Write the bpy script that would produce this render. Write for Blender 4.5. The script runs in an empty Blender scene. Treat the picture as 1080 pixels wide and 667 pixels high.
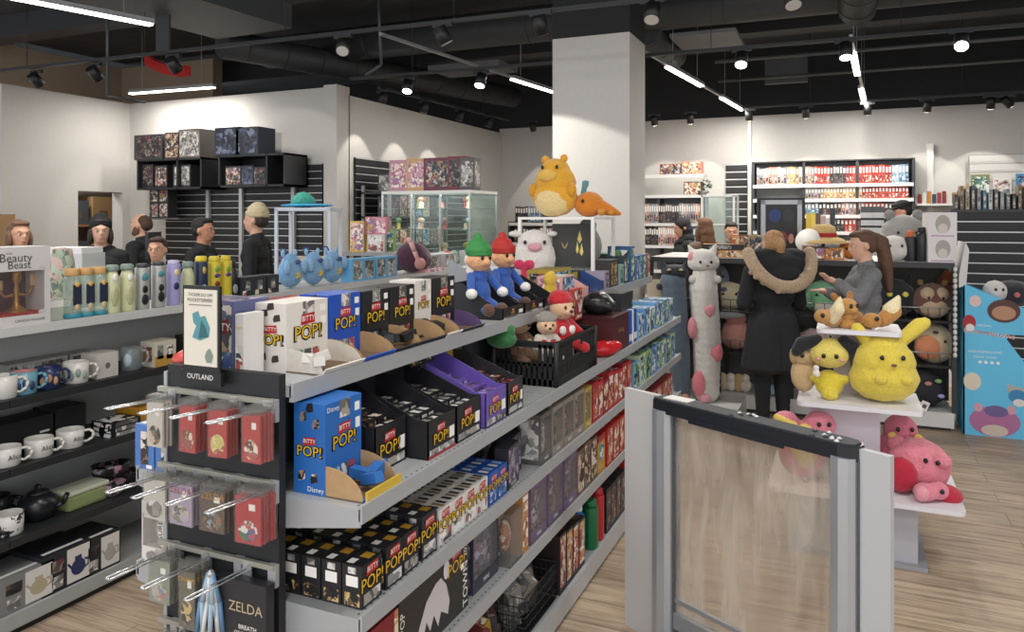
import bpy, bmesh, math, random
from mathutils import Vector, Matrix, Euler
random.seed(7)
S = bpy.context.scene
COL = S.collection
TMP = bpy.data.scenes.new('grow')
PI = math.pi
# ------------------------------------------------------------------ camera model (photo = 1080 x 667)
FPX, CX, CY, H = 800.0, 540.0, 230.0, 1.70
SN, CS = 0.4008, 0.9162
def W(px, py, X=None, Y=None, z=None, d=None):
    """a pixel of the photo, plus one known coordinate, to a point in the room"""
    k = (px-CX)/FPX; m = (py-CY)/FPX
    if d is None:
        if z is not None: d = (H-z)/m
        elif Y is not None: d = Y/(CS+k*SN)
        else: d = X/(k*CS-SN)
    return Vector((d*(k*CS-SN), d*(CS+k*SN), H-m*d))
# ------------------------------------------------------------------ materials
_mc = {}
def lin(hx):
    hx = hx.lstrip('#'); out = []
    for i in (0, 2, 4):
        c = int(hx[i:i+2], 16)/255
        out.append(c/12.92 if c <= .04045 else ((c+.055)/1.055)**2.4)
    return (*out, 1)
def newmat(name):
    m = bpy.data.materials.new(name); m.use_nodes = True
    nt = m.node_tree; b = nt.nodes['Principled BSDF']
    return m, nt, b
def M(hx, rough=.5, metal=0, emit=0, bump=0, bscale=60, sheen=0, var=.0):
    key = (hx, rough, metal, emit, bump, bscale, sheen, var)
    if key in _mc: return _mc[key]
    m, nt, b = newmat('mat_'+hx.strip('#'))
    b.inputs['Base Color'].default_value = lin(hx); b.inputs['Roughness'].default_value = rough
    b.inputs['Metallic'].default_value = metal
    if emit:
        b.inputs['Emission Color'].default_value = lin(hx); b.inputs['Emission Strength'].default_value = emit
    if sheen: b.inputs['Sheen Weight'].default_value = sheen
    if bump or var:
        tc = nt.nodes.new('ShaderNodeTexCoord'); n = nt.nodes.new('ShaderNodeTexNoise')
        n.inputs['Scale'].default_value = bscale; n.inputs['Detail'].default_value = 4
        nt.links.new(tc.outputs['Object'], n.inputs['Vector'])
        if bump:
            bp = nt.nodes.new('ShaderNodeBump'); bp.inputs['Strength'].default_value = bump
            bp.inputs['Distance'].default_value = .01
            nt.links.new(n.outputs['Fac'], bp.inputs['Height']); nt.links.new(bp.outputs['Normal'], b.inputs['Normal'])
        if var:
            hs = nt.nodes.new('ShaderNodeHueSaturation'); hs.inputs['Color'].default_value = lin(hx)
            mr = nt.nodes.new('ShaderNodeMapRange'); mr.inputs['From Min'].default_value = .3; mr.inputs['From Max'].default_value = .7
            mr.inputs['To Min'].default_value = 1-var; mr.inputs['To Max'].default_value = 1+var
            nt.links.new(n.outputs['Fac'], mr.inputs['Value']); nt.links.new(mr.outputs['Result'], hs.inputs['Value'])
            nt.links.new(hs.outputs['Color'], b.inputs['Base Color'])
    _mc[key] = m
    return m
def plush(hx): return M(hx, .95, bump=.55, bscale=140, sheen=.25, var=.14)
def art(cols, scale=38, rough=.4):
    """busy printed artwork: patches of a few colours"""
    key = ('art', tuple(cols), scale, rough)
    if key in _mc: return _mc[key]
    m, nt, b = newmat('print'); b.inputs['Roughness'].default_value = rough
    tc = nt.nodes.new('ShaderNodeTexCoord'); oi = nt.nodes.new('ShaderNodeObjectInfo')
    mp = nt.nodes.new('ShaderNodeVectorMath'); mp.operation = 'MULTIPLY_ADD'
    nt.links.new(oi.outputs['Random'], mp.inputs[0]); mp.inputs[1].default_value = (31, 17, 53)
    nt.links.new(tc.outputs['Object'], mp.inputs[2])
    ns = nt.nodes.new('ShaderNodeTexNoise'); ns.inputs['Scale'].default_value = scale*.9; ns.inputs['Detail'].default_value = 2
    nt.links.new(mp.outputs[0], ns.inputs['Vector'])
    ad = nt.nodes.new('ShaderNodeVectorMath'); ad.operation = 'MULTIPLY_ADD'; ad.inputs[1].default_value = (.035,)*3
    nt.links.new(ns.outputs['Color'], ad.inputs[0]); nt.links.new(mp.outputs[0], ad.inputs[2])
    v = nt.nodes.new('ShaderNodeTexVoronoi'); v.inputs['Scale'].default_value = scale
    nt.links.new(ad.outputs[0], v.inputs['Vector'])
    v2 = nt.nodes.new('ShaderNodeTexVoronoi'); v2.inputs['Scale'].default_value = scale*.42; nt.links.new(ad.outputs[0], v2.inputs['Vector'])
    mxc = nt.nodes.new('ShaderNodeMix'); mxc.data_type = 'RGBA'; mxc.inputs['Factor'].default_value = .62
    nt.links.new(v.outputs['Color'], mxc.inputs['A']); nt.links.new(v2.outputs['Color'], mxc.inputs['B'])
    st = nt.nodes.new('ShaderNodeMapRange'); st.inputs['From Min'].default_value = .14; st.inputs['From Max'].default_value = .86
    sp = nt.nodes.new('ShaderNodeSeparateColor'); nt.links.new(mxc.outputs['Result'], sp.inputs[0]); nt.links.new(sp.outputs[0], st.inputs['Value'])
    r = nt.nodes.new('ShaderNodeValToRGB'); r.color_ramp.interpolation = 'CONSTANT'
    el = r.color_ramp.elements
    while len(el) < len(cols): el.new(.5)
    for i, c in enumerate(cols):
        el[i].position = i/len(cols); q = lin(c); g = (q[0]+q[1]+q[2])/3; el[i].color = tuple(v*.72+g*.28 for v in q[:3])+(1,)
    nt.links.new(st.outputs['Result'], r.inputs['Fac']); nt.links.new(r.outputs['Color'], b.inputs['Base Color'])
    _mc[key] = m
    return m
def clear(tint='#ffffff', haze=.06, key='c'):
    k = ('clear', tint, haze)
    if k in _mc: return _mc[k]
    m = bpy.data.materials.new('clear_plastic'); m.use_nodes = True; nt = m.node_tree; nt.nodes.clear()
    o = nt.nodes.new('ShaderNodeOutputMaterial'); t = nt.nodes.new('ShaderNodeBsdfTransparent')
    g = nt.nodes.new('ShaderNodeBsdfGlossy'); g.inputs['Roughness'].default_value = .08
    df = nt.nodes.new('ShaderNodeBsdfDiffuse'); df.inputs['Color'].default_value = lin(tint)
    t.inputs['Color'].default_value = lin(tint)
    lwf = nt.nodes.new('ShaderNodeLayerWeight'); pw = nt.nodes.new('ShaderNodeMath'); pw.operation = 'POWER'; pw.inputs[1].default_value = 4; nt.links.new(lwf.outputs['Facing'], pw.inputs[0])
    lw = nt.nodes.new('ShaderNodeMath'); lw.operation = 'MULTIPLY_ADD'; lw.inputs[1].default_value = .4; lw.inputs[2].default_value = .03; nt.links.new(pw.outputs[0], lw.inputs[0])
    m1 = nt.nodes.new('ShaderNodeMixShader'); m1.inputs[0].default_value = haze
    m2 = nt.nodes.new('ShaderNodeMixShader')
    nt.links.new(t.outputs[0], m1.inputs[1]); nt.links.new(df.outputs[0], m1.inputs[2])
    nt.links.new(lw.outputs[0], m2.inputs[0]); nt.links.new(m1.outputs[0], m2.inputs[1]); nt.links.new(g.outputs[0], m2.inputs[2])
    nt.links.new(m2.outputs[0], o.inputs[0])
    _mc[k] = m
    return m
WHITE = M('#e9e7e3', .5); BLACK = M('#17181a', .5); STEEL = M('#b9bcbe', .35, .6); SHELFM = M('#a6a9ab', .4, .15)
DARK = M('#222427', .6); CARD = M('#a98a63', .9, var=.08); CHROME = M('#d5d8da', .2, .9); GREYM = M('#8e9294', .5)
# ------------------------------------------------------------------ tags
_seen = {}
def tag(o, label=None, cat=None, group=None, kind=None):
    if label:
        o['label'] = label
        n = len(label.replace(',', ' ').split())
        if n > 16 or n < 4: print('LABEL LENGTH', n, label)
        if label in _seen and not group: print('DUPLICATE LABEL', label)
        _seen[label] = 1
    if cat: o['category'] = cat
    if group: o['group'] = group
    if kind: o['kind'] = kind
    return o
def empty(name, loc=(0, 0, 0), rz=0, label=None, cat=None, group=None, kind=None):
    o = bpy.data.objects.new(name, None); o.empty_display_size = .05; COL.objects.link(o)
    o.location = loc; o.rotation_euler = (0, 0, rz)
    return tag(o, label, cat, group, kind)
def inst(mesh, name, loc=(0, 0, 0), rz=0, label=None, cat=None, group=None, parent=None, kind=None):
    o = bpy.data.objects.new(name, mesh); COL.objects.link(o)
    o.location = loc; o.rotation_euler = (0, 0, rz) if not isinstance(rz, tuple) else rz
    if parent: o.parent = parent
    return tag(o, label, cat, group, kind)
def copy_tree(o, loc=None, rz=None, label=None, group=None, parent=None):
    c = o.copy(); COL.objects.link(c)
    if parent: c.parent = parent
    if loc is not None: c.location = loc
    if rz is not None: c.rotation_euler = (0, 0, rz)
    if label: tag(c, label)
    if group: c['group'] = group
    for ch in list(o.children): copy_tree(ch, parent=c)
    return c
ORD = ['first', 'second', 'third', 'fourth', 'fifth', 'sixth', 'seventh', 'eighth', 'ninth', 'tenth', 'eleventh', 'twelfth', 'thirteenth', 'fourteenth', 'fifteenth', 'sixteenth', 'seventeenth', 'eighteenth', 'nineteenth', 'twentieth']
def nth(i):
    if i < 20: return ORD[i]
    n = i+1; return str(n)+({1: 'st', 2: 'nd', 3: 'rd'}.get(n % 10, 'th') if n % 100 not in (11, 12, 13) else 'th')
# ------------------------------------------------------------------ mesh builder
_tx = {}
def textmesh(s):
    if s in _tx: return _tx[s]
    cu = bpy.data.curves.new('t', 'FONT'); cu.body = s; cu.size = 1; cu.align_x = 'CENTER'; cu.align_y = 'CENTER'; cu.resolution_u = 2
    o = bpy.data.objects.new('t', cu); COL.objects.link(o)
    dg = bpy.context.evaluated_depsgraph_get()
    me = bpy.data.meshes.new_from_object(o.evaluated_get(dg))
    bpy.data.objects.remove(o); bpy.data.curves.remove(cu)
    r = ([v.co.copy() for v in me.vertices], [tuple(p.vertices) for p in me.polygons])
    bpy.data.meshes.remove(me)
    _tx[s] = r
    return r
class MB:
    def __init__(s): s.bm = bmesh.new(); s.mats = []
    def mi(s, m):
        if m not in s.mats: s.mats.append(m)
        return s.mats.index(m)
    def _set(s, verts, m, smooth=False):
        i = s.mi(m); fs = set()
        for v in verts:
            for f in v.link_faces: fs.add(f)
        for f in fs: f.material_index = i; f.smooth = smooth
    def box(s, c, sz, m, rz=0, bev=0, rot=None):
        R = (rot.to_matrix().to_4x4() if rot else Matrix.Rotation(rz, 4, 'Z'))
        mat = Matrix.Translation(c) @ R @ Matrix.Diagonal((*sz, 1))
        r = bmesh.ops.create_cube(s.bm, size=1, matrix=mat); vs = r['verts']
        if bev:
            es = list({e for v in vs for e in v.link_edges})
            r = bmesh.ops.bevel(s.bm, geom=es, offset=bev, segments=2, affect='EDGES', profile=.6)
            s._set(r['verts'], m, False)
            i = s.mi(m)
            for f in r['faces']: f.material_index = i
        s._set([v for v in vs if v.is_valid], m)
    def b(s, x0, x1, y0, y1, z0, z1, m, bev=0):
        s.box(((x0+x1)/2, (y0+y1)/2, (z0+z1)/2), (abs(x1-x0), abs(y1-y0), abs(z1-z0)), m, bev=bev)
    def cyl(s, p0, p1, r0, m, r1=None, n=14, smooth=True):
        p0, p1 = Vector(p0), Vector(p1); dv = p1-p0
        q = dv.to_track_quat('Z', 'Y').to_matrix().to_4x4()
        r = bmesh.ops.create_cone(s.bm, cap_ends=True, segments=n, radius1=r0, radius2=r0 if r1 is None else r1, depth=dv.length,
                                  matrix=Matrix.Translation((p0+p1)/2) @ q)
        s._set(r['verts'], m, False)
        if smooth:
            for v in r['verts']:
                for f in v.link_faces:
                    if len(f.verts) == 4: f.smooth = True
    def tube(s, pts, r, m, n=6):
        for a, b2 in zip(pts, pts[1:]): s.cyl(a, b2, r, m, n=n)
    def ell(s, c, r, m, sub=2, rot=None):
        if not isinstance(r, (tuple, list)): r = (r, r, r)
        mat = Matrix.Translation(c) @ (rot.to_matrix().to_4x4() if rot else Matrix()) @ Matrix.Diagonal((*r, 1))
        q = bmesh.ops.create_icosphere(s.bm, subdivisions=sub, radius=1, matrix=mat); s._set(q['verts'], m, True)
    def lathe(s, prof, m, c=(0, 0, 0), n=20, mats=None):
        rings = []
        for r, z in prof:
            rings.append([s.bm.verts.new((c[0]+r*math.cos(2*PI*i/n), c[1]+r*math.sin(2*PI*i/n), c[2]+z)) for i in range(n)])
        for k in range(len(rings)-1):
            mm = s.mi(mats[k] if mats else m)
            for i in range(n):
                j = (i+1) % n
                f = s.bm.faces.new((rings[k][i], rings[k][j], rings[k+1][j], rings[k+1][i])); f.material_index = mm; f.smooth = True
        f = s.bm.faces.new(rings[0][::-1]); f.material_index = s.mi(mats[0] if mats else m)
        f = s.bm.faces.new(rings[-1]); f.material_index = s.mi(mats[-1] if mats else m)
    def poly(s, pts, m):
        f = s.bm.faces.new([s.bm.verts.new(p) for p in pts]); f.material_index = s.mi(m); return f
    def prism(s, pts, dv, m):
        """planar polygon (3D points) swept along vector dv"""
        dv = Vector(dv); a = [s.bm.verts.new(p) for p in pts]; b2 = [s.bm.verts.new(Vector(p)+dv) for p in pts]
        i = s.mi(m); n = len(pts)
        fs = [s.bm.faces.new(a[::-1]), s.bm.faces.new(b2)]
        for k in range(n): fs.append(s.bm.faces.new((a[k], a[(k+1) % n], b2[(k+1) % n], b2[k])))
        for f in fs: f.material_index = i
        bmesh.ops.recalc_face_normals(s.bm, faces=fs)
    def text(s, st, o, u, v, size, m):
        o, u, v = Vector(o), Vector(u), Vector(v); i = s.mi(m); vs, fs = textmesh(st)
        nv = [s.bm.verts.new(o+u*(p.x*size)+v*(p.y*size)) for p in vs]
        for f in fs:
            try: q = s.bm.faces.new([nv[k] for k in f]); q.material_index = i
            except ValueError: pass
    def face(s, which, w, d, h):
        """origin (lower left), u, v, normal of one side of a box w x d x h that stands on z=0, front = -Y"""
        return {'f': (Vector((-w/2, -d/2, 0)), Vector((1, 0, 0)), Vector((0, 0, 1)), Vector((0, -1, 0)), w, h),
                'l': (Vector((-w/2, d/2, 0)), Vector((0, -1, 0)), Vector((0, 0, 1)), Vector((-1, 0, 0)), d, h),
                'r': (Vector((w/2, -d/2, 0)), Vector((0, 1, 0)), Vector((0, 0, 1)), Vector((1, 0, 0)), d, h),
                't': (Vector((-w/2, -d/2, h)), Vector((1, 0, 0)), Vector((0, 1, 0)), Vector((0, 0, 1)), w, d)}[which]
    def panel(s, fc, dims, u0, v0, u1, v1, m, off=.0006, shape='rect'):
        o, u, v, n, a, c = s.face(fc, *dims); o = o+n*off
        if shape == 'rect': pts = [(u0, v0), (u1, v0), (u1, v1), (u0, v1)]
        elif shape == 'oval':
            pts = [((u0+u1)/2+(u1-u0)/2*math.cos(t*PI/8), (v0+v1)/2+(v1-v0)/2*math.sin(t*PI/8)) for t in range(16)]
        else: pts = [(u0+(u1-u0)*p, v0+(v1-v0)*q) for p, q in shape]
        s.poly([o+u*(p*a)+v*(q*c) for p, q in pts], m)
    def label(s, fc, dims, st, cu, cv, size, m, off=.0012):
        o, u, v, n, a, c = s.face(fc, *dims)
        s.text(st, o+n*off+u*(cu*a)+v*(cv*c), u, v, size, m)
    def mesh(s, name='m'):
        me = bpy.data.meshes.new(name); s.bm.to_mesh(me); s.bm.free()
        for m in s.mats: me.materials.append(m)
        return me
    def build(s, name, parent=None, loc=(0, 0, 0), rz=0, label=None, cat=None, group=None, kind=None):
        return inst(s.mesh(name), name, loc, rz, label, cat, group, parent, kind)
# ------------------------------------------------------------------ blobs: soft bodies grown from overlapping ellipsoids into ONE surface
def seg(p0, r0, p1, r1, n=7):
    p0, p1 = Vector(p0), Vector(p1)
    f = lambda r: Vector(r) if isinstance(r, (tuple, list)) else Vector((r, r, r))
    a, b2 = f(r0), f(r1)
    return [(p0.lerp(p1, i/(n-1)), tuple(a.lerp(b2, i/(n-1)))) for i in range(n)]
def blobmesh(ells, mat, voxel=.01, it=3, name='blob', deci=0):
    mb = MB()
    for e in ells: mb.ell(e[0], e[1], mat, 2, e[2] if len(e) > 2 else None)
    me = mb.mesh('tmp'); o = bpy.data.objects.new('tmp', me); TMP.collection.objects.link(o)
    rm = o.modifiers.new('r', 'REMESH'); rm.mode = 'VOXEL'; rm.voxel_size = voxel
    sm = o.modifiers.new('s', 'SMOOTH'); sm.factor = .5; sm.iterations = it
    vl = TMP.view_layers[0]; vl.update(); dg = vl.depsgraph
    r = bpy.data.meshes.new_from_object(o.evaluated_get(dg)); r.name = name
    bpy.data.objects.remove(o); bpy.data.meshes.remove(me)
    r.materials.clear(); r.materials.append(mat)
    for p in r.polygons: p.use_smooth = True; p.material_index = 0
    return r
def blob(name, ells, mat, parent=None, voxel=.01, it=3, **kw):
    return inst(blobmesh(ells, mat, voxel, it, name), name, parent=parent, **kw)
# ================================================================== ROOM
def wallmat(hx):
    return M(hx, .85, bump=.05, bscale=30, var=.02)
WALL = wallmat('#c2bfba'); UPPER = M('#1f2123', .8, var=.1); CEIL = M('#303335', .85, var=.2, bscale=3)
def floor_mat():
    m, nt, b = newmat('oak_planks'); N = nt.nodes.new; L = nt.links.new
    tc = N('ShaderNodeTexCoord'); br = N('ShaderNodeTexBrick')
    br.inputs['Scale'].default_value = 1; br.inputs['Brick Width'].default_value = 1.35; br.inputs['Row Height'].default_value = .19
    br.inputs['Mortar Size'].default_value = .0025; br.inputs['Mortar Smooth'].default_value = .3; br.offset = .37
    br.inputs['Color1'].default_value = lin('#c8b39a'); br.inputs['Color2'].default_value = lin('#b29c84'); br.inputs['Mortar'].default_value = lin('#8a7663')
    L(tc.outputs['Object'], br.inputs['Vector'])
    mp = N('ShaderNodeMapping'); mp.inputs['Scale'].default_value = (1.6, 22, 1); L(tc.outputs['Object'], mp.inputs['Vector'])
    n1 = N('ShaderNodeTexNoise'); n1.inputs['Scale'].default_value = 1.5; n1.inputs['Detail'].default_value = 7; n1.inputs['Roughness'].default_value = .65; L(mp.outputs[0], n1.inputs['Vector'])
    r = N('ShaderNodeValToRGB'); r.color_ramp.elements[0].position = .3; r.color_ramp.elements[0].color = lin('#7c6f62'); r.color_ramp.elements[1].position = .58; r.color_ramp.elements[1].color = (1, 1, 1, 1)
    L(n1.outputs['Fac'], r.inputs['Fac'])
    mx = N('ShaderNodeMix'); mx.data_type = 'RGBA'; mx.blend_type = 'MULTIPLY'; mx.inputs['Factor'].default_value = .78
    L(br.outputs['Color'], mx.inputs['A']); L(r.outputs['Color'], mx.inputs['B']); L(mx.outputs['Result'], b.inputs['Base Color'])
    b.inputs['Roughness'].default_value = .42
    return m
def struct(name, x0, x1, y0, y1, z0, z1, m, parent=None):
    mb = MB(); mb.b(x0, x1, y0, y1, z0, z1, m)
    return mb.build(name, parent, kind=None if parent else 'structure')
ZW = 3.28
mb = MB(); mb.b(-12.5, 8.2, -4, 12.6, -.1, 0, floor_mat()); mb.build('floor', kind='structure')
mb = MB(); mb.b(-12.5, 8.2, -1.5, 12.6, 4.3, 4.4, CEIL); mb.build('ceiling', kind='structure')
struct('wall_back', -5.6, 8.2, 12.25, 12.45, 0, ZW, WALL)
struct('wall_back_upper', -5.6, 8.2, 12.25, 12.45, ZW, 4.3, UPPER)
struct('wall_right', 8.0, 8.2, 4.0, 12.25, 0, 4.3, WALL)  # unseen wall added to bounce light, cut short to let world light in
struct('wall_left_rear', -5.75, -5.55, 7.7, 12.25, 0, 3.2, WALL)
mb = MB(); mb.b(-9.05, -5.6, 7.5, 7.7, 0, ZW, WALL); mb.b(-5.74, -5.55, 7.46, 7.72, 0, ZW+.02, WALL); mb.build('wall_middle', kind='structure')
# left wall with the storeroom doorway
mb = MB(); mb.b(-9.25, -9.05, 5.9, 6.72, 0, ZW, WALL); mb.b(-9.25, -9.05, 7.38, 7.7, 0, ZW, WALL); mb.b(-9.25, -9.05, 6.72, 7.38, 2.05, ZW, WALL); mb.build('wall_left', kind='structure')
struct('wall_left_front', -12.4, -9.05, 5.75, 5.9, 0, ZW, WALL)
# the open ceiling space beyond the white walls
struct('wall_left_upper', -12.5, -12.35, -1.5, 12.4, ZW, 4.3, UPPER)
struct('wall_rear_upper', -12.5, -5.6, 12.25, 12.45, 0, 4.3, UPPER)
struct('wall_storeroom', -11.2, -11.05, 5.9, 9.2, 0, 4.2, M('#9b8e7c', .9))
struct('wall_storeroom_rear', -11.05, -9.05, 9.0, 9.2, 0, 4.2, M('#9b8e7c', .9))
# column: white lower part, black head
mb = MB()
x0, x1, y0, y1 = -2.375, -1.675, 6.33, 6.88
mb.b(x0, x1, y0, y1, 0, 3.29, WALL)
mb.b(x0, x1, y0, y1, 3.29, 4.3, UPPER); mb.build('wall_column', kind='structure')
# vertical joint trims on the back wall
struct('trim_1', -1.36, -1.31, 12.2, 12.25, 0, 3.2, M('#dedbd7', .6))
struct('trim_2', 1.08, 1.16, 12.18, 12.25, 0, 2.75, M('#dcdad6', .6))
struct('baseboard_back', -5.55, 8, 12.22, 12.25, 0, .1, M('#8b8a88', .6))
# ------------------------------------------------------------------ ceiling services
DUCT = M('#3b3d3f', .55, .3, var=.1, bscale=8); PIPE = M('#55585a', .5, .4)
def duct(name, p0, p1, r, label, ribs=.0, m=DUCT):
    mb = MB(); mb.cyl(p0, p1, r, m, n=28)
    p0, p1 = Vector(p0), Vector(p1); L_ = (p1-p0).length; n = int(L_/ribs) if ribs else 0
    for i in range(n):
        a = p0.lerp(p1, (i+.5)/n); mb.cyl(a, a+(p1-p0).normalized()*.02, r*1.02, m, n=28)
    return mb.build(name, label=label, cat='duct')
duct('air_duct', (-7.2, 8.15, 3.95), (6, 8.25, 3.95), .21, 'large dark round air duct running across the whole ceiling', 1.1)
duct('spiral_duct', (-3.0, 8.3, 3.75), (-2.85, 9.5, 3.75), .13, 'dark spiral duct branching back just left of the column', .12)
duct('spiral_duct', (-2.0, 8.2, 3.75), (-1.95, 9.5, 3.72), .16, 'dark round duct running back just right of the column', .25)
duct('spiral_duct', (.15, 7.2, 4.0), (.12, 8.1, 3.72), .17, 'short dark duct stub hanging above the right light line', .2)
duct('spiral_duct', (-6.6, 6.7, 3.72), (-5.0, 11.5, 3.70), .17, 'dark round duct running back above the left walls', .5)
def beam(name, x0, x1, y0, y1, z0, z1, m, label, cat='beam'):
    mb = MB(); mb.b(x0, x1, y0, y1, z0, z1, m); return mb.build(name, label=label, cat=cat)
beam('ceiling_beam', -7.9, 7.5, 4.1, 4.4, 4.0, 4.3, M('#303235', .7), 'dark beam across the ceiling nearest the viewer')
beam('ceiling_beam', -12, 7.5, 6.3, 6.6, 4.02, 4.3, M('#303235', .7), 'dark beam across the ceiling level with the white column')
beam('ceiling_beam', -12, 7.5, 9.6, 9.9, 3.95, 4.3, M('#2c2e31', .7), 'dark beam across the ceiling furthest back')
o_ = MB(); o_.b(-.55, .55, -1.9, 1.9, 3.72, 3.98, M('#45484b', .6, var=.1)); o_.build('flat_duct', loc=(-6.05, 4.6, 0), rz=-.06, label='flat grey rectangular duct above the long light at upper left', cat='duct')
beam('ceiling_panel', -1.75, -1.05, 8.3, 9.2, 3.68, 3.72, M('#6a6c6e', .7), 'pale grey square ceiling panel right of the column', 'panel')
beam('ceiling_panel', -4.9, -3.9, 8.5, 9.1, 3.6, 3.66, M('#55575a', .7), 'grey flat ceiling panel under the big duct at left', 'panel')
beam('ceiling_panel', -1.0, -.45, 11.0, 11.1, 3.55, 3.9, M('#4a4d50', .7), 'small grey hanging panel near the back wall', 'panel')
mb = MB(); mb.tube([(-4.6, 6.9, 4.3), (-4.55, 6.9, 3.35), (-4.75, 6.9, 3.25)], .018, PIPE); mb.build('hanging_pipe', label='thin pale pipe hanging down above the partition wall', cat='pipe')
mb = MB(); mb.tube([(-6.9, 5.45, 4.3), (-6.9, 5.45, 2.95), (-6.9, 5.9, 2.95)], .016, PIPE); mb.build('hanging_pipe', label='thin pipe hanging beside the red object on the ceiling', cat='pipe')
for i, (y, z, x0, x1, t) in enumerate([(9.2, 3.55, -1.4, 7, 'right of the column'), (3.1, 4.05, -7, 2, 'closest to the viewer'), (10.8, 3.6, -1.6, 7, 'above the back bookcases')]):
    mb = MB(); mb.tube([(x0, y, z), (x1, y, z)], .022, PIPE, 8); mb.build('ceiling_pipe', label='thin dark pipe across the ceiling '+t, cat='pipe')
# red curved sign-like object
mb = MB()
a, b_ = W(152, 68, z=3.25), W(195, 79, z=3.2)
pts = [a.lerp(b_, t)+Vector((0, 0, -.05*math.sin(t*PI))) for t in (0, .25, .5, .75, 1)]
for p, q in zip(pts, pts[1:]): mb.prism([p, q, q+Vector((0, 0, .1)), p+Vector((0, 0, .1))], (0, .08, 0), M('#b3231f', .5))
mb.b(a.x+.15, a.x+.33, a.y+.01, a.y+.03, a.z+.08, 4.3, M('#3a3c3e', .6)); mb.build('hanging_banner', label='small curved red object hanging from the ceiling at upper left', cat='sign')
# ------------------------------------------------------------------ tracks and luminaires
TRK = M('#2b2d2f', .5, .2); TRKL = M('#9a9da0', .4, .4)
def track(p0, p1, label, m=TRK):
    p0, p1 = Vector(p0), Vector(p1); dv = p1-p0
    mb = MB(); mb.box((0, 0, 0), (dv.length, .035, .03), m)
    n = max(2, int(dv.length/1.6))
    for i in range(n): mb.cyl((-dv.length/2+dv.length*(i+.5)/n, 0, .015), (-dv.length/2+dv.length*(i+.5)/n, 0, 4.3-p0.z), .004, TRK, n=6)
    mid = (p0+p1)/2
    return mb.build('lighting_track', loc=mid, rz=math.atan2(dv.y, dv.x), label=label, cat='track')
track((-8.8, 5.3, 3.3), (3.0, 5.6, 3.3), 'black lighting track in front of the column head, nearest the viewer')
track((-5.2, 7.25, 3.3), (4.5, 7.55, 3.3), 'black lighting track passing behind the column')
track((-1.35, 11.4, 3.3), (6, 11.4, 3.3), 'black lighting track along the back wall')
track((-5.15, 7.75, 3.28), (-4.95, 11.2, 3.28), 'black lighting track along the receding left wall')
GLOW = M('#fff6e6', .4, emit=9); LENS = M('#fff8ec', .4, emit=14); LENSO = M('#c9c6c0', .4)
def linear(p0, p1, w, label, power, seg_=None):
    p0, p1 = Vector(p0), Vector(p1); dv = p1-p0; L_ = dv.length
    r = empty('linear_light', (p0+p1)/2, math.atan2(dv.y, dv.x), label, 'light')
    mb = MB(); mb.box((0, 0, .03), (L_, w, .04), TRKL); mb.build('housing', r)
    for sx in (-1, 1): mb = MB(); mb.cyl((sx*L_*.35, 0, .05), (sx*L_*.35, 0, 4.3-p0.z), .003, TRKL, n=6); mb.build('suspension', r)
    mb = MB(); mb.box((0, 0, .003), (L_-.02, w*.85, .014), GLOW); mb.build('diffuser', r)
    ld = bpy.data.lights.new('led', 'AREA'); ld.shape = 'RECTANGLE'; ld.size = L_-.03; ld.size_y = w*.8; ld.energy = power*.7; ld.color = (1, .96, .9)
    lo = bpy.data.objects.new('led', ld); COL.objects.link(lo); lo.parent = r; lo.location = (0, 0, -.008)
linear((-1.72, 8.04, 3.3), (-1.585, 9.4, 3.3), .07, 'bright linear light, nearer of two right of the column', 70)
linear((-1.5, 10.4, 3.3), (-1.38, 11.75, 3.3), .07, 'bright linear light right of the column, the far one of the pair', 60)
linear((.08, 8.07, 3.3), (.14, 9.37, 3.3), .07, 'bright linear light at upper right, nearer of its pair', 70)
linear((.195, 10.36, 3.3), (.265, 11.66, 3.3), .07, 'bright linear light at upper right, the far one of its pair', 60)
linear((-3.515, 8.03, 3.3), (-3.36, 9.4, 3.3), .07, 'bright linear light running behind the left edge of the column', 70)
linear((-5.7, 3.1, 3.3), (-5.265, 4.58, 3.3), .08, 'long bright linear light at the top left corner', 80)
linear((-8.45, 7.0, 3.3), (-7.08, 7.07, 3.3), .07, 'bright linear light along the top of the left wall', 60)
mb = MB(); mb.box((0, 0, 0), (4.6, .03, .025), TRKL); mb.build('lighting_track', loc=(-1.57, 9.6, 3.325), rz=math.atan2(3.8, .34), label='pale track carrying two linear lights right of the column', cat='track')
mb = MB(); mb.box((0, 0, 0), (4.4, .03, .025), TRKL); mb.build('lighting_track', loc=(.17, 9.6, 3.325), rz=math.atan2(3.7, .19), label='pale track carrying the two linear lights at upper right', cat='track')
mb = MB(); mb.box((0, 0, 0), (3.9, .03, .025), TRKL); mb.build('lighting_track', loc=(-3.55, 7.6, 3.325), rz=math.atan2(3.4, .34), label='pale track carrying the linear light left of the column', cat='track')
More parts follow.
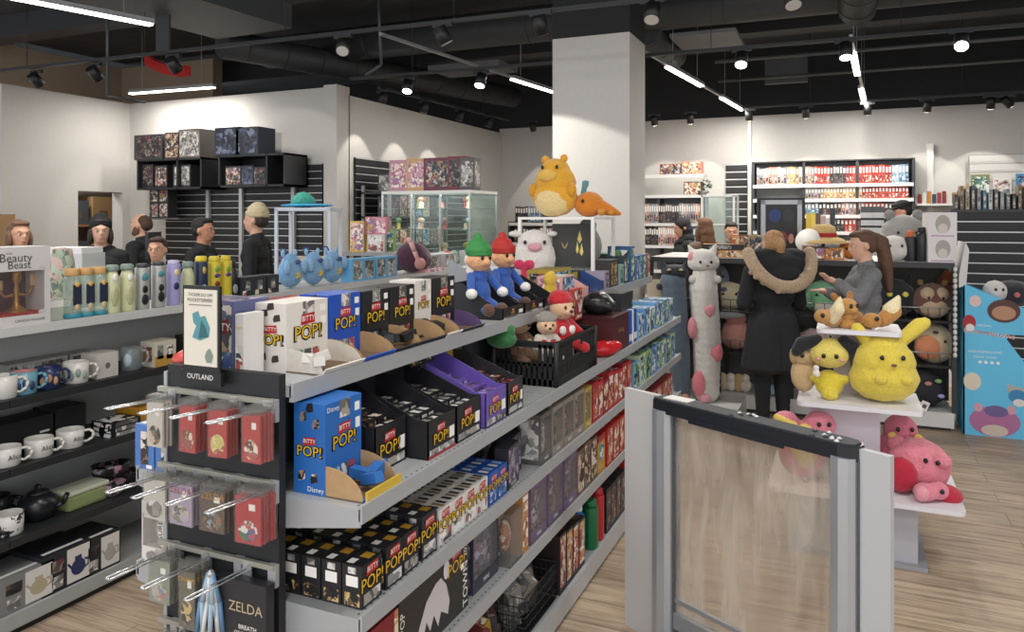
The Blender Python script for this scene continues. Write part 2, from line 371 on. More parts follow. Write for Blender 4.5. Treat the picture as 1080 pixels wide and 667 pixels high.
# unseen area lamps added under the ceiling as general fill light
for x, y, e in [(-.6, 1.6, 120), (-3, 1.0, 120), (2.0, 3.2, 120), (2.5, 6.5, 110), (-3.4, 4.3, 90), (4.5, 9.5, 120), (.2, -1.5, 130)]:
    ld = bpy.data.lights.new('fill_area', 'AREA'); ld.shape = 'RECTANGLE'; ld.size = 1.5; ld.size_y = .25; ld.energy = e*.48; ld.color = (1, .96, .91)
    lo = bpy.data.objects.new('fill_area', ld); COL.objects.link(lo); lo.location = (x, y, 4.25)
def spot(loc, target, label, energy=0, on=True, size=.052, length=.13, cone=62, lens=True):
    loc, target = Vector(loc), Vector(target)
    r = empty('track_spotlight', loc, 0, label, 'spotlight')
    dirv = (target-loc).normalized(); c = loc+Vector((0, 0, -.11))
    q = dirv.to_track_quat('-Z', 'Y')
    mb = MB(); mb.b(-.09, .09, -.017, .017, -.03, 0, TRK); mb.build('adapter', r)
    mb = MB(); mb.cyl((0, 0, -.02), (0, 0, -.08), .008, TRKL, n=8); mb.build('bracket', r)
    mb = MB(); mb.cyl((0, 0, .07), (0, 0, -.07), size*.92, BLACK, r1=size, n=18); hd = mb.build('lamp_head', r); hd.location = (0, 0, -.1); hd.rotation_mode = 'QUATERNION'; hd.rotation_quaternion = q
    mb = MB(); mb.cyl((0, 0, -.068), (0, 0, -.074), size*.86, LENS if on else LENSO, n=18); mb.build('lens', hd)
    if energy:
        ld = bpy.data.lights.new('spot', 'SPOT'); ld.energy = energy*.6; ld.spot_size = math.radians(cone); ld.spot_blend = .12; ld.shadow_soft_size = .03; ld.color = (1, .95, .86)
        lo = bpy.data.objects.new('spot', ld); COL.objects.link(lo); lo.parent = hd; lo.location = (0, 0, -.085)
# along the back wall: the scallops
for i, (px, t) in enumerate([(728, 'right beside the column'), (790, 'over the vertical wall joint'), (850, 'over the left half of the bookcase'), (915, 'over the middle of the bookcase'), (978, 'over the right half of the bookcase'), (1045, 'near the right edge')]):
    p = W(px, 120, Y=11.4); p.z = 3.28
    spot(p, (p.x, 12.25, 1.75), 'black track spotlight on the back wall track, '+t, 55)
p = W(1062, 110, Y=11.4); p.z = 3.28; spot(p, (3.2, 12.2, 2.0), 'black track spotlight turned aside at the far right end', 30)
for px, t in [(690, 'just behind the column edge')]:
    p = W(px, 120, Y=11.4); p.z = 3.28; spot(p, (p.x, 12.25, 1.75), 'black track spotlight on the back wall track, '+t, 50)
# along the receding wall
for i, (y, t) in enumerate([(7.85, 'first'), (8.75, 'second'), (9.65, 'third'), (10.5, 'fourth')]):
    spot((-5.15+.06*i, y, 3.265), (-5.55, y, 1.9), t+' track spotlight from the corner along the receding left wall', 40, on=False)
for x, t in [(-4.62, 'left one'), (-4.2, 'right one')]:
    spot((x, 11.4, 3.28), (x, 12.25, 1.8), 'dark spotlight above the far corner left of the column, '+t, 40, on=False)
# free spotlights on the two cross tracks
for px, tgt, e, on, t in [(430, (-4.3, 6.6, 1.6), 50, True, 'lit spotlight over the glass showcase, left of the bright pair'), (507, (-3.6, 6.6, 1.6), 60, True, 'lit spotlight left of the column on the rear track'),
                          (782, (-.9, 6.0, 1.0), 60, True, 'lit spotlight right of the column on the rear track'), (892, (.1, 6.6, 1.1), 50, True, 'lit spotlight beside the upper right linear light'), (1014, (.6, 5.0, .8), 60, True, 'lit spotlight near the top right corner')]:
    p = W(px, 60, Y=7.35); p.z = 3.285; spot(p, tgt, t, e, on, size=.06)
for px, tgt, e, t in [(38, (-8, 7.4, 1.5), 60, 'dark track spotlight at far left of the front track'), (100, (-7.2, 7.4, 1.6), 60, 'dark track spotlight on front track above left wall corner'),
                      (183, (-6.3, 7.4, 1.7), 50, 'dark track spotlight behind the red hanging object'), (362, (-3.1, 3.8, 1.2), 40, 'dark track spotlight above the partition wall end'),
                      (467, (-2.03, 6.33, .95), 230, 'dark track spotlight halfway to the column on the front track'), (570, (-2.0, 6.3, 1.9), 0, 'dark track spotlight just left of the column head'), (688, (-1.2, 4.2, .9), 60, 'dark track spotlight just right of the column head'), (835, (.2, 4.3, .6), 60, 'dark track spotlight at the top edge right of centre')]:
    p = W(px, 60, Y=5.42); p.z = 3.285; spot(p, tgt, t, e, False, size=.06, cone=75)
ld = bpy.data.lights.new('store_led', 'AREA'); ld.size = .6; ld.energy = 40; lo = bpy.data.objects.new('store_led', ld); COL.objects.link(lo); lo.location = (-10.0, 7.0, 2.9)
# spotlight from the front making the arch of light on the column
w = bpy.data.worlds.new('World'); S.world = w; w.use_nodes = True
w.node_tree.nodes['Background'].inputs[0].default_value = (.93, .95, 1, 1); w.node_tree.nodes['Background'].inputs[1].default_value = 1.75  # strong even background as fill, entering by the open front and right
S.view_settings.view_transform = 'Standard'; S.view_settings.look = 'None'; S.view_settings.exposure = -.05; S.view_settings.gamma = 1
cam = bpy.data.cameras.new('Camera'); co = bpy.data.objects.new('Camera', cam); COL.objects.link(co)
co.location = (0, 0, H); co.rotation_euler = (PI/2, 0, math.asin(SN)); cam.sensor_fit = 'HORIZONTAL'; cam.sensor_width = 36
cam.lens = FPX/1080*36; cam.shift_y = -(333.5-CY)/1080; cam.clip_start = .05
S.camera = co
S.cycles.diffuse_bounces = 6
# ================================================================== packaging helpers
def pkg(w, d, h, base, panels=(), texts=(), logo=None, bev=0):
    mb = MB(); mb.box((0, 0, h/2), (w, d, h), base, bev=bev); D = (w, d, h)
    for p in panels: mb.panel(p[0], D, *p[1:6], **({'shape': p[6]} if len(p) > 6 else {}), off=p[7] if len(p) > 7 else .0006)
    for t in texts: mb.label(t[0], D, *t[1:])
    for l in (logo or []): bitty(mb, D, *l)
    return mb.mesh('package')
RED = M('#b32425', .4); YEL = M('#e2b62c', .45); INK = M('#15161a', .45); PAPER = M('#efece6', .6)
def bitty(mb, D, fc, cu, cv, sz, small=False):
    """the two-word logo: white letters on a red tab over fat yellow letters"""
    o, u, v, n, a, c = mb.face(fc, *D)
    p = lambda x, y, off: o+u*(cu*a+x*sz)+v*(cv*c+y*sz)+n*off
    mb.poly([p(-.34, .14, .0014), p(.34, .18, .0014), p(.32, .5, .0014), p(-.3, .46, .0014)], RED)
    mb.text('BITTY', p(.01, .32, .002), u, v, sz*.24, PAPER)
    if not small:
        mb.text('POP!', p(.02, -.14, .0012), u*1.06, v*1.06, sz*.66, INK)
        for dx, dy in ((-.03, -.03), (.03, -.03), (-.03, .03), (.03, .03)): mb.text('POP!', p(dx, -.13+dy, .0012), u, v, sz*.62, INK)
    mb.text('POP!', p(0, -.12, .002), u, v, sz*.62, YEL)
A_DARK = art(['#1d1d22', '#34313a', '#1a1b1f', '#5b4a44', '#8c8278', '#252733', '#6e2a2c'])
A_MIX = art(['#2a2c33', '#8a7a70', '#b2402f', '#cfc6b8', '#3d4a66', '#1c1c20', '#a8814e'])
A_BROWN = art(['#3a2c26', '#8d6a4c', '#c9a679', '#5e3b30', '#d9cfc0', '#231d1c'])
A_PURP = art(['#4a3c5c', '#7a6a8e', '#2c2736', '#b9aac4', '#935d7c', '#3a4463'])
A_BLUE = art(['#1f4a8c', '#3b7fc0', '#9cc4e2', '#16335f', '#e4e8ec', '#3fa06a'])
A_RED = art(['#a31d22', '#c9362e', '#7a1518', '#e4d9cc', '#d18a3a', '#b3262b'])
A_GREEN = art(['#2f6b45', '#5e9a5a', '#dfe6d6', '#2a5f9b', '#8cc06f', '#1f2b33'])
A_WARM = art(['#d99b3a', '#e7d2a8', '#b5552a', '#7c4b2a', '#f0e6d0', '#c9772e'])
A_PINK = art(['#d98aa0', '#f0c9cf', '#b45b7d', '#f3e3d6', '#8f6aa5', '#e7b04d'])
A_GREY = art(['#b9b7b2', '#8b8a88', '#d8d5cf', '#6a6965', '#a39a8c', '#55554f'])
A_GOLDB = art(['#18181b', '#b98c3a', '#2b2823', '#d8b057', '#6d542d', '#1b1b1e'], 60)
A_WHITE = art(['#e5e2dc', '#d2cdc6', '#efece7', '#b8aaa0', '#c44a3c', '#4a4a50'], 50)
AISLE = -1.085
ZD, ZB, ZC, ZE, ZF = 1.27, .985, .715, .44, .10       # deck, three shelves, base
# ================================================================== the long double-sided shelving unit in the middle
G = empty('shelving_unit', (-1.5, 1.55, 0), 0, 'long grey double-sided metal shelving unit in the middle, packed with boxed toys', 'shelving')
GY0, GY1 = 1.55, 5.52
PANEL = M('#4a4d50', .6, .1); PANEL2 = M('#8b8e90', .55, .1)
def gp(name, fn, parent=None, m=None):
    mb = MB(); fn(mb)
    me = mb.mesh(name); o = inst(me, name, parent=parent or G)
    if (parent or G) is G: o.location = -Vector(G.location)
    return o
gp('deck', lambda q: (q.b(-1.735, -1.295, GY0, GY1, ZD-.03, ZD, SHELFM), q.b(-1.30, -1.288, GY0, GY1, ZD-.042, ZD+.006, SHELFM)))
gp('back_panel', lambda q: q.b(-1.52, -1.49, GY0+.02, GY1, .1, ZD-.03, PANEL))
for i in range(4):
    y = GY0+.02+i*1.305
    gp('upright', lambda q: q.b(-1.53, -1.48, y, y+.03, .05, ZD-.03, M('#2e3032', .5)))
DOT = M('#4e5154', .6)
def shelf_fn(z, x0, x1, ya, yb, lipside):
    def f(q):
        q.b(x0, x1, ya+.002, yb-.002, z-.03, z, SHELFM)
        xl = x1 if lipside > 0 else x0
        q.b(xl-.004, xl+.006, ya+.002, yb-.002, z-.036, z+.008, SHELFM)
        n = int((yb-ya)/.028)
        for k in range(n):
            c = ya+.02+k*.028
            q.poly([(xl-.022, c, z+.0006), (xl-.016, c, z+.0006), (xl-.016, c+.008, z+.0006), (xl-.022, c+.008, z+.0006)], DOT)
        for yy in (ya+.002, yb-.01):   # tapering end brackets
            q.prism([(x0, yy, z-.03), (x1, yy, z-.03), (x1, yy, z-.045), (x0, yy, z-.11)] if lipside > 0 else [(x1, yy, z-.03), (x0, yy, z-.03), (x0, yy, z-.045), (x1, yy, z-.11)], (0, .006, 0), SHELFM)
    return f
for z in (ZB, ZC, ZE):
    for i in range(3):
        ya = GY0+i*1.3233; gp('shelf', shelf_fn(z, -1.49, AISLE, ya, ya+1.3233, 1))
for z in (ZB, ZC):
    for i in range(3):
        ya = GY0+i*1.3233; gp('shelf', shelf_fn(z, -1.845, -1.52, ya, ya+1.3233, -1))
gp('base', lambda q: (q.b(-1.49, -1.09, GY0, GY1, .02, ZF, SHELFM), q.b(-1.095, -1.078, GY0, GY1, .018, ZF+.004, M('#b4b6b8', .4, .1)), q.b(-1.92, -1.52, GY0, GY1, .02, ZF, SHELFM), q.b(-1.46, -1.12, GY0+.02, GY1-.02, 0, .02, DARK), q.b(-1.88, -1.56, GY0+.02, GY1-.02, 0, .02, DARK)))
# end panel with hook rails, facing the viewer
EP = gp('end_panel', lambda q: (q.b(-1.695, -1.312, 1.525, 1.55, .02, 1.30, M('#1b1d20', .55)), q.b(-1.705, -1.695, 1.52, 1.55, .02, 1.28, SHELFM)))
RAILZ = [1.228, 1.022, .81, .60]
RAILM = M('#a8a79c', .4, .5)
for z in RAILZ:
    gp('hook_rail', lambda q: (q.b(-1.715, -1.316, 1.507, 1.519, z, z+.013, RAILM), *[q.b(-1.673+i*.112, -1.648+i*.112, 1.512, 1.526, z-.045, z+.012, M('#b0b2b2', .4, .4)) for i in range(4)]))
WIRE = M('#c9cccd', .25, .8)
def hook(x, z, ln=.2, dx=0):
    def f(q):
        for s in (-.008, .008): q.cyl((x+s, 1.51, z+.0), (x+s+dx, 1.51-ln, z+.012), .0024, WIRE, n=8)
        q.cyl((x-.009+dx, 1.51-ln, z+.012), (x+.009+dx, 1.51-ln, z+.012), .0026, WIRE, n=8)
        q.b(x-.014, x+.014, 1.506, 1.512, z-.02, z+.02, WIRE)
    gp('hook', f)
HX = [[-1.66, -1.546, -1.445, -1.333], [-1.66, -1.57, -1.46, -1.335], [-1.66, -1.54, -1.40], [-1.62]]
for row, z in zip(HX, RAILZ):
    for x in row: hook(x, z-.01)
# ---- things hanging on the hooks
def hangpack(w, h, cardm, back, title=None, tm=None, blobm=None, th=.012):
    """flat card in a clear bag with a euro slot"""
    mb = MB(); D = (w, th, h)
    mb.box((0, 0, h*.43), (w*.94, th*.5, h*.86), cardm)
    mb.panel('f', (w*.94, th*.5, h*.86), .12, .05, .88, .5, back, shape='oval')
    mb.panel('f', (w*.94, th*.5, h*.86), .55, .72, .8, .86, PAPER)
    if title: mb.label('f', (w*.94, th*.5, h*.86), title, .5, .86, w*.3, tm or PAPER)
    return mb.mesh('card'), pkgbag(w, th, h)
def pkgbag(w, th, h):
    mb = MB(); mb.box((0, 0, h*.5), (w, th, h), clear('#f2f2f0', .05)); return mb.mesh('bag')
def hang(n, x, z, packs, name, label, cat, group, dz=.135, step=.012, jit=.003):
    card, bag = packs
    for i in range(n):
        if n > 1: lb = label+', '+nth(i)+' from front of hook'
        else: lb = label
        r = inst(card, name, (x+random.uniform(-jit, jit), 1.455+i*step, z+.004-dz), random.uniform(-.06, .06), lb, cat, group if n > 1 else None)
        b2 = inst(bag, 'clear_bag', parent=r)
        if i == 0: r.rotation_euler.x = random.uniform(-.02, .02)
REDC = M('#b5342f', .5); GOLDC = art(['#c9a24a', '#8a5a2c', '#e3d2a0', '#a33528'], 70)
hang(3, -1.66, RAILZ[0], hangpack(.062, .135, M('#cfc8be', .5), art(['#5a4636', '#8d6b48', '#2f2a28', '#cbb79a'], 70)), 'hanging_pack', 'white carded charm on left hook of top row', 'toy pack', 'packs on the end hooks')
hang(4, -1.546, RAILZ[0], hangpack(.062, .135, REDC, art(['#7a3d1e', '#d8b070', '#e9d9b4', '#a33c22'], 70)), 'hanging_pack', 'red carded charm with brown picture, top hooks', 'toy pack', 'packs on the end hooks')
hang(4, -1.445, RAILZ[0], hangpack(.062, .135, REDC, art(['#d7c341', '#e7d873', '#b5342f', '#a98a2f'], 70)), 'hanging_pack', 'red carded charm with yellow picture, top hooks', 'toy pack', 'packs on the end hooks')
hang(4, -1.333, RAILZ[0], hangpack(.062, .135, REDC, art(['#c03a30', '#e2b48f', '#6d3a24', '#efe3d2'], 70)), 'hanging_pack', 'red carded charm at the right end, top hooks', 'toy pack', 'packs on the end hooks')
BAGW = M('#b8aeb0', .5)
hang(4, -1.66, RAILZ[1], hangpack(.085, .12, M('#c9c5bd', .5), A_GREY), 'hanging_pack', 'pale bagged figure at left of second hook row', 'toy pack', 'packs on the end hooks', dz=.12)
hang(5, -1.57, RAILZ[1], hangpack(.085, .12, M('#a99bb2', .5), art(['#8b7f6a', '#c7b79a', '#5d6a58', '#b8a8bd'], 70), 'ZELDA', M('#9c2f46', .5)), 'hanging_pack', 'lilac bagged figure pack in second row', 'toy pack', 'packs on the end hooks', dz=.12)
hang(5, -1.46, RAILZ[1], hangpack(.085, .12, M('#5b4a3c', .5), art(['#6b6a5e', '#a3602e', '#3a3b38', '#8fa0a6'], 70), 'ZELDA', M('#c48a3a', .5)), 'hanging_pack', 'brown bagged figure pack in second row', 'toy pack', 'packs on the end hooks', dz=.12)
hang(5, -1.345, RAILZ[1], hangpack(.082, .135, M('#b32e33', .5), art(['#d0303a', '#3b5f9a', '#e8e2d6', '#cf9a5a', '#3f7d4c'], 60)), 'hanging_pack', 'red bagged figure pack at right of second row', 'toy pack', 'packs on the end hooks', dz=.13)
hang(4, -1.645, RAILZ[2], hangpack(.075, .125, M('#8f9387', .5), art(['#c07a6a', '#5f86b0', '#b9b2a2', '#6d8d5e'], 60)), 'hanging_pack', 'grey carded badge pack in third row', 'toy pack', 'packs on the end hooks', dz=.125)
hang(3, -1.545, RAILZ[2], hangpack(.058, .17, M('#6a6456', .5), art(['#2c2a27', '#57503f', '#d9b85a'], 50), 'CHARM', M('#d9a92e', .5)), 'hanging_pack', 'tall olive carded watch charm in third row', 'toy pack', 'packs on the end hooks', dz=.17)
hang(3, -1.615, RAILZ[3], hangpack(.07, .15, M('#31509a', .5), art(['#27407c', '#5b7bbf', '#dfe3ea'], 60)), 'hanging_pack', 'blue carded pack on the lowest hook', 'toy pack', 'packs on the end hooks', dz=.14)
# blue keyring tassels
mb = MB()
for i in range(9):
    a = random.uniform(-.04, .04); mb.tube([(a*.3, 0, .15), (a, random.uniform(-.01, .01), .08), (a*1.3, random.uniform(-.02, .02), 0)], .006, [M('#5f86a8', .5), M('#d8dadb', .5), M('#9fb4c4', .5)][i % 3])
mb.ell((0, 0, .15), .01, STEEL); mb.build('keyring', loc=(-1.475, 1.46, .645), label='blue and white ribbon keyrings hanging beside black wall calendar', cat='keyring')
# big black case at lower right of the end panel
me = pkg(.17, .03, .30, M('#26262a', .5), [('f', .1, .05, .9, .38, A_GREY), ('f', .6, .3, .85, .4, PAPER)], [('f', 'ZELDA', .62, .78, .036, M('#b9a98a', .5)), ('f', 'BREATH', .66, .62, .016, PAPER), ('f', 'OF THE WILD', .66, .565, .014, PAPER)])
inst(me, 'boxed_set', (-1.395, 1.49, .485), 0, 'black boxed set with pale lettering hung low on the end panel', 'box')
inst(pkg(.14, .18, .25, M('#7d2226', .5), [('f', .05, .93, .95, .97, PAPER)]), 'gift_box', (-1.77, 1.43, .0), .05, 'dark red box standing on the floor by the end panel', 'box')
# sign in its holder
r = empty('sign_holder', (-1.545, 1.50, 1.262), 0, 'white portrait sign with teal drawing in black holder above the hooks', 'sign')
mb = MB(); mb.box((0, 0, .135), (.128, .008, .25), M('#101114', .5)); mb.b(-.07, .07, -.006, .006, 0, .035, M('#101114', .5)); mb.text('OUTLAND', (0, -.0075, .021), (1, 0, 0), (0, 0, 1), .019, PAPER); mb.build('holder', r)
mb = MB(); D = (.114, .004, .2); mb.box((0, 0, .1), D, M('#d9d3c4', .6))
mb.label('f', D, 'TYCKER DU OM', .5, .93, .0115, INK); mb.label('f', D, 'POCKETSERIER?', .5, .86, .0125, INK); mb.panel('f', D, .15, .79, .85, .805, M('#8a857a', .6))
mb.panel('f', D, .2, .33, .8, .72, M('#4f8f94', .6), shape=[(.1, .1), (.5, 0), (.95, .15), (1, .45), (.75, .85), (.5, .8), (.4, 1), (.1, .9), (.15, .6), (.3, .5), (.2, .3)])
mb.panel('f', D, .45, .36, .74, .6, M('#2f5f68', .6), shape=[(0, 0), (1, .1), (.8, .6), (.3, 1)], off=.001)
mb.panel('f', D, .64, .05, .9, .24, M('#7b8a7e', .6), shape=[(.2, 0), (.8, 0), (1, .5), (.6, 1), (.2, .8), (0, .4)])
o = mb.build('sign_sheet', r); o.location = (0, -.0045, .05)
# ================================================================== top deck
def face_aisle(mesh, name, y, xf, z, d, label, cat, group=None, rz=0): return inst(mesh, name, (xf-d/2, y, z), PI/2+rz, label, cat, group)
def dispenser(name, y, xf, z, w, d, h, cm, sidem, label, trayl=.2, th=.075, wing='#b08f66', group=None, clutter=None, trim=None, txt=None):
    """tall carton with a logo on its front and an open scoop-shaped tray running out in front of it"""
    r = empty(name, (xf, y, z), PI/2, label, 'box', group)
    mb = MB(); D = (w, d, h); mb.box((0, 0, h/2), D, cm)
    bitty(mb, D, 'f', .5, .58, w*.5)
    for k in range(3): mb.panel('f', D, .22+k*.2, .1, .38+k*.2, .28, [A_BLUE, A_GREY, A_RED][k], off=.001)
    mb.panel('f', D, .38, .8, .66, 1.0, A_GREY); mb.panel('f', D, .8, .82, .94, .92, PAPER); mb.panel('f', D, .82, .62, .95, .74, PAPER)
    if txt: mb.label('f', D, txt, .2, .93, w*.12, PAPER); mb.label('l', D, txt, .7, .06, w*.12, PAPER)
    if sidem:
        bitty(mb, D, 'l', .5, .5, d*.62)
        for (a, b2) in ((.3, .85), (.7, .78), (.5, .95), (.25, .2), (.65, .18)): mb.panel('l', D, a-.12, b2-.06, a+.12, b2+.06, sidem, shape=[(.1, 0), (1, .2), (.9, 1), (.2, .9), (0, .4)])
    o = mb.build('carton', r); o.location = (0, d/2, 0)
    mb = MB(); wm = M(wing, .85, var=.06); inner = M('#6f5a44', .9)
    arc = [(0, -trayl*math.sin(t), th*2.0*math.cos(t)*.62+.004) for t in [i*PI/16 for i in range(9)]]
    for x in (-w/2+.001, w/2-.003): mb.prism([(x, 0, 0)]+[(x, p[1], p[2]) for p in arc], (.002, 0, 0), wm)
    mb.b(-w/2, w/2, -trayl, 0, .001, .004, inner)
    mb.prism([(-w/2, -trayl, .004), (-w/2, -trayl-.012, .018), (-w/2, -trayl-.008, .02), (-w/2, -trayl+.004, .004)], (w, 0, 0), cm)
    if trim: mb.b(-w/2-.001, w/2+.001, -trayl-.014, -trayl-.008, .006, .03, trim)
    mb.build('tray', r)
    if clutter:
        mt, cn = clutter
        for k in range(cn):
            me = pkg(.03, .026, .06, mt, [('f', .1, .15, .9, .6, A_GREY), ('f', .1, .72, .9, .9, PAPER)])
            lx, ly = random.uniform(-w*.34, w*.34), -random.uniform(.05, trayl-.05)
            o = inst(me, 'blind_box', r.matrix_world @ Vector((0, 0, 0)), (random.uniform(1.2, 1.5), 0, random.uniform(0, 6)), label='small loose pocket box lying in tray of '+label.split(' dispenser')[0]+' dispenser, '+nth(k)+' of '+str(cn), cat='box', group='loose boxes in trays')
            o.location = (xf-ly, y+lx, z+.03)
    return r
KO = M('#3b2f2b', .6)
WBOX = M('#dcd6cd', .5); BBOX = M('#1d1e21', .45); BLUB = M('#1e4fae', .45)
dispenser('dispenser_box', 1.772, -1.42, ZD, .185, .11, .19, WBOX, KO, 'white tall dispenser carton at near end of top deck', wing='#cfc7ba', trayl=.125, th=.05, clutter=(M('#cfcac2', .5), 3))
dispenser('dispenser_box', 1.952, -1.42, ZD, .163, .11, .195, BLUB, KO, 'royal blue dispenser carton beside the white one on top deck', trayl=.125, th=.05)
dispenser('dispenser_box', 2.12, -1.42, ZD, .16, .11, .192, BBOX, A_DARK, 'black dispenser carton next to the royal blue one', trayl=.125, th=.05, clutter=(BBOX, 4))
dispenser('dispenser_box', 2.285, -1.42, ZD, .16, .11, .192, BBOX, A_DARK, 'black dispenser carton, second along from the royal blue one', trayl=.125, th=.05)
dispenser('dispenser_box', 2.43, -1.42, ZD, .115, .11, .2, WBOX, A_RED, 'white dispenser carton between two black ones on top deck', trayl=.125, th=.05, clutter=(BBOX, 3))
dispenser('dispenser_box', 2.585, -1.42, ZD, .18, .11, .2, BBOX, A_PINK, 'black dispenser carton beside the green-capped doll', wing='#5a4470', trayl=.125, th=.05)
# boxes behind the sign
inst(pkg(.17, .14, .20, M('#5a5f86', .45), [('f', .05, .05, .95, .3, A_BLUE), ('f', .05, .3, .95, .95, A_MIX), ('t', .05, .05, .95, .95, A_PURP), ('f', .5, .55, .9, .75, RED)], [('f', 'BITTY', .7, .64, .03, PAPER)]), 'display_carton', (-1.615, 1.665, ZD), .02, 'blue and red display carton standing directly behind the sign', 'box')
inst(pkg(.028, .08, .17, M('#d9d5cf', .5), [('f', .1, .1, .9, .5, A_WHITE)], [('f', 'POP!', .5, .78, .011, YEL)]), 'display_carton', (-1.495, 1.62, ZD), .02, 'narrow white carton between the sign and the tall white dispenser', 'box')
inst(pkg(.3, .12, .17, M('#8a2f35', .5), [('t', .03, .1, .97, .9, A_RED), ('l', .1, .1, .9, .9, A_RED)]), 'display_carton', (-1.65, 1.9, ZD), PI/2, 'dark red carton on deck behind the front display cartons', 'box')
mb = MB(); mb.lathe([(.0, 0), (.036, .002), (.044, .018), (.04, .03), (.02, .043), (0.002, .046)], M('#c0453f', .35), n=20); mb.lathe([(.03, -.012), (.034, 0), (.02, .001)], M('#d9d2c8', .4)); mb.build('tin', loc=(-1.70, 1.60, ZD+.012), label='small red rounded tin at the left of the deck end', cat='tin')
# further down the deck: black counter displays under the dolls
def counter_display(name, y, xf, z, w, d, hb, hf, outer, inner, label, logo=True, contents=None, strip=None):
    r = empty(name, (xf, y, z), PI/2, label, 'display box')
    mb = MB(); t = .003
    side = [(0, 0, 0), (0, d, 0), (0, d, hb), (0, d*.8, hb), (0, d*.12, hf), (0, 0, hf)]
    for x in (-w/2, w/2-t): mb.prism([(x, p[1], p[2]) for p in side], (t, 0, 0), outer)
    mb.b(-w/2, w/2, d-t, d, 0, hb, inner); mb.b(-w/2, w/2, 0, t, 0, hf, outer); mb.b(-w/2, w/2, 0, d, 0, t, inner)
    D = (w, d, hf)
    o_, u, v, n, a, c = mb.face('f', w, d, hf); 
    class F: pass
    mb2 = MB()
    mb.build('tray', r)
    if logo:
        bitty(mb2, (w, d, hf), 'f', .45, .52, hf*.62)
        mb2.panel('f', (w, d, hf), .05, .05, .95, .22, A_GREY); mb2.panel('f', (w, d, hf), .76, .3, .95, .6, PAPER, off=.001)
        if strip: mb2.panel('f', (w, d, hf), 0, 0, 1, .08, strip, off=.0016)
        o = mb2.build('front_print', r); o.location = (0, d/2, 0)
    if contents:
        mt, top, nx = contents
        nn = 0
        for ix in range(nx):
            for iy in range(4):
                hh = hf+(hb-hf)*.4*(iy/3)-.02
                me = pkg(w/nx*.9, d*.2, max(.05, hh), mt, [('t', .15, .2, .85, .8, top), ('f', .1, .55, .9, .95, top)])
                nn += 1
                o = inst(me, 'blind_box', (0, 0, 0), PI/2, 'small blind box in '+label.split(',')[0].split(' with ')[0]+', '+nth(nn-1), 'box', 'blind boxes in the open displays')
                lx = -w/2+w/nx*(ix+.5); ly = d*(.13+.22*iy)
                o.location = (xf-ly, y+lx, z+t)
    return r
BK = M('#1c1c20', .45); PU = M('#6a54a8', .45); YB = M('#b3a02c', .5)
counter_display('counter_display', 3.0, -1.305, ZD, .22, .24, .15, .05, BK, BK, 'black open counter display in front of green-capped doll')
counter_display('counter_display', 3.24, -1.305, ZD, .22, .24, .15, .05, BK, M('#5a1f28', .5), 'black open counter display in front of red-capped doll')
counter_display('counter_display', 3.46, -1.305, ZD, .18, .24, .14, .05, BK, BK, 'black open counter display beside the yellow padded panel')
# dolls
def doll(name, loc, cap, body, arm, label, cap2):
    r = empty(name, loc, PI/2-.5, label, 'doll')
    skin = plush('#d9a278')
    blob('head', [((0, 0, .235), (.058, .056, .056)), ((0, -.052, .226), (.02, .022, .018)), ((-.058, .005, .232), (.012, .01, .018)), ((.058, .005, .232), (.012, .01, .018))], skin, r, .006)
    blob('hat', [((0, .004, .275), (.064, .062, .034)), ((0, .01, .297), (.05, .05, .034)), ((0, .01, .335), (.02, .02, .02)), ((0, 0, .258), (.061, .059, .016))], M(cap, .7), r, .006)
    blob('body', [((0, 0, .09), (.056, .046, .07)), ((0, 0, .16), (.04, .034, .04))]+seg((-.03, -.02, .05), .026, (-.032, -.11, .022), .024)+seg((.03, -.02, .05), .026, (.032, -.11, .022), .024), plush(body), r, .006)
    for s in (-1, 1):
        blob('arm', seg((s*.045, 0, .165), .02, (s*.075, -.045, .105), .018), plush(arm), r, .006)
        blob('hand', [((s*.082, -.06, .095), (.026, .028, .024))], plush('#e8e4dc'), r, .006)
        blob('shoe', [((s*.034, -.118, .028), (.026, .034, .03))], plush('#5e4130'), r, .006)
        mb = MB(); mb.ell((s*.02, -.053, .246), (.008, .005, .011), M('#1b1614', .3)); mb.build('eye', r)
    return r
doll('plush_doll', (-1.46, 2.98, ZD+.012), '#2f7d3c', '#2c54a0', '#2c54a0', 'doll in round green hat and blue outfit sitting on the shelving deck', 0)
doll('plush_doll', (-1.46, 3.24, ZD+.012), '#a8251f', '#2c54a0', '#2c54a0', 'doll in round red hat and blue outfit sitting on the shelving deck', 0)
for y, lb in ((3.1, 'nearer of the grey display fins between the capped dolls'), (3.36, 'further of the grey display fins behind the red-capped doll')):
    mb = MB(); mb.prism([(-.1, 0, 0), (.1, 0, 0), (.1, 0, .05), (-.02, 0, .2), (-.1, 0, .24)], (0, .004, 0), M('#8e9094', .6)); mb.build('display_fin', loc=(-1.58, y, ZD), label=lb, cat='display')
for x, y, z, rr, hx, lb in ((-1.64, 3.3, ZD+.235, .055, '#e9e7e2', 'white cloth bonnet standing behind the green-capped doll'), (-1.66, 3.62, ZD+.22, .06, '#e9e7e2', 'white cloth bonnet behind the red-capped doll')):
    blob('plush_hat', [((0, 0, 0), (rr, rr, rr*.8)), ((rr*.4, 0, rr*.5), (rr*.6, rr*.6, rr*.45)), ((0, 0, -.1), (.05, .05, .14))], plush(hx), None, .01, loc=(x, y, z-.01), label=lb, cat='hat')
blob('plush_bow', [((-.03, 0, 0), (.035, .02, .03)), ((.03, 0, 0), (.035, .02, .03)), ((0, 0, -.09), (.02, .02, .09))], plush('#c9335a'), None, .008, loc=(-1.6, 3.82, ZD+.175), label='pink bow beside the white bonnet at back of deck', cat='bow')
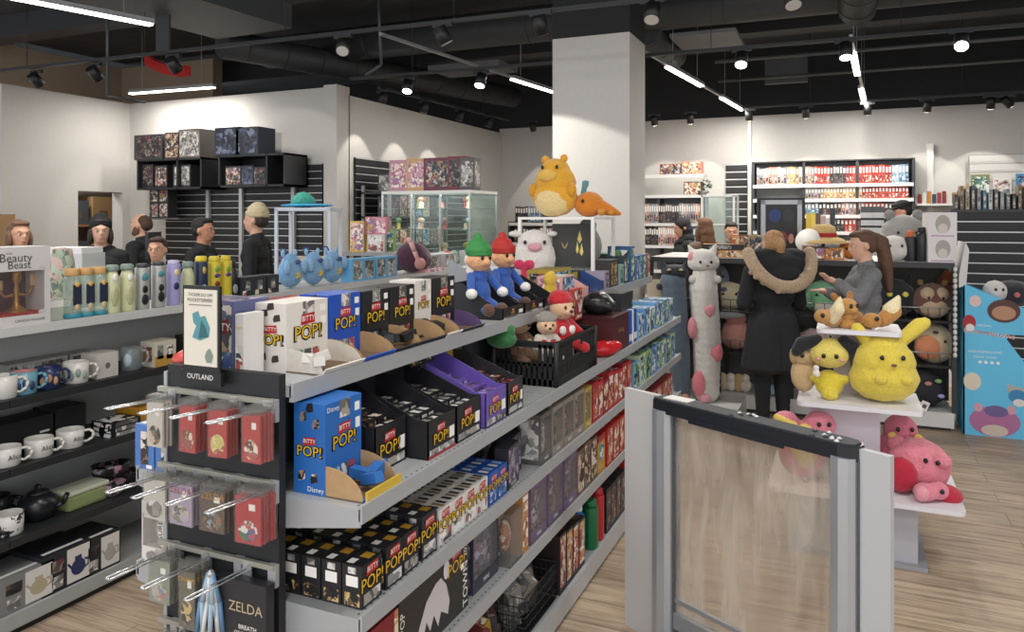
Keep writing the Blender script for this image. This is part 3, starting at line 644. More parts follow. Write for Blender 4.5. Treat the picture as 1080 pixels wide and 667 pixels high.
# beyond the dolls
blob('padded_panel', [((0, 0, .05), (.05, .02, .06)), ((0, .0, .12), (.045, .025, .045)), ((.0, 0, .02), (.03, .015, .03))], plush('#d3b040'), None, .008, loc=(-1.37, 3.62, ZD-.002), rz=1.1, label='yellow padded fan-shaped piece beside the black counter displays', cat='toy')
inst(pkg(.20, .14, .12, M('#d9a8a6', .5), [('f', .05, .05, .95, .95, A_BLUE), ('l', .1, .1, .9, .9, A_PINK), ('t', .05, .1, .95, .9, M('#d8d3d0', .5))]), 'toy_box', (-1.42, 3.84, ZD), PI/2, 'pink toy box with blue front on the deck', 'box')
inst(pkg(.30, .16, .14, M('#b09a3c', .5), [('f', .03, .05, .97, .9, A_BLUE), ('l', .1, .1, .9, .85, A_MIX), ('t', .05, .08, .95, .92, M('#7f6f2e', .6))]), 'toy_box', (-1.55, 4.08, ZD), PI/2, 'yellow topped toy box behind the pink toy box', 'box')
counter_display('counter_display', 3.95, -1.305, ZD, .2, .13, .1, .05, M('#d8a9a0', .5), M('#e9dfda', .5), 'pink sloping counter display near the yellow padded piece', logo=False)
counter_display('counter_display', 4.2, -1.305, ZD, .28, .15, .11, .06, M('#23427e', .5), YB, 'navy and yellow counter display on the deck edge', logo=False, contents=None)
for i, (y, w_, h_, m, fm, lb) in enumerate([(4.42, .1, .11, M('#9d95a8', .5), A_PURP, 'lilac printed box before the dark emblem carton'), (4.58, .18, .17, M('#33322e', .5), A_GOLDB, 'dark carton with gold shard picture at deck edge'), (4.76, .09, .13, M('#8fb8b5', .5), A_GREEN, 'pale teal boxed figure on the deck edge'), (4.86, .09, .18, M('#2c3b3f', .5), A_GREY, 'dark boxed figure on the deck edge')]):
    inst(pkg(w_, .12, h_, m, [('f', .15, .1, .85, .9, fm)]), 'toy_box', (-1.37, y, ZD), PI/2, lb, 'box')
for k in range(2):
    inst(pkg(.22, .2, .11, M('#3a3c38', .5), [('t', .05, .05, .95, .95, M('#434640', .6))]), 'toy_box', (-1.55, 4.4+k*.25, ZD), PI/2, ['flat olive-black carton below the dark emblem box', 'flat olive-black carton under the white display riser'][k], 'box')
for k, (y, m, fm) in enumerate([(4.98, M('#2d5a86', .5), A_GREEN), (5.09, M('#2a5f9b', .5), A_BLUE), (5.20, M('#2a5f9b', .5), A_BLUE), (5.31, M('#35517a', .5), A_BLUE), (5.42, M('#7a2f33', .5), A_RED)]):
    inst(pkg(.1, .16, .17 if k else .24, m, [('f', .06, .05, .94, .95, fm), ('l', .1, .1, .9, .9, fm)]), 'figure_box', (-1.375, y, ZD), PI/2, ('red' if k == 4 else 'blue')+' upright figure box, '+nth(k)+' in the run at far end of deck', 'box', 'figure boxes at the far end')
inst(pkg(.24, .18, .17, M('#252a28', .5), [('t', .02, .02, .98, .98, M('#2f6b45', .5)), ('f', .55, .1, .62, .95, PAPER)]), 'storage_box', (-1.6, 5.38, ZD), PI/2, 'black box with green lid at far end of the deck', 'box')
# white riser with the emblem box inside and a yellow plush on top
r = empty('display_riser', (-1.63, 4.62, ZD), 0, 'white open riser frame standing on the far part of the deck', 'riser')
rw, rd, rh = .5, .46, .42
wm = M('#e8e6e1', .4)
mb = MB(); mb.b(-rw/2, rw/2, -rd/2, rd/2, rh, rh+.016, wm); mb.build('top_board', r)
for sx in (-1, 1):
    for sy in (-1, 1): mb = MB(); mb.b(sx*rw/2-sx*.02, sx*rw/2, sy*rd/2-sy*.02, sy*rd/2, 0, rh, wm); mb.build('post', r)
mb = MB(); mb.b(-rw/2+.02, rw/2-.02, -rd/2+.01, rd/2-.01, .11, .122, clear('#eef2f2', .2)); mb.build('middle_shelf', r)
mb = MB(); D = (.24, .16, .27); mb.box((0, 0, .135), D, M('#33332f', .5)); mb.panel('r', D, .02, .02, .98, .98, M('#3b3a35', .5))
for s in (-1, 1): mb.panel('f', D, .25 if s < 0 else .33, .42, .33 if s < 0 else .41, .6, M('#a98d4a', .4), shape=[(0, .9), (1, .2), (1, 0), (.5, .2), (.0, .6)] if s < 0 else [(0, .2), (1, .9), (1, .6), (.5, .2), (0, 0)])
for (a, b2, c, e) in ((.62, .3, .7, .6), (.72, .25, .82, .55), (.66, .55, .78, .85)): mb.panel('f', D, a, b2, c, e, M('#d6c36a', .4), shape=[(.5, 0), (1, .3), (.5, 1), (0, .3)])
mb.build('emblem_box', loc=(-1.60, 4.60, ZD+.122), rz=.35, label='black box with gold emblem and crystals inside the white riser', cat='box')
# ================================================================== shelf B (upper) of the middle unit
dispenser('dispenser_box', 1.665, -1.215, ZB, .158, .1, .235, M('#2465b0', .45), A_MIX, 'tall bright blue dispenser carton at near end of second shelf', trayl=.115, th=.06, clutter=(M('#2f6ab0', .45), 3), trim=M('#c9a93a', .5), txt='Disney')
counter_display('counter_display', 1.855, -1.19, ZB, .16, .26, .23, .13, BK, M('#33302e', .6), 'black dispenser carton beside the tall bright blue one', contents=(BK, A_BROWN, 3))
counter_display('counter_display', 2.03, -1.12, ZB, .17, .3, .2, .115, BK, BK, 'black open display carton with small blind boxes, third on second shelf', contents=(BK, A_GREY, 4), strip=M('#a8323e', .5))
counter_display('counter_display', 2.21, -1.12, ZB, .17, .3, .2, .12, BK, BK, 'black open display carton just before the purple one', contents=(BK, A_GREY, 4))
counter_display('counter_display', 2.40, -1.11, ZB, .17, .32, .22, .12, PU, M('#4b3a86', .5), 'purple open display carton with blind boxes on second shelf', contents=(PU, A_PURP, 4))
counter_display('counter_display', 2.57, -1.11, ZB, .14, .3, .2, .12, M('#2a2a30', .45), YB, 'dark display carton with yellow inside at end of the row', contents=(BK, A_RED, 3))
mb = MB(); mb.box((0, 0, .06), (.16, .004, .1), BK); mb.panel('f', (.16, .004, .11), .1, .15, .9, .9, A_GOLDB, off=.001); mb.b(-.02, .02, 0, .03, 0, .012, BK)
mb.build('header_card', loc=(-1.33, 2.28, ZB+.2), rz=PI/2, label='tilted black header card above the black display cartons, under the deck', cat='card').rotation_euler = (-.5, 0, PI/2)
# black plastic crate of plush toys
def crate(loc, L_, D_, h, label):
    mb = MB(); m = M('#1b1c1d', .55); t = .008
    mb.b(-L_/2, L_/2, -D_/2, D_/2, 0, .008, m)
    for z0, z1 in ((0, .03), (h-.028, h), (h*.45, h*.52)):
        for s in (-1, 1): mb.b(-L_/2, L_/2, s*D_/2-t/2, s*D_/2+t/2, z0, z1, m); mb.b(s*L_/2-t/2, s*L_/2+t/2, -D_/2, D_/2, z0, z1, m)
    mb.b(-L_/2-.008, L_/2+.008, -D_/2-.008, -D_/2+.004, h-.012, h, m); mb.b(-L_/2-.008, L_/2+.008, D_/2-.004, D_/2+.008, h-.012, h, m)
    for s in (-1, 1): mb.b(s*L_/2-.006, s*L_/2+.008*s, -D_/2-.008, D_/2+.008, h-.012, h, m)
    n = int(L_/.024)
    for i in range(n+1):
        x = -L_/2+L_*i/n
        for s in (-1, 1): mb.b(x-.007, x+.007, s*D_/2-t/2, s*D_/2+t/2, 0, h*.5 if abs(x) < .07 else h, m)
    n = int(D_/.024)
    for i in range(n+1):
        y = -D_/2+D_*i/n
        for s in (-1, 1): mb.b(s*L_/2-t/2, s*L_/2+t/2, y-.007, y+.007, 0, h*.5 if abs(y) < .06 else h, m)
    for sx in (-1, 1):
        for sy in (-1, 1): mb.cyl((sx*L_/2, sy*D_/2, 0), (sx*L_/2, sy*D_/2, h), .012, m, n=8)
    return mb.build('plastic_crate', loc=loc, rz=PI/2, label=label, cat='crate')
crate((-1.255, 3.27, ZB), .54, .29, .19, 'black slotted plastic crate of plush toys on second shelf')
def bear(name, loc, rz, hx, belly, label, s=1.0, lying=False, hat=None, face='#d8b08e'):
    r = empty(name, loc, rz, label, 'plush toy')
    if lying: r.rotation_euler = (-1.0, .25, rz)
    r.scale = (s, s, s)
    blob('body', [((0, 0, .1), (.075, .065, .09)), ((0, -.008, .075), (.07, .065, .065))]+seg((-.045, -.03, .05), .035, (-.06, -.13, .03), .03)+seg((.045, -.03, .05), .035, (.06, -.13, .03), .03)+seg((-.06, 0, .15), .03, (-.1, -.06, .09), .026)+seg((.06, 0, .15), .03, (.1, -.06, .09), .026), plush(hx), r, .008)
    blob('head', [((0, -.01, .235), (.075, .066, .066)), ((0, -.06, .222), (.036, .03, .026))], plush(face), r, .008)
    if hat: blob('hat', [((0, .004, .278), (.078, .072, .04)), ((0, .01, .3), (.06, .06, .04))], plush(hat), r, .008)
    for q in (-1, 1):
        blob('ear', [((q*.06, .0, .295), (.028, .016, .028))], plush(hat or hx), r, .006)
        blob('belly_patch', [((q*.034, -.056, .12), (.026, .012, .03))], plush(belly), r, .006)
        mb = MB(); mb.ell((q*.027, -.072, .246), (.008, .006, .01), M('#17120f', .3)); mb.build('eye', r)
    mb = MB(); mb.ell((0, -.09, .226), (.012, .008, .009), M('#2a1b16', .4)); mb.build('nose', r)
    return r
bear('plush_bear', (-1.2, 3.12, ZB+.095), PI/2-.9, '#c9bfb2', '#b3272b', 'plush toy in grey hat lying in the black crate', .62, False, '#8b857c')
bear('plush_bear', (-1.22, 3.36, ZB+.09), PI/2-.5, '#b61f2a', '#efe9e2', 'red plush toy with white patches leaning in the crate', .85, False, '#b61f2a')
bear('plush_bear', (-1.36, 3.18, ZB+.05), PI/2-.4, '#7a5a42', '#c9b08a', 'brown plush toy deep in the crate, behind the grey-hatted one', .8)
blob('plush_hat', [((0, 0, 0), (.07, .06, .04)), ((.02, 0, .04), (.045, .045, .03))], plush('#2b6a35'), None, .008, loc=(-1.33, 2.93, ZB+.2), label='green cloth hat poking out at the near end of the crate', cat='hat')
# after the crate
r = empty('gift_box', (-1.2, 3.98, ZB), PI/2, 'maroon square gift box beyond the black crate', 'box')
mb = MB(); D = (.3, .2, .19); mb.box((0, 0, .095), D, M('#4a1e20', .45)); mb.label('f', D, 'Gaming', .5, .6, .035, M('#a98a52', .5)); mb.build('body', r)
mb = MB(); mb.box((0, 0, .186), (.306, .206, .02), M('#40191b', .45)); mb.build('lid', r)
blob('helmet', [((0, 0, .055), (.09, .085, .07)), ((0, -.06, .045), (.06, .04, .04))], M('#1c1b1d', .3), None, .008, loc=(-1.22, 3.95, ZB+.196), label='black rounded helmet on the maroon gift box', cat='helmet', rz=PI/2)
blob('snack_bag', [((0, 0, .04), (.1, .05, .045)), ((.07, 0, .05), (.05, .04, .03)), ((-.08, .01, .035), (.05, .05, .035))], M('#b3161c', .2), None, .008, loc=(-1.09-.05, 3.77, ZB), rz=.9, label='crumpled glossy red bag in front of the maroon gift box', cat='bag')
inst(pkg(.16, .02, .16, M('#c23a33', .5), [('f', .05, .05, .95, .95, A_RED)]), 'picture_card', (-1.27, 3.72, ZB+.19), PI/2, 'red picture card standing behind the crate under the deck', 'card')
for k in range(5):
    inst(pkg(.03, .15, .19, M(['#1f4f9e', '#2a60ad', '#e0e2e6', '#1f4f9e', '#27559b'][k], .5), [('f', .1, .1, .9, .3, PAPER)]), 'game_case', (-1.18, 4.185+k*.034, ZB), PI/2, 'blue spined case beside maroon gift box, '+nth(k)+' from the gift box', 'game case', 'blue cases after the gift box')
for k in range(2): inst(pkg(.24, .17, .05, M('#26272b', .5), [('t', .1, .1, .9, .9, A_DARK)]), 'game_case', (-1.22, 4.23+.02*k, ZB+.19+.05*k), PI/2, 'flat dark case on the blue spined cases, '+['lower', 'upper'][k], 'game case')
for k in range(7):
    hh = [.14, .16, .15, .17, .15, .16, .15][k]
    inst(pkg(.13, .16, hh, M(['#8db4d6', '#5f93c4', '#dfe4e8', '#6fa3cf', '#4c7a3a', '#5f93c4', '#9cb8cc'][k], .5), [('f', .05, .05, .95, .95, [A_BLUE, A_BLUE, A_GREEN][k % 3]), ('t', .05, .05, .95, .95, A_BLUE)]), 'toy_box', (-1.19, 4.47+k*.142, ZB), PI/2, 'blue and white toy box, '+nth(k)+' past the game cases on second shelf', 'box', 'blue boxes at the far end of second shelf')
# ================================================================== shelf C: ranks of small blind boxes
def rank(y0, ny, ly, nx, lx, h, base, panels, lab, logo=True, x0=-1.105):
    D = (ly*.96, lx*.94, h)
    me = pkg(*D, base, panels, logo=[('f', .5, .62, ly*.85)] if logo else None)
    me2 = pkg(*D, base, panels)
    for j in range(ny):
        for i in range(nx):
            inst(me if i == 0 else me2, 'blind_box', (x0-lx*(i+.5), y0+ly*(j+.5), ZC), PI/2, lab+', '+nth(i)+' from the aisle'+(', '+nth(j)+' rank' if ny > 1 else ''), 'box', 'blind boxes in ranks on third shelf')
pb = [('l', .12, .05, .88, .35, A_GOLDB), ('l', .2, .5, .8, .75, PAPER), ('l', .3, .8, .7, .95, A_GREY), ('t', .1, .55, .4, .9, PAPER), ('t', .55, .2, .9, .7, M('#b98f2c', .5)), ('f', .08, .06, .92, .32, A_GREY)]
rank(1.59, 1, .092, 6, .064, .108, BK, pb, 'black and gold blind box nearest end')
rank(1.70, 2, .085, 6, .064, .112, BK, pb, 'black blind box behind the black and gold ones')
rank(1.885, 1, .09, 6, .064, .125, M('#26262b', .5), pb, 'taller black blind box just before white ones')
pw = [('l', .2, .3, .8, .8, A_RED), ('t', .1, .2, .3, .8, INK), ('t', .42, .1, .62, .8, M('#8c7a55', .5)), ('t', .72, .2, .9, .8, INK), ('f', .05, .06, .95, .4, A_WHITE)]
rank(1.985, 4, .085, 6, .064, .11, M('#d8d4cf', .5), pw, 'white blind box in middle of shelf')
pu = [('t', .1, .2, .35, .8, PAPER), ('t', .55, .2, .85, .8, M('#9cb8e0', .5)), ('f', .08, .08, .92, .4, A_BLUE)]
rank(2.335, 2, .075, 6, .064, .11, M('#1f57ad', .45), pu, 'royal blue blind box after white ones')
mb = MB(); mb.prism([(-.04, 0, 0), (.05, 0, .01), (.03, 0, .1), (-.03, 0, .08)], (0, .003, 0), M('#77752f', .5)); mb.prism([(.03, 0, 0), (.06, 0, .0), (.05, 0, .13), (.03, 0, .11)], (0, .003, 0), BK)
mb.build('loose_card', loc=(-1.33, 1.75, ZC+.113), rz=.5, label='torn olive card lying upright on the black blind boxes', cat='card')
def windowbox(w, d, h, base, inner, panels=()):
    """carton with a clear front window"""
    mb = MB(); D = (w, d, h)
    t = .006
    mb.b(-w/2+t, w/2-t, d/2-t, d/2, t, h-t, base); mb.b(-w/2, -w/2+t, -d/2, d/2, t, h-t, base); mb.b(w/2-t, w/2, -d/2, d/2, t, h-t, base); mb.b(-w/2, w/2, -d/2, d/2, 0, t, base); mb.b(-w/2, w/2, -d/2, d/2, h-t, h, base)
    mb.b(-w/2+t, w/2-t, -d/2, -d/2+t, t, h*.18, base); mb.b(-w/2+t, w/2-t, -d/2, -d/2+t, h*.9, h-t, base)
    mb.panel('l', D, .1, .1, .9, .9, inner); mb.label('f', D, 'MINI', .5, .09, h*.1, PAPER)
    a = mb.mesh('windowbox')
    mb = MB(); mb.b(-w/2+t, w/2-t, -d/2+.001, -d/2+.003, h*.18, h*.9, clear('#f4f4f4', .04)); g = mb.mesh('pane')
    y_ = -d/2+.03; mb = MB(); mb.b(-w/2+t, w/2-t, y_, y_+.004, t, h-t, inner); mb.ell((0, y_-.004, h*.68), (w*.17, .018, w*.17), inner); mb.ell((0, y_-.004, h*.42), (w*.2, .018, h*.2), inner); f = mb.mesh('figure')
    return a, g, f
def wbox(parts, name, y, xf, z, d, label, group=None, cat='boxed figure'):
    r = inst(parts[0], name, (xf-d/2, y, z), PI/2, label, cat, group)
    inst(parts[2], 'figure', parent=r); inst(parts[1], 'window', parent=r); return r
pf = pkg(.13, .05, .15, M('#2b2a33', .5), [('f', .08, .16, .92, .94, A_PURP), ('f', .04, .02, .96, .14, BK), ('f', .3, .45, .7, .8, A_GREY)], [('f', 'FIGURES', .5, .08, .018, PAPER)])
for k, (y, xf) in enumerate([(2.56, -1.11), (2.68, -1.15), (2.6, -1.24), (2.73, -1.3)]): inst(pf, 'figure_box', (xf-.03, y, ZC), PI/2+.1, 'dark box with lilac print after the blue blind boxes, '+['front left one', 'front right one', 'second rank, left', 'second rank, right'][k], 'box', 'lilac print figure boxes')
for k in range(3): inst(pkg(.24, .2, .05, M('#3b2427', .5), [('t', .05, .1, .95, .9, A_DARK), ('f', .2, .2, .5, .8, PAPER)]), 'flat_box', (-1.36, 2.62, ZC+.05*k), PI/2, 'flat dark box stacked behind the lilac print boxes, '+['lowest', 'middle', 'topmost'][k], 'box')
wb = windowbox(.12, .1, .2, M('#5e5a57', .5), A_GREY)
wb2 = windowbox(.13, .12, .2, M('#8d857a', .5), A_MIX); wb3 = windowbox(.1, .12, .19, M('#b59a4e', .5), A_WARM)
wbox(wb, 'boxed_figure', 2.86, -1.1, ZC, .1, 'smoky grey window box beside the lilac print boxes')
wbox(wb, 'boxed_figure', 2.88, -1.25, ZC, .1, 'smoky grey window box in the second rank of third shelf')
for k, y in enumerate([3.0, 3.14, 3.28]): wbox(wb2, 'boxed_figure', y, -1.1, ZC, .12, 'grey window box with busy print on third shelf, '+nth(k)+' along', 'grey window boxes')
wbox(wb3, 'boxed_figure', 3.41, -1.1, ZC, .12, 'golden yellow window box before the red boxes on third shelf')
for k in range(8):
    inst(pkg(.085, .2, .19-.01*(k % 3), M(['#a8222a', '#b32b30', '#8f1d24', '#b8322f'][k % 4], .4), [('f', .08, .1, .92, .9, A_RED), ('t', .05, .1, .95, .9, A_RED)]), 'red_box', (-1.2, 3.52+k*.09, ZC), PI/2, 'red printed toy box on third shelf, '+nth(k)+' from the golden one', 'box', 'red boxes on third shelf')
for k in range(8):
    hh = .15 if k < 1 else .17
    inst(pkg(.135, .2, hh, M(['#6fa0c8', '#c9d6a8', '#8fb86a', '#4a7fb8', '#7da6cc', '#a8c48a', '#557fb0', '#b9c9a0'][k], .5), [('f', .08, .06, .92, .94, [A_GREEN, A_BLUE][k % 2]), ('t', .05, .05, .95, .95, [A_BLUE, A_GREEN][k % 2])]), 'toy_box', (-1.2, 4.32+k*.145, ZC), PI/2, 'green and blue toy box on third shelf, '+nth(k)+' from the red ones', 'box', 'green and blue boxes on third shelf')
# ================================================================== shelf E
inst(pkg(.2, .24, .2, M('#7e1f28', .4), [('l', .1, .75, .9, .95, A_RED), ('f', .62, .35, .72, .65, PAPER), ('f', .3, .3, .36, .7, M('#c45f5f', .5)), ('f', .9, 0, 1, 1, A_WARM)]), 'gift_box', (-1.23, 1.665, ZE), PI/2, 'dark red box at near end of fourth shelf', 'box')
mb = MB(); D = (.42, .16, .24); mb.box((0, 0, .12), D, M('#2a2825', .4)); mb.panel('f', D, .02, .9, .98, .96, M('#111111', .4))
pts = [(.05, 0), (.1, .3), (.3, .62), (.55, .78), (.7, .8), (.85, .62), (.95, .3), (.9, .1), (.7, .25), (.62, .05), (.5, .3), (.4, .1), (.3, .3), (.2, .05)]
mb.panel('f', D, .2, .08, .72, .85, M('#c9c2c4', .5), shape=pts); mb.panel('f', D, .6, .62, .69, .86, M('#d8d3da', .5), shape='oval', off=.001)
o_, u, v, n, a, c = mb.face('f', *D)
bitty(mb, D, 'f', .8, .72, .09, True)
mb.text('BITTY POP', o_+n*.0015+u*(.04*a)+v*(.35*c), v, -u, .034, PAPER); mb.text('TOWN', o_+n*.0015+u*(.945*a)+v*(.34*c), v, -u, .045, PAPER); mb.text('2024', o_+n*.0015+u*(.945*a)+v*(.82*c), v, -u, .03, PAPER)
mb.panel('f', D, .87, .56, .92, .64, PAPER, off=.001)
mb.build('play_set_box', loc=(-1.20, 1.995, ZE), rz=PI/2, label='large dark boxed set with a pale arched shape on fourth shelf', cat='box')
wc = windowbox(.2, .12, .23, M('#3a3846', .5), A_PURP); wc2 = windowbox(.17, .13, .22, M('#6b5a74', .5), A_PURP)
wbox(wc, 'boxed_figure', 2.36, -1.13, ZE, .12, 'tall smoky window box with purple print just after the large dark set')
mb = MB(); D = (.11, .1, .19); mb.box((0, 0, .095), D, clear('#e6e3df', .12)); a_ = mb.mesh('case'); mb = MB(); mb.box((0, .02, .09), (.08, .004, .17), A_MIX); mb.ell((0, 0, .09), (.03, .025, .06), A_WARM); f_ = mb.mesh('figure')
r = inst(a_, 'clear_case', (-1.10, 2.40-.02, ZE), PI/2, 'clear plastic case with orange tinted figure in front of smoky box', 'boxed figure'); r.location = (-1.06-.09, 2.36, ZE); r.location.x = -1.13+.04; r.location.y = 2.35; inst(f_, 'figure', parent=r)
r.location = (-1.145, 2.545, ZE)
inst(pkg(.06, .08, .22, M('#b9854a', .45), [('f', .1, .1, .9, .85, A_WARM), ('f', .1, .88, .9, .97, PAPER)]), 'slim_box', (-1.14, 2.64, ZE), PI/2, 'slim orange upright box between window boxes on fourth shelf', 'box')
for k, y in enumerate([2.78, 2.97, 3.16]): wbox(wc2, 'boxed_figure', y, -1.1, ZE, .13, 'large purple window box on fourth shelf, '+nth(k)+' along', 'purple window boxes')
for k, (y, hh) in enumerate([(3.3, .2), (3.4, .21), (3.5, .2)]): inst(pkg(.095, .18, hh, M('#6b5648', .5), [('f', .06, .06, .94, .94, A_BROWN), ('t', .05, .1, .95, .9, A_DARK)]), 'toy_box', (-1.19, y, ZE), PI/2, 'brown printed toy box on fourth shelf, '+nth(k)+' before the gold box', 'box', 'brown boxes on fourth shelf')
for k in range(5): inst(pkg(.13, .2, .11, M('#2c2422', .5), [('f', .1, .1, .9, .9, A_DARK), ('t', .1, .1, .9, .9, A_DARK)]), 'toy_box', (-1.38, 2.8+k*.16, ZE), PI/2, 'dark box at the back of fourth shelf, '+nth(k)+' along', 'box', 'dark boxes at the back of fourth shelf')
r = empty('gift_box', (-1.19, 3.62, ZE), PI/2, 'gold box with red lid on fourth shelf', 'box')
mb = MB(); D = (.12, .18, .16); mb.box((0, 0, .08), D, M('#b98f3a', .4)); mb.panel('f', D, .2, .4, .8, .9, A_BLUE); mb.build('body', r)
mb = MB(); mb.box((0, 0, .172), (.125, .185, .03), M('#9c1f26', .4)); mb.build('lid', r)
for k in range(7):
    r = empty('round_lid_box', (-1.19, 3.755+k*.115, ZE), PI/2, 'red box with white disc on its top, '+nth(k)+' from the gold box', 'box', 'red boxes with discs on fourth shelf')
    if k == 0:
        mb = MB(); D = (.105, .19, .19); mb.box((0, 0, .095), D, M('#b3241f', .35)); mb.panel('f', D, .1, .06, .9, .94, A_RED); mb.panel('f', D, .25, .2, .75, .6, A_WARM, shape='oval', off=.001); mb.panel('t', D, .1, .15, .9, .75, M('#ddd6cd', .4), shape='oval'); mb.panel('t', D, .25, .3, .75, .6, M('#6e6a68', .4), shape='oval', off=.001); rb = mb.mesh('box')
    inst(rb, 'carton', parent=r)
for k in range(5): inst(pkg(.15, .2, .17, M('#8a2a2a', .45), [('f', .06, .06, .94, .94, A_RED)]), 'red_box', (-1.2, 4.6+k*.16, ZE), PI/2, 'dull red box far along the fourth shelf, '+nth(k)+' beyond the disc boxes', 'box', 'far red boxes on fourth shelf')
# ================================================================== base
def bin_of(name, loc, L_, D_, h, label, m, wires=True):
    r = empty(name, loc, PI/2, label, 'basket'); mb = MB()
    mb.b(-L_/2, L_/2, -D_/2, D_/2, 0, .004, m)
    n = int(L_/.022)
    for i in range(n+1):
        x = -L_/2+L_*i/n
        for s in (-1, 1): mb.cyl((x, s*D_/2, 0), (x, s*D_/2, h), .002, m, n=5)
    n = int(D_/.022)
    for i in range(n+1):
        y = -D_/2+D_*i/n
        for s in (-1, 1): mb.cyl((s*L_/2, y, 0), (s*L_/2, y, h), .002, m, n=5)
    for k in range(5):
        z = h*k/4
        for s in (-1, 1): mb.cyl((-L_/2, s*D_/2, z), (L_/2, s*D_/2, z), .0026, m, n=5); mb.cyl((s*L_/2, -D_/2, z), (s*L_/2, D_/2, z), .0026, m, n=5)
    mb.build('wire_mesh', r); return r
bin_of('wire_basket', (-1.27, 2.83, ZF), .34, .32, .15, 'black wire basket of small packs on the base shelf', M('#2a2c2e', .4, .4))
bin_of('wire_basket', (-1.27, 2.36, ZF), .46, .32, .13, 'black wire basket nearest the viewer on the base shelf', M('#2a2c2e', .4, .4))
pk = [pkg(.07, .05, .09, M(c, .45), [('f', .1, .1, .9, .9, a_), ('t', .1, .1, .9, .9, a_)]) for c, a_ in (('#4a4446', A_DARK), ('#a8842e', A_WARM), ('#6e2f33', A_RED), ('#8f8a80', A_GREY), ('#2f4f8a', A_BLUE))]
cnt = 0
for (cx_, cy_, L_, n, cols) in ((-1.27, 2.36, .40, 30, [0, 1, 0, 2, 3, 1]), (-1.27, 2.83, .28, 22, [0, 3, 3, 4, 0, 3])):
    for k in range(n):
        lay = k//(n//2)
        q = k % (n//2); nx_ = 5 if n == 30 else 4
        yy = cy_-L_/2+L_*((q % nx_)+.5)/nx_; xx = cx_-.12+.24*((q//nx_)+.5)/3
        o = inst(pk[random.choice(cols)], 'small_pack', (xx, yy, ZF+.012+lay*.075), random.uniform(0, 6), 'small toy pack heaped in the '+('nearest' if n == 30 else 'second')+' wire basket, '+nth(k)+' of the heap', 'toy pack', 'small packs heaped in the wire baskets')
        o.rotation_euler = (random.uniform(-.5, .5), random.uniform(-.4, .4), random.uniform(0, 6))
for k in range(4):
    inst(pkg(.08, .2, .25-.01*k, M('#2a1f20', .45), [('f', .08, .1, .92, .95, A_WARM if k % 2 else A_RED), ('t', .05, .1, .95, .9, A_DARK)]), 'board_game_box', (-1.2, 3.06+k*.085, ZF), PI/2, 'dark upright game box on the base shelf, '+nth(k)+' after the wire baskets', 'game box', 'dark game boxes on the base shelf')
def bottle_mesh(prof, m, capm, h):
    mb = MB(); n = len(prof); mb.lathe(prof, m); a_ = mb.mesh('bottle'); return a_
def bottle(name, loc, r_, h, m, capm, label, caph=.035, shoulder=.2, group=None, capr=.62, straight=False):
    mb = MB(); sh = h*(1-shoulder)
    if straight: prof = [(r_*.95, 0), (r_, .006), (r_, h-.004), (r_*.97, h)]
    else: prof = [(r_*.92, 0), (r_, .008), (r_, sh), (r_*.9, sh+(h-sh)*.45), (r_*.62, h-.004), (r_*.58, h)]
    mb.lathe(prof, m, n=22)
    o = mb.build(name, None, loc, 0, label, 'bottle', group)
    mb = MB(); cr = r_*capr; mb.lathe([(cr, 0), (cr*1.04, .004), (cr*1.04, caph*.75), (cr*.8, caph), (cr*.3, caph*1.02)], capm, n=20); c_ = mb.build('cap', o); c_.location = (0, 0, h)
    return o
bottle('drink_bottle', (-1.17, 3.45, ZF), .04, .2, M('#1f5a9e', .4), M('#d9dde2', .4), 'blue bottle with pale cap on the base shelf')
bottle('drink_bottle', (-1.13, 3.53, ZF), .04, .2, M('#11643a', .35), M('#11643a', .35), 'green bottle beside the blue one on the base shelf', straight=True, capr=.8)
bottle('drink_bottle', (-1.13, 3.64, ZF), .036, .22, M('#b21d2c', .35), M('#b21d2c', .35), 'red bottle beside the green one on the base shelf', straight=True, capr=.8)
for k in range(4): inst(pkg(.085, .2, .22, M('#1f1f22', .45), [('f', .08, .08, .92, .92, A_DARK)]), 'board_game_box', (-1.2, 3.75+k*.09, ZF), PI/2, 'black upright box beyond the red bottle, '+nth(k)+' along', 'game box', 'black boxes beyond the bottles')
inst(pkg(.12, .2, .23, M('#a62d25', .4), [('f', .1, .1, .9, .9, A_RED)]), 'board_game_box', (-1.2, 4.16, ZF), PI/2, 'red upright box last on the base shelf before the security pedestal', 'game box')
for k in range(6): inst(pkg(.18, .22, .2, M('#5a2a2c', .45), [('f', .1, .1, .9, .9, A_MIX)]), 'board_game_box', (-1.22, 4.36+k*.19, ZF), PI/2, 'brown-red box at far end of base shelf, '+nth(k)+' past the red box', 'game box', 'far boxes on the base shelf')
# ---- left-hand side of the middle unit (just visible beside the end panel)
for k in range(3):
    inst(pkg(.074, .1, .125, M('#4a77b8', .45), [('f', .3, .1, .7, .85, A_BROWN), ('f', .6, .02, .9, .1, PAPER), ('t', .1, .1, .9, .5, PAPER)]), 'toy_box', (-1.825+.08*(k % 2), 1.61+.11*(k//2), ZB), 0, 'blue figure box on left side of middle unit, '+['outer one', 'inner one', 'rear one'][k], 'box', 'blue boxes left of the end panel')
r = empty('boxed_figure', (-1.805, 1.61, ZC), 0, 'white window box with pale figure, left of the end panel', 'boxed figure')
w_, d_, h_ = .085, .08, .175; t = .005; wm = M('#d8d3cc', .5)
mb = MB(); mb.b(-w_/2, w_/2, d_/2-t, d_/2, 0.045, h_-.035, wm); mb.b(-w_/2, w_/2, -d_/2, d_/2, h_-.035, h_, wm); mb.b(-w_/2, w_/2, -d_/2, d_/2, 0, .045, wm); mb.b(w_/2-.022, w_/2, -d_/2, d_/2-t, .045, h_-.035, wm); mb.b(-w_/2, -w_/2+.004, -d_/2, d_/2-t, .045, h_-.035, wm)
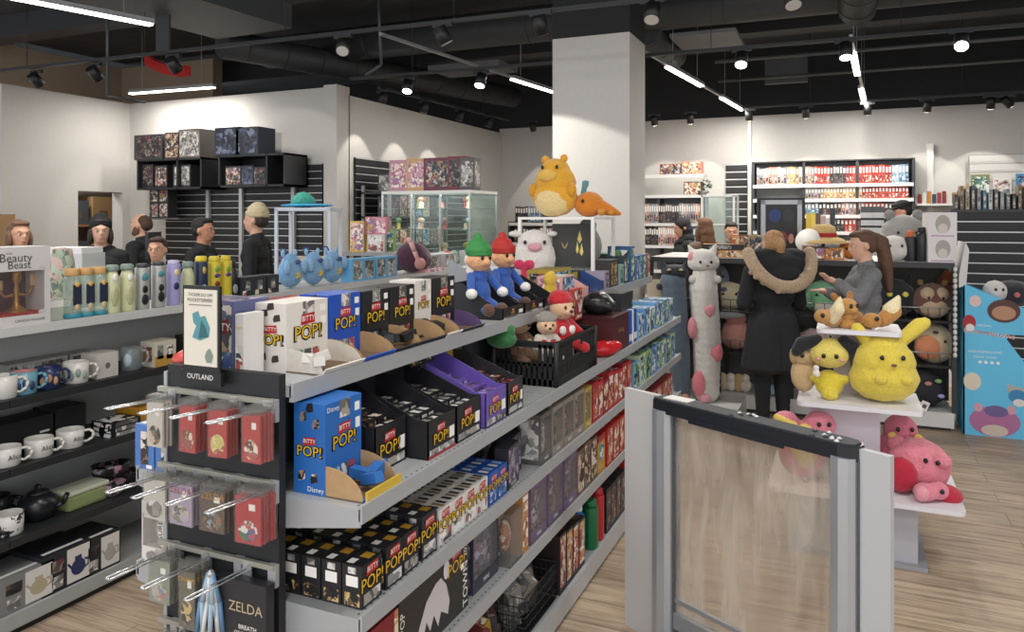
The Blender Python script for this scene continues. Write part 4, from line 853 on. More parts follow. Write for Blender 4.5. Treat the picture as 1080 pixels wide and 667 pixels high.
mb.panel('f', (w_, d_, h_), .2, .03, .7, .2, A_GREY, shape='oval'); mb.panel('f', (w_, d_, h_), .3, .86, .55, .96, A_WARM)
o_, u, v, n, a, c = mb.face('f', w_, d_, h_); mb.text('FIGURE', o_+n*.001+u*(.87*a)+v*(.5*c), v, -u, .024, INK); mb.build('carton', r)
blob('figure', [((-.01, 0, .085), (.02, .018, .032)), ((-.01, 0, .12), (.018, .018, .018))], M('#b9aa96', .6), r, .005)
mb = MB(); mb.b(-w_/2+.004, w_/2-.022, -d_/2+.001, -d_/2+.003, .045, h_-.035, clear('#f4f4f4', .05)); mb.build('window', r)
# ================================================================== left wall-side shelving unit
XL = -3.10
ZL = [1.25, .957, .675, .385, .09]
LU = empty('shelving_unit', (XL, 1.5, 0), 0, 'long shelving unit at left with mugs, bottles and teapot boxes', 'shelving')
def lp(name, fn):
    mb = MB(); fn(mb); o = inst(mb.mesh(name), name, parent=LU); o.location = -Vector(LU.location); return o
LPAN = M('#c9cbc9', .6); LBLK = M('#26282a', .5)
Y0, Y1 = .9, 6.7
lp('back_panel', lambda q: q.b(-3.48, -3.45, Y0, Y1, .05, 1.24, LPAN))
lp('top_shelf', lambda q: (q.b(-3.48, XL, Y0, Y1, ZL[0]-.025, ZL[0], M('#bcbdbb', .45, .1)), q.b(XL-.004, XL+.006, Y0, Y1, ZL[0]-.032, ZL[0]+.006, M('#cfd0ce', .4, .1))))
lp('base', lambda q: (q.b(-3.48, XL, Y0, Y1, .0, .02, DARK), q.b(-3.48, XL+.02, Y0, 1.5+.9, .03, ZL[4], M('#9ea09f', .45, .1)), q.b(XL+.01, XL+.026, Y0, 3.6, .035, ZL[4]+.004, M('#a7a9a8', .45, .1)), q.b(-3.48, XL+.02, 2.4, Y1, .03, ZL[4], M('#9ea09f', .45, .1))))
for i, z in enumerate(ZL[1:4]):
    for (ya, yb) in ((Y0, 2.0), (2.0, 3.3), (3.3, 4.7), (4.7, Y1)):
        lp('shelf', lambda q: (q.b(-3.45, XL+.0, ya+.002, yb-.002, z-.022, z, LBLK), q.b(XL-.006, XL+.004, ya+.002, yb-.002, z-.03, z+.003, LBLK)))
for y in (.98, 2.0, 3.3, 4.7, 6.65):
    lp('upright', lambda q: (q.b(-3.45, -3.425, y-.02, y+.02, .09, 1.225, LBLK),))
    for z in ZL[:4]: lp('bracket', lambda q: q.prism([(-3.43, y-.003, z-.025), (XL-.05, y-.003, z-.025), (XL-.05, y-.003, z-.04), (-3.43, y-.003, z-.1)], (0, .006, 0), LBLK if z < 1.2 else LPAN))
def onleft(px, py, lv, inset=0.06):
    """point on a left shelf under the pixel where a thing's base is seen (x set by its inset from the edge)"""
    p = W(px, py, X=XL-inset); return p.y, XL-inset, ZL[lv]
def mug(name, y, x, z, m, inside, label, r_=.045, h=.09, hang_=-.5, prt=None, group=None, square=False):
    r = empty(name, (x, y, z), hang_, label, 'mug', group)
    mb = MB(); mb.lathe([(r_*.9, 0), (r_*.97, .004), (r_, h*.5), (r_*1.02, h), (r_*.94, h), (r_*.9, h*.85), (r_*.86, .01), (.002, .009)], m, n=26, mats=[m, m, m, m, inside, inside, inside]); 
    if prt: 
        for k in range(3): mb.ell((r_*math.cos(-PI/2+.5*k-.3)*.985, r_*math.sin(-PI/2+.5*k-.3)*.985, h*(.4+.12*(k % 2))), (.012, .006, .02), prt)
    mb.build('cup', r)
    mb = MB(); mb.tube([(r_*.95, 0, h*.82), (r_*1.4, 0, h*.85), (r_*1.68, 0, h*.65), (r_*1.6, 0, h*.38), (r_*1.2, 0, h*.2), (r_*.93, 0, h*.22)], .006, m, 8); mb.build('handle', r)
    return r
CER = M('#dedbd4', .25); NAVY = M('#28335c', .3); TEALM = M('#6fa5b5', .3)
# ---- top shelf
def lbox(w, d, h, y, x, z, base, panels, label, name='gift_box', rz=PI/2, texts=(), cat='box', group=None): return inst(pkg(w, d, h, base, panels, texts), name, (x, y, z), rz, label, cat, group)
# big white box with candlestick window
y0 = W(0, 345, X=XL-.02).y; y1 = W(53, 338, X=XL-.02).y
bw = (y1-y0)+.14; yc = y1-bw/2; bh = .33; r = empty('gift_box', (XL-.02-.07, yc, ZL[0]), PI/2, 'white gift box with red window showing a gold candlestick, at far left', 'box')
mb = MB(); D = (bw, .14, bh); wb_ = M('#cfcbc9', .5)
mb.b(-bw/2, bw/2, .06, .07, 0, bh, wb_); mb.b(-bw/2, bw/2, -.07, .06, 0, .045, wb_); mb.b(-bw/2, bw/2, -.07, .06, bh-.1, bh, wb_); mb.b(-bw/2, -bw/2+.02, -.07, .06, .045, bh-.1, wb_); mb.b(bw/2-.025, bw/2, -.07, .06, .045, bh-.1, wb_)
mb.box((0, .055, .14), (bw-.04, .004, .2), M('#5a1f1e', .6)); mb.box((0, .0, .05), (bw-.05, .12, .012), M('#b3201f', .6))
mb.label('f', D, 'Beauty', .58, .86, .05, M('#3c3a3d', .5)); mb.label('f', D, 'Beast', .62, .77, .045, M('#3c3a3d', .5)); mb.label('f', D, 'AND', .5, .92, .012, M('#3c3a3d', .5)); mb.label('f', D, 'CANDLE HOLDER', .75, .07, .016, INK)
for (u0, v0, s) in ((.9, .72, 1), (.9, .16, 1)): mb.panel('f', D, u0-.05, v0-.03, u0+.05, v0+.03, M('#c3bdbb', .5), shape='oval')
mb.build('carton', r)
GOLD = M('#c08a3c', .35, .7)
mb = MB(); mb.lathe([(.045, .055), (.04, .06), (.012, .085), (.008, .12), (.012, .15), (.008, .17), (.02, .19), (.018, .245), (.004, .25)], GOLD, n=16)
mb.tube([(0, 0, .13), (.05, 0, .12), (.07, 0, .16)], .006, GOLD); mb.cyl((.07, 0, .16), (.07, 0, .21), .013, M('#e0b98a', .5)); mb.tube([(0, 0, .13), (-.05, 0, .12), (-.07, 0, .15)], .006, GOLD); mb.cyl((-.07, 0, .15), (-.07, 0, .19), .013, M('#e0b98a', .5)); mb.build('candlestick', r).location = (.075, 0, 0)
mb = MB(); mb.b(-bw/2+.02, bw/2-.025, -.069, -.067, .045, bh-.1, clear('#f4f4f4', .03)); mb.build('window', r)
# jars behind
mb = MB(); mb.lathe([(.05, 0), (.055, .01), (.055, .2), (.05, .25), (.045, .27), (.042, .3), (.01, .31)], art(['#7b8f74', '#a9b79b', '#5e7360', '#c79a8e', '#8ea086'], 30), n=20); p = W(60, 300, X=XL-.33); mb.build('tin_jar', loc=(XL-.32, p.y+.02, ZL[0]), label='tall green floral tin behind the glass bottles at left', cat='tin')
lbox(.12, .06, .09, W(58, 345, X=XL-.12).y, XL-.12, ZL[0], M('#b9bfae', .5), [('f', .05, .6, .95, .95, PAPER)], 'small pale green carton between white gift box and cork-lid bottles')
gl = clear('#dfe8df', .25); CORK = M('#c39a63', .8)
for k, (px, t) in enumerate([(76, 'leftmost'), (90, 'middle'), (104, 'rightmost')]):
    y = W(px, 330, X=XL-.08).y
    r = empty('glass_bottle', (XL-.08, y, ZL[0]), PI/2, 'clear bottle with cork lid and teal base, '+t+' of three', 'bottle', None)
    mb = MB(); mb.lathe([(.034, .014), (.035, .02), (.035, .17), (.03, .185), (.028, .195)], gl, n=20); mb.build('glass', r)
    mb = MB(); mb.lathe([(.036, 0), (.038, .004), (.038, .018), (.03, .022)], M('#2d8296', .5), n=20); mb.build('base', r)
    mb = MB(); mb.lathe([(.03, .19), (.031, .192), (.031, .22), (.028, .222)], CORK, n=20); mb.build('cork_lid', r)
    mb = MB(); mb.b(-.02, .02, -.037, -.033, .06, .15, M('#252a40', .5)); mb.ell((0, -.035, .15), (.012, .006, .012), M('#d6a84e', .5)); mb.ell((0, -.035, .05), (.012, .005, .016), M('#cbb489', .5)); mb.build('print', r)
def tumbler(px, py, r_, h, m, capm, label, caph=.03, inset=.07, capr=.8, prt=None, straight=True, sh=.2):
    y = W(px, py, X=XL-inset).y
    o = bottle('tumbler', (XL-inset, y, ZL[0]), r_, h, m, capm, label, caph, capr=capr, straight=straight, shoulder=sh)
    if prt:
        mb = MB()
        for k in range(len(prt)):
            mt, z, w_, hh = prt[k]; mb.ell((r_*.93, -r_*.25, z), (.006, w_, hh), mt)
        mb.build('print', o)
    return o
PGR = M('#c6c8a0', .45); GRL = M('#7d8d83', .5); GRT = M('#a9a9a4', .35, .3)
tumbler(118, 325, .036, .20, PGR, GRL, 'pale green bottle with grey-green lid, left of the pair', .028, prt=[(M('#b3b58b', .5), .08, .02, .05), (PAPER, .17, .014, .02)], straight=False, sh=.3, capr=.8)
tumbler(134, 324, .036, .20, PGR, GRL, 'pale green bottle with grey-green lid, right of the pair', .028, prt=[(M('#b3b58b', .5), .08, .02, .05), (PAPER, .165, .014, .02)], straight=False, sh=.3, capr=.8)
tumbler(150, 322, .034, .205, GRT, M('#34383b', .5), 'grey tumbler with dark swirl, left of the pair', .02, prt=[(BLACK, .1, .016, .02), (BLACK, .05, .02, .028), (M('#4d8e97', .4), .16, .02, .02)])
tumbler(167, 321, .034, .21, GRT, M('#34383b', .5), 'grey tumbler with dark swirl and teal band, right of the pair', .02, prt=[(BLACK, .1, .016, .02), (BLACK, .055, .02, .028), (M('#4d8e97', .4), .17, .02, .016)])
tumbler(183, 319, .034, .21, M('#9d98c6', .4), M('#b9b4d2', .5), 'lilac tumbler with navy disc', .022, prt=[(NAVY, .1, .018, .02), (M('#e5d28e', .5), .17, .014, .018)])
tumbler(198, 316, .034, .19, M('#b9bf95', .45), GRL, 'single pale green bottle between lilac and navy tumblers', .03, straight=False, sh=.3, capr=.8)
tumbler(212, 314, .036, .215, M('#1f2a45', .4), M('#d0b92f', .45), 'navy tumbler with yellow lid', .03, prt=[(M('#9aa3b5', .5), .07, .02, .026), (M('#c7ad52', .5), .17, .012, .02)])
YLW = M('#cbb832', .45)
tumbler(226, 312, .036, .21, YLW, YLW, 'bright yellow tumbler, left of the yellow pair', .03, prt=[(M('#8a2f24', .5), .09, .02, .016), (M('#5a3d86', .5), .135, .022, .012), (M('#6fa040', .5), .17, .016, .02)])
tumbler(238, 310, .033, .21, YLW, YLW, 'bright yellow tumbler, right of the yellow pair', .03, prt=[(M('#5a3d86', .5), .135, .02, .012), (M('#6fa040', .5), .165, .014, .02)])
tumbler(245, 310, .034, .17, M('#191b20', .3), M('#20232a', .4), 'slim black bottle with grey moon print', .05, straight=False, sh=.35, capr=.5, prt=[(M('#8f9398', .5), .05, .02, .028)])
for k, (px, t) in enumerate([(257, 'left'), (270, 'middle'), (284, 'right')]):
    y = W(px, 305, X=XL-.06).y; lbox(.1, .1, .11, y, XL-.08, ZL[0], M('#2b3236', .5), [('f', .3, .3, .7, .8, A_GREY), ('f', .1, .05, .4, .3, A_WARM)], 'black mug box between yellow tumblers and blue backpacks, '+t+' of three', 'mug_box')
LB = plush('#7ea9cf')
for k, (px, t) in enumerate([(309, 'nearest'), (333, 'middle'), (353, 'furthest')]):
    y = W(px, 300, X=XL-.12).y
    r = empty('plush_backpack', (XL-.14, y, ZL[0]), PI/2, 'round light blue plush backpack with yellow star, '+t+' of three', 'backpack')
    blob('bag', [((0, 0, .1), (.105, .06, .1)), ((0, 0, .13), (.085, .05, .1))], LB, r, .01)
    for q in (-1, 1): blob('ear', [((q*.06, .01, .225), (.018, .012, .028)), ((q*.08, -.045, .14), (.03, .018, .05))], plush('#8fb6d8'), r, .007)
    mb = MB(); mb.ell((0, -.062, .17), (.022, .012, .015), M('#3d567e', .6)); mb.build('nose', r)
    mb = MB(); st = [(.024*(1 if i % 2 == 0 else .45)*math.sin(i*PI/5), -.068, .085+.024*(1 if i % 2 == 0 else .45)*math.cos(i*PI/5)) for i in range(10)]; mb.prism(st, (0, .012, 0), M('#d7b64a', .6)); mb.build('star_patch', r)
    mb = MB(); mb.tube([(-.03, .05, .22), (-.02, .06, .25), (.02, .06, .25), (.03, .05, .22)], .005, M('#3a5580', .7)); mb.build('loop', r)
for k in range(4):
    px = [374, 386, 399, 410][k]; y = W(px, 290, X=XL-.08).y
    lbox(.14, .1, .16, y, XL-.1, ZL[0], M('#6fb0d8', .45), [('f', .1, .1, .85, .9, A_GREY), ('t', .05, .1, .95, .9, M('#8cc4e4', .5))], 'light blue gift box beyond the plush backpacks, '+nth(k)+' along', 'mug_box', group='light blue boxes on the top shelf')
r = empty('plush_toy', (XL-.14, W(435, 288, X=XL-.14).y, ZL[0]), PI/2-.6, 'dark plum round plush head wearing pink headphones', 'plush toy')
blob('head', [((0, 0, .13), (.15, .12, .13)), ((.08, .02, .11), (.1, .09, .11))], plush('#4b2a3c'), r, .014)
mb = MB(); mb.tube([(.0, -.11, .1), (-.03, -.1, .18), (-.04, -.06, .25), (-.04, .0, .275), (-.03, .07, .24)], .02, M('#c99a94', .7), 8); mb.build('headband', r)
mb = MB(); mb.ell((.01, -.125, .08), (.05, .03, .05), M('#c08a84', .7)); mb.build('ear_cup', r)
lbox(.3, .2, .03, W(452, 290, X=XL-.08).y, XL-.1, ZL[0], M('#c99a98', .5), [('t', .05, .05, .95, .95, A_PINK), ('f', 0, .1, 1, .9, A_PINK)], 'flat pink box in front of the plum plush head', 'flat_box')
for k in range(3): lbox(.22, .2, .14, [5.55, 5.85, 6.5][k], XL-.14, ZL[0], M('#9a9c9e', .6), [('f', .1, .1, .9, .9, A_GREY)], 'grey carton far along the left top shelf, '+nth(k)+' behind the dolls', 'carton', group='grey cartons on the far top shelf')
for k, (px, hx) in enumerate([(466, '#8f8a86'), (477, '#b0332f'), (486, '#6f8f7a')]): blob('plush_toy', [((0, 0, .05), (.06, .05, .055)), ((0, -.01, .11), (.045, .04, .04))], plush(hx), None, .012, loc=(XL-.27, min(W(px, 285, X=XL-.27).y, 6.1+.12*k), ZL[0]), label=['small grey', 'small red', 'small green'][k]+' plush behind the flat pink box', cat='plush toy')
# ---- second shelf
for px, py, m, ins, lb, pr in [(3, 428, CER, CER, 'white mug cut by the left picture edge, second shelf', None), (25, 419, TEALM, M('#c98a86', .4), 'light blue mug with pink inside', NAVY), (50, 412, NAVY, NAVY, 'navy mug with small picture', M('#b08a6a', .5)), (80, 404, CER, CER, 'white mug with faint green print on second shelf', M('#8fa08e', .5))]:
    y, x, z = onleft(px, py, 1, .08); mug('mug', y, x, z, m, ins, lb, .05 if m is not CER else .052, .095, hang_=.9, prt=pr)
y, x, z = onleft(105, 396, 1, .1); lbox(.11, .11, .115, y, x, z, M('#cfcac2', .55), [('f', .38, .35, .62, .6, M('#6d6a66', .5), 'oval')], 'plain white mug box with small dark mark', 'mug_box')
y, x, z = onleft(138, 388, 1, .09); r = empty('glass_mug', (x, y, z), .8, 'clear glass mug with pale print beside the white mug box', 'mug')
mb = MB(); mb.lathe([(.04, 0), (.046, .006), (.046, .11), (.043, .112), (.042, .012), (.002, .01)], clear('#dfe6e6', .22), n=22); mb.build('glass', r)
mb = MB(); mb.tube([(.045, 0, .095), (.07, 0, .09), (.078, 0, .06), (.065, 0, .03), (.045, 0, .025)], .006, clear('#dfe6e6', .3), 8); mb.build('handle', r); mb = MB(); mb.ell((-.01, -.04, .055), (.02, .01, .035), M('#b9ccd6', .5)); mb.build('print', r)
y, x, z = onleft(167, 385, 1, .08); lbox(.13, .1, .125, y, x, z, M('#d6cfbd', .5), [('f', 0, 0, 1, .42, M('#c99a46', .5)), ('f', .12, .3, .4, .85, A_GREY), ('f', .55, .25, .85, .8, A_WHITE), ('l', .2, .2, .8, .8, A_WARM)], 'white and ochre mug box at the end of second shelf', 'mug_box')
for k in range(3): lbox(.14, .1, .1, W(20+k*32, 400, X=-3.36).y, -3.38, ZL[1], M('#b3b1ac', .5), [('f', .1, .1, .9, .9, A_GREY)], 'pale mug box behind the mugs on second shelf, '+nth(k)+' from left', 'mug_box', group='pale mug boxes behind the mugs')
for k in range(3): lbox(.15, .12, .1, W(165+k*30, 380, X=-3.3).y+.25, -3.3, ZL[1], M('#3a3734', .5), [('f', .1, .1, .9, .9, A_DARK), ('t', .1, .1, .9, .9, A_DARK)], 'dark box deep on second shelf behind the ochre mug box, '+nth(k), 'mug_box', group='dark boxes deep on second shelf')
# ---- third shelf
for px, py, lb in [(6, 496, 'white teacup with script print, leftmost of three'), (41, 484, 'white teacup with script print, middle of three'), (74, 474, 'white teacup with script print, rightmost of three')]:
    y, x, z = onleft(px, py, 2, .08); r = mug('teacup', y, x, z, CER, CER, lb, .055, .078, hang_=.9)
    mb = MB(); a = -PI/2+.3; mb.text('Alice', (.056*math.cos(.05-.9), .056*math.sin(.05-.9), .04), (math.sin(.85), math.cos(.85), 0), (0, 0, 1), .03, INK); mb.build('script_print', r)
y, x, z = onleft(30, 470, 2, .2); lbox(.34, .14, .15, y, x-.02, z, M('#1f2022', .5), [('f', .55, .5, .68, .56, PAPER)], 'large black carton behind the teacups', 'carton')
y, x, z = onleft(66, 462, 2, .2); lbox(.16, .14, .16, y, x-.02, z, M('#232426', .5), [('f', .05, .05, .95, .95, M('#1b1c1e', .5))], 'smaller black carton behind the rightmost teacup', 'carton')
chk = art(['#17171a', '#e6e3dd'], 60)
for k in range(3):
    y, x, z = onleft(122, 458, 2, .08); lbox(.16, .14, .022, y, x, z+.023*k, INK, [('l', 0, .1, 1, .9, chk), ('f', .15, .1, .9, .9, A_GREY), ('t', .1, .1, .9, .9, chk)], 'black and white patterned flat box, '+['bottom', 'middle', 'top'][k]+' of stack', 'flat_box')
for k, (px, h) in enumerate([(146, .1), (161, .095)]):
    y, x, z = onleft(px, 448, 2, .11); lbox(.13, .16, h, y, x, z, M('#b98527', .5), [('f', .4, .1, .95, .9, A_WARM), ('t', .1, .1, .9, .9, M('#8a651f', .5))], 'ochre mug box on third shelf, '+['nearer', 'further']+[''][0:0] if False else 'ochre mug box on third shelf, '+['nearer one', 'further one'][k], 'mug_box')
for k in range(3): lbox(.16, .12, .11, W(150+k*32, 440, X=-3.32).y+.3, -3.33, ZL[2], M('#25221f', .5), [('f', .1, .1, .9, .9, A_BROWN), ('t', .1, .1, .9, .9, A_BROWN)], 'dark printed box deep on third shelf, '+nth(k), 'mug_box', group='dark printed boxes deep on third shelf')
# ---- fourth shelf
spk = art(['#e2dfd8', '#e2dfd8', '#26262a', '#d9d5ce'], 70)
y, x, z = onleft(9, 562, 3, .09); mug('cup', y, x, z, spk, CER, 'black spotted white cup on fourth shelf', .055, .085, hang_=3.5)
y, x, z = onleft(2, 540, 3, .2); mug('mug', y, x-.04, z, M('#232527', .35), BLACK, 'black mug behind the spotted cup', .055, .12, hang_=3.5)
def teapot(px, py, lb):
    y, x, z = onleft(px, py, 3, .13); r = empty('teapot', (x, y, z), .4, lb, 'teapot'); m = M('#1d1f22', .3)
    mb = MB(); mb.lathe([(.045, 0), (.06, .01), (.08, .05), (.075, .085), (.045, .11), (.04, .112)], m, n=24); mb.build('body', r)
    mb = MB(); mb.lathe([(.045, .11), (.04, .122), (.012, .13), (.014, .145), (.004, .15)], m, n=20); mb.build('lid', r)
    mb = MB(); mb.tube([(.07, 0, .05), (.11, 0, .07), (.13, 0, .11)], .011, m, 8); mb.build('spout', r)
    mb = MB(); mb.tube([(-.07, 0, .09), (-.11, 0, .1), (-.12, 0, .06), (-.075, 0, .035)], .008, m, 8); mb.build('handle', r)
teapot(40, 548, 'black teapot on fourth shelf between spotted cup and green lunch box')
y, x, z = onleft(84, 540, 3, .12); r = empty('lunch_box', (x, y, z), PI/2, 'pale green oblong lunch box on fourth shelf', 'lunch box')
mb = MB(); mb.box((0, 0, .035), (.2, .12, .07), M('#8f9b68', .5), bev=.015); mb.build('body', r); mb = MB(); mb.box((0, 0, .078), (.21, .13, .02), M('#c9cbb6', .5), bev=.008); mb.build('lid', r)
flo = art(['#1b1b1f', '#1b1b1f', '#2a2a30', '#8f8a92', '#b06a8e'], 55)
for k, (px, py, dz, ins) in enumerate([(104, 522, 0, .15), (118, 520, 0, .08), (130, 515, 0, .16), (110, 522, .07, .14), (124, 516, .07, .12)]):
    y, x, z = onleft(px, py, 3, ins); mb = MB(); mb.lathe([(.03, 0), (.05, .02), (.062, .06), (.06, .062), (.045, .02), (.003, .01)], flo, n=20)
    mb.build('bowl', loc=(x, y, z+dz), label='black floral bowl on fourth shelf, '+['back left', 'front', 'back right', 'stacked on the left', 'stacked on the right'][k], cat='bowl')
# ---- base: teapot boxes
TP = M('#c9c5bb', .5)
def teabox(px, py, w, h, m, tint, lb, inset=.1):
    p = W(px, py, X=XL-inset+.09); y = p.y
    mb = MB(); D = (w, .2, h); mb.box((0, 0, h/2), D, m); mb.panel('f', D, .5, .06, .97, .94, M('#d8d5cf', .5)); mb.panel('f', D, .58, .2, .88, .62, tint, shape='oval', off=.001); mb.panel('f', D, .66, .6, .8, .7, tint, off=.0012); mb.panel('f', D, .5, .38, .6, .6, tint, off=.0012, shape=[(0, .8), (1, 0), (1, .4), (.3, 1)]); mb.panel('f', D, .86, .3, .95, .58, tint, off=.0012, shape=[(0, 0), (1, .2), (1, .9), (0, 1), (0, .8), (.7, .7), (.7, .35), (0, .2)])
    mb.panel('f', D, .2, .1, .42, .4, A_GREY); mb.panel('f', D, .18, .5, .45, .8, A_DARK); mb.panel('t', D, .1, .1, .9, .2, PAPER)
    mb.build('teapot_box', loc=(XL-inset, y, ZL[4]), rz=PI/2, label=lb, cat='box')
teabox(25, 640, .25, .15, M('#7d7f7e', .5), M('#b3a78e', .5), 'grey teapot box, nearest of three on the left base')
teabox(69, 620, .23, .17, M('#23252d', .5), NAVY, 'navy teapot box, middle of three on the left base')
teabox(105, 604, .2, .16, M('#26272a', .5), M('#a9a59c', .5), 'black teapot box with cream pot, furthest of three on the left base')
for k in range(3): lbox(.22, .1, .15, [1.42, 1.72, 2.0][k]+.15, -3.38, ZL[4], M('#202125', .5), [('t', .1, .3, .9, .4, PAPER)], 'dark carton behind the teapot boxes on the left base, '+nth(k), 'carton', group='dark cartons behind the teapot boxes')
# ================================================================== people
SK = '#c99a80'
def addr(ells, g):
    out = []
    for e in ells:
        r = e[1] if isinstance(e[1], (tuple, list)) else (e[1],)*3
        out.append((e[0], tuple(v+g for v in r)))
    return out
def person(loc, h, heading, label, top='#1d1e21', legs='#24262b', skin=SK, hair='#2a1f1a', style='short', arms=None, coat=0, build=1.0, hat=None, beard=None, tilt=0, turn=0, shoes='#1a1a1c', fem=False, vox=.011, hoody=False):
    s = h/1.75
    r = empty('person', loc, heading, label, 'person')
    def sc(ells): return [(Vector(e[0])*s, tuple(v*s for v in (e[1] if isinstance(e[1], (tuple, list)) else (e[1],)*3))) for e in ells]
    sw = (.165 if fem else .185)*build
    torso = [((0, 0, .95), (.11*build, .16*build, .1)), ((0, 0, 1.08), (.095*build, .135*build, .1)), ((0, 0, 1.2), (.108*build, .15*build, .12)), ((.005, 0, 1.31), (.112*build, .16*build, .11))]+seg((-.01, -sw+.03, 1.41), .055*build, (-.01, sw-.03, 1.41), .055*build)
    neck = seg((-.015, 0, 1.43), .062, (.005, 0, 1.56), .056)
    A = arms or {}
    armE, handE, sleeve = [], [], []
    for q, key in ((1, 'l'), (-1, 'r')):
        sh = Vector((-.01, q*sw, 1.405)); el, wr, fd = A.get(key, ((-.03, q*(sw+.06), 1.13), (.04, q*(sw+.06), .89), (.25, -.1*q, -1)))
        el, wr, fd = Vector(el), Vector(wr), Vector(fd).normalized()
        up = seg(sh, .05*build, el, .042*build, 8); lo = seg(el, .041*build, wr, .027, 8)
        armE += up+lo; sleeve += up+seg(el, .043*build, el.lerp(wr, .93), .032, 8)
        side = fd.cross(Vector((1, 0, 0.2))).normalized() if abs(fd.x) < .9 else Vector((0, q, 0))
        pal = wr+fd*.05
        handE += seg(wr, .024, pal, (.026, .026, .026), 4)+seg(pal-side*.022, .014, pal+side*.022, .014, 4)+seg(wr+fd*.03-side*.018, .016, pal+fd*.03-side*.024, .012, 3)+seg(wr+fd*.03+side*.018, .016, pal+fd*.03+side*.024, .012, 3)
        nrm = fd.cross(side).normalized()
        for k, ln in enumerate((.07, .08, .076, .058)):
            b0 = pal+fd*.03+side*(-.03+.02*k); k1 = b0+fd*ln*.5+nrm*.006; k2 = b0+fd*ln*.86-nrm*.014*(-1)
            handE += seg(b0, .0095, k1, .009, 5)+seg(k1, .009, k2, .008, 5)
        th0 = wr+fd*.025-side*.022; handE += seg(th0, .013, th0+fd*.035-side*.028, .011, 4)+seg(th0+fd*.035-side*.028, .011, th0+fd*.065-side*.03, .009, 4)
    legE = []; foot = []
    for q in (1, -1):
        legE += seg((0, q*.085, .92), .087*build, (.012, q*.09, .5), .058*build, 9)+seg((.012, q*.09, .5), .057*build, (-.012, q*.092, .09), .04, 9)
        foot += seg((-.03, q*.092, .045), .04, (.12, q*.1, .034), .034, 6)
    hz = 1.635
    head = [((.0, 0, hz+.02), (.098, .076, .095)), ((.012, 0, hz-.03), (.085, .066, .085)), ((.04, 0, hz-.083), (.05, .046, .035)), ((.1, 0, hz-.022), (.02, .013, .022)), ((.085, 0, hz+.02), (.022, .045, .012)), ((.092, 0, hz-.06), (.012, .024, .012)),
            ((-.005, .079, hz-.012), (.02, .011, .03)), ((-.005, -.079, hz-.012), (.02, .011, .03))]
    R = Matrix.Translation((0, 0, 1.53)) @ Euler((0, tilt, turn)).to_matrix().to_4x4() @ Matrix.Translation((0, 0, -1.53))
    def hd(ells): return [(R @ Vector(e[0]), e[1], Euler((0, tilt, turn))) for e in ells]
    def sch(ells): return [(Vector(e[0])*s, tuple(v*s for v in (e[1] if isinstance(e[1], (tuple, list)) else (e[1],)*3)), e[2]) for e in ells]
    skm = M(skin, .6)
    blob('body', sc(torso+neck+armE+handE+legE+foot)+sch(hd(head)), skm, r, vox*s, 2)
    # face
    for q in (1, -1):
        mb = MB(); c = R @ Vector((.084, q*.032, hz)); mb.ell(c*s, (.0075*s, .0115*s, .0055*s), M('#e8e2dc', .3)); c2 = R @ Vector((.091, q*.031, hz)); mb.ell(c2*s, (.0045*s, .006*s, .0055*s), M('#2a1c16', .3)); mb.build('eye', r)
        mb = MB(); c = R @ Vector((.09, q*.033, hz+.024)); mb.ell(c*s, (.005*s, .019*s, .0028*s), M(hair, .8)); mb.build('eyebrow', r)
    mb = MB(); c = R @ Vector((.093, 0, hz-.062)); mb.ell(c*s, (.009*s, .022*s, .007*s), M('#a8665c', .5)); mb.build('mouth', r)
    # clothes
    topE = addr(torso+sleeve, .016)
    if coat: topE += addr(sum([seg((0, q*.06, .98), (.12*build, .11*build, .1), (0, q*.085, coat), (.15*build, .145*build, .05), 22) for q in (1, -1)], []), .02)
    topE += seg((-.015, 0, 1.42), .078, (-.012, 0, 1.475), .07, 3)
    if hoody: topE += [((-.1, 0, 1.44), (.085, .13, .07)), ((-.06, .08, 1.46), (.06, .06, .05)), ((-.06, -.08, 1.46), (.06, .06, .05))]
    blob('jacket', sc(topE), M(top, .85, bump=.25, bscale=45, var=.15), r, vox*s, 3)
    blob('trousers', sc(addr(legE+[((0, 0, .95), (.112*build, .162*build, .1))], .012)), M(legs, .85, var=.1), r, .013, 3)
    for q in (1, -1): blob('shoe', sc(addr(seg((-.035, q*.092, .05), .042, (.13, q*.1, .04), .036, 6), .008)), M(shoes, .6), r, .012, 2)
    # hair
    hm = M(hair, .75, bump=.5, bscale=55, var=.25)
    hE = [((-.02, 0, hz+.045), (.094, .086, .082)), ((-.035, 0, hz+.005), (.08, .086, .085)), ((.028, 0, hz+.088), (.07, .072, .03))]
    if style == 'long': hE += [((-.06, 0, hz-.06), (.07, .09, .1)), ((-.075, 0, hz-.16), (.06, .1, .12)), ((-.085, 0, hz-.28), (.05, .09, .12)), ((0.01, .085, hz-.1), (.04, .022, .13)), ((0.01, -.085, hz-.1), (.04, .022, .13))]
    if style == 'bob': hE += [((-.05, 0, hz-.05), (.07, .088, .09)), ((0, .08, hz-.05), (.045, .024, .08)), ((0, -.08, hz-.05), (.045, .024, .08))]
    if style in ('pony', 'lowpony'):
        zz = .055 if style == 'pony' else .02
        hE += seg((-.09, 0, hz+zz), .04, (-.145, 0, hz+.01), (.05, .055, .05), 5)+seg((-.145, 0, hz+.01), (.05, .058, .05), (-.15, .0, hz-.16), (.055, .075, .06), 7)+seg((-.15, 0, hz-.16), (.055, .075, .06), (-.15, .0, hz-.36), (.03, .045, .04), 8)
        if style == 'lowpony': hE = hE[:2]+seg((-.09, 0, hz+.04), .035, (-.135, 0, hz-.0), .045, 5)+seg((-.135, 0, hz-.0), .045, (-.125, .0, hz-.13), .022, 6)
    if style == 'bald': hE = [((-.06, 0, hz-.0), (.055, .083, .07)), ((-.03, 0, hz+.03), (.08, .08, .075))]
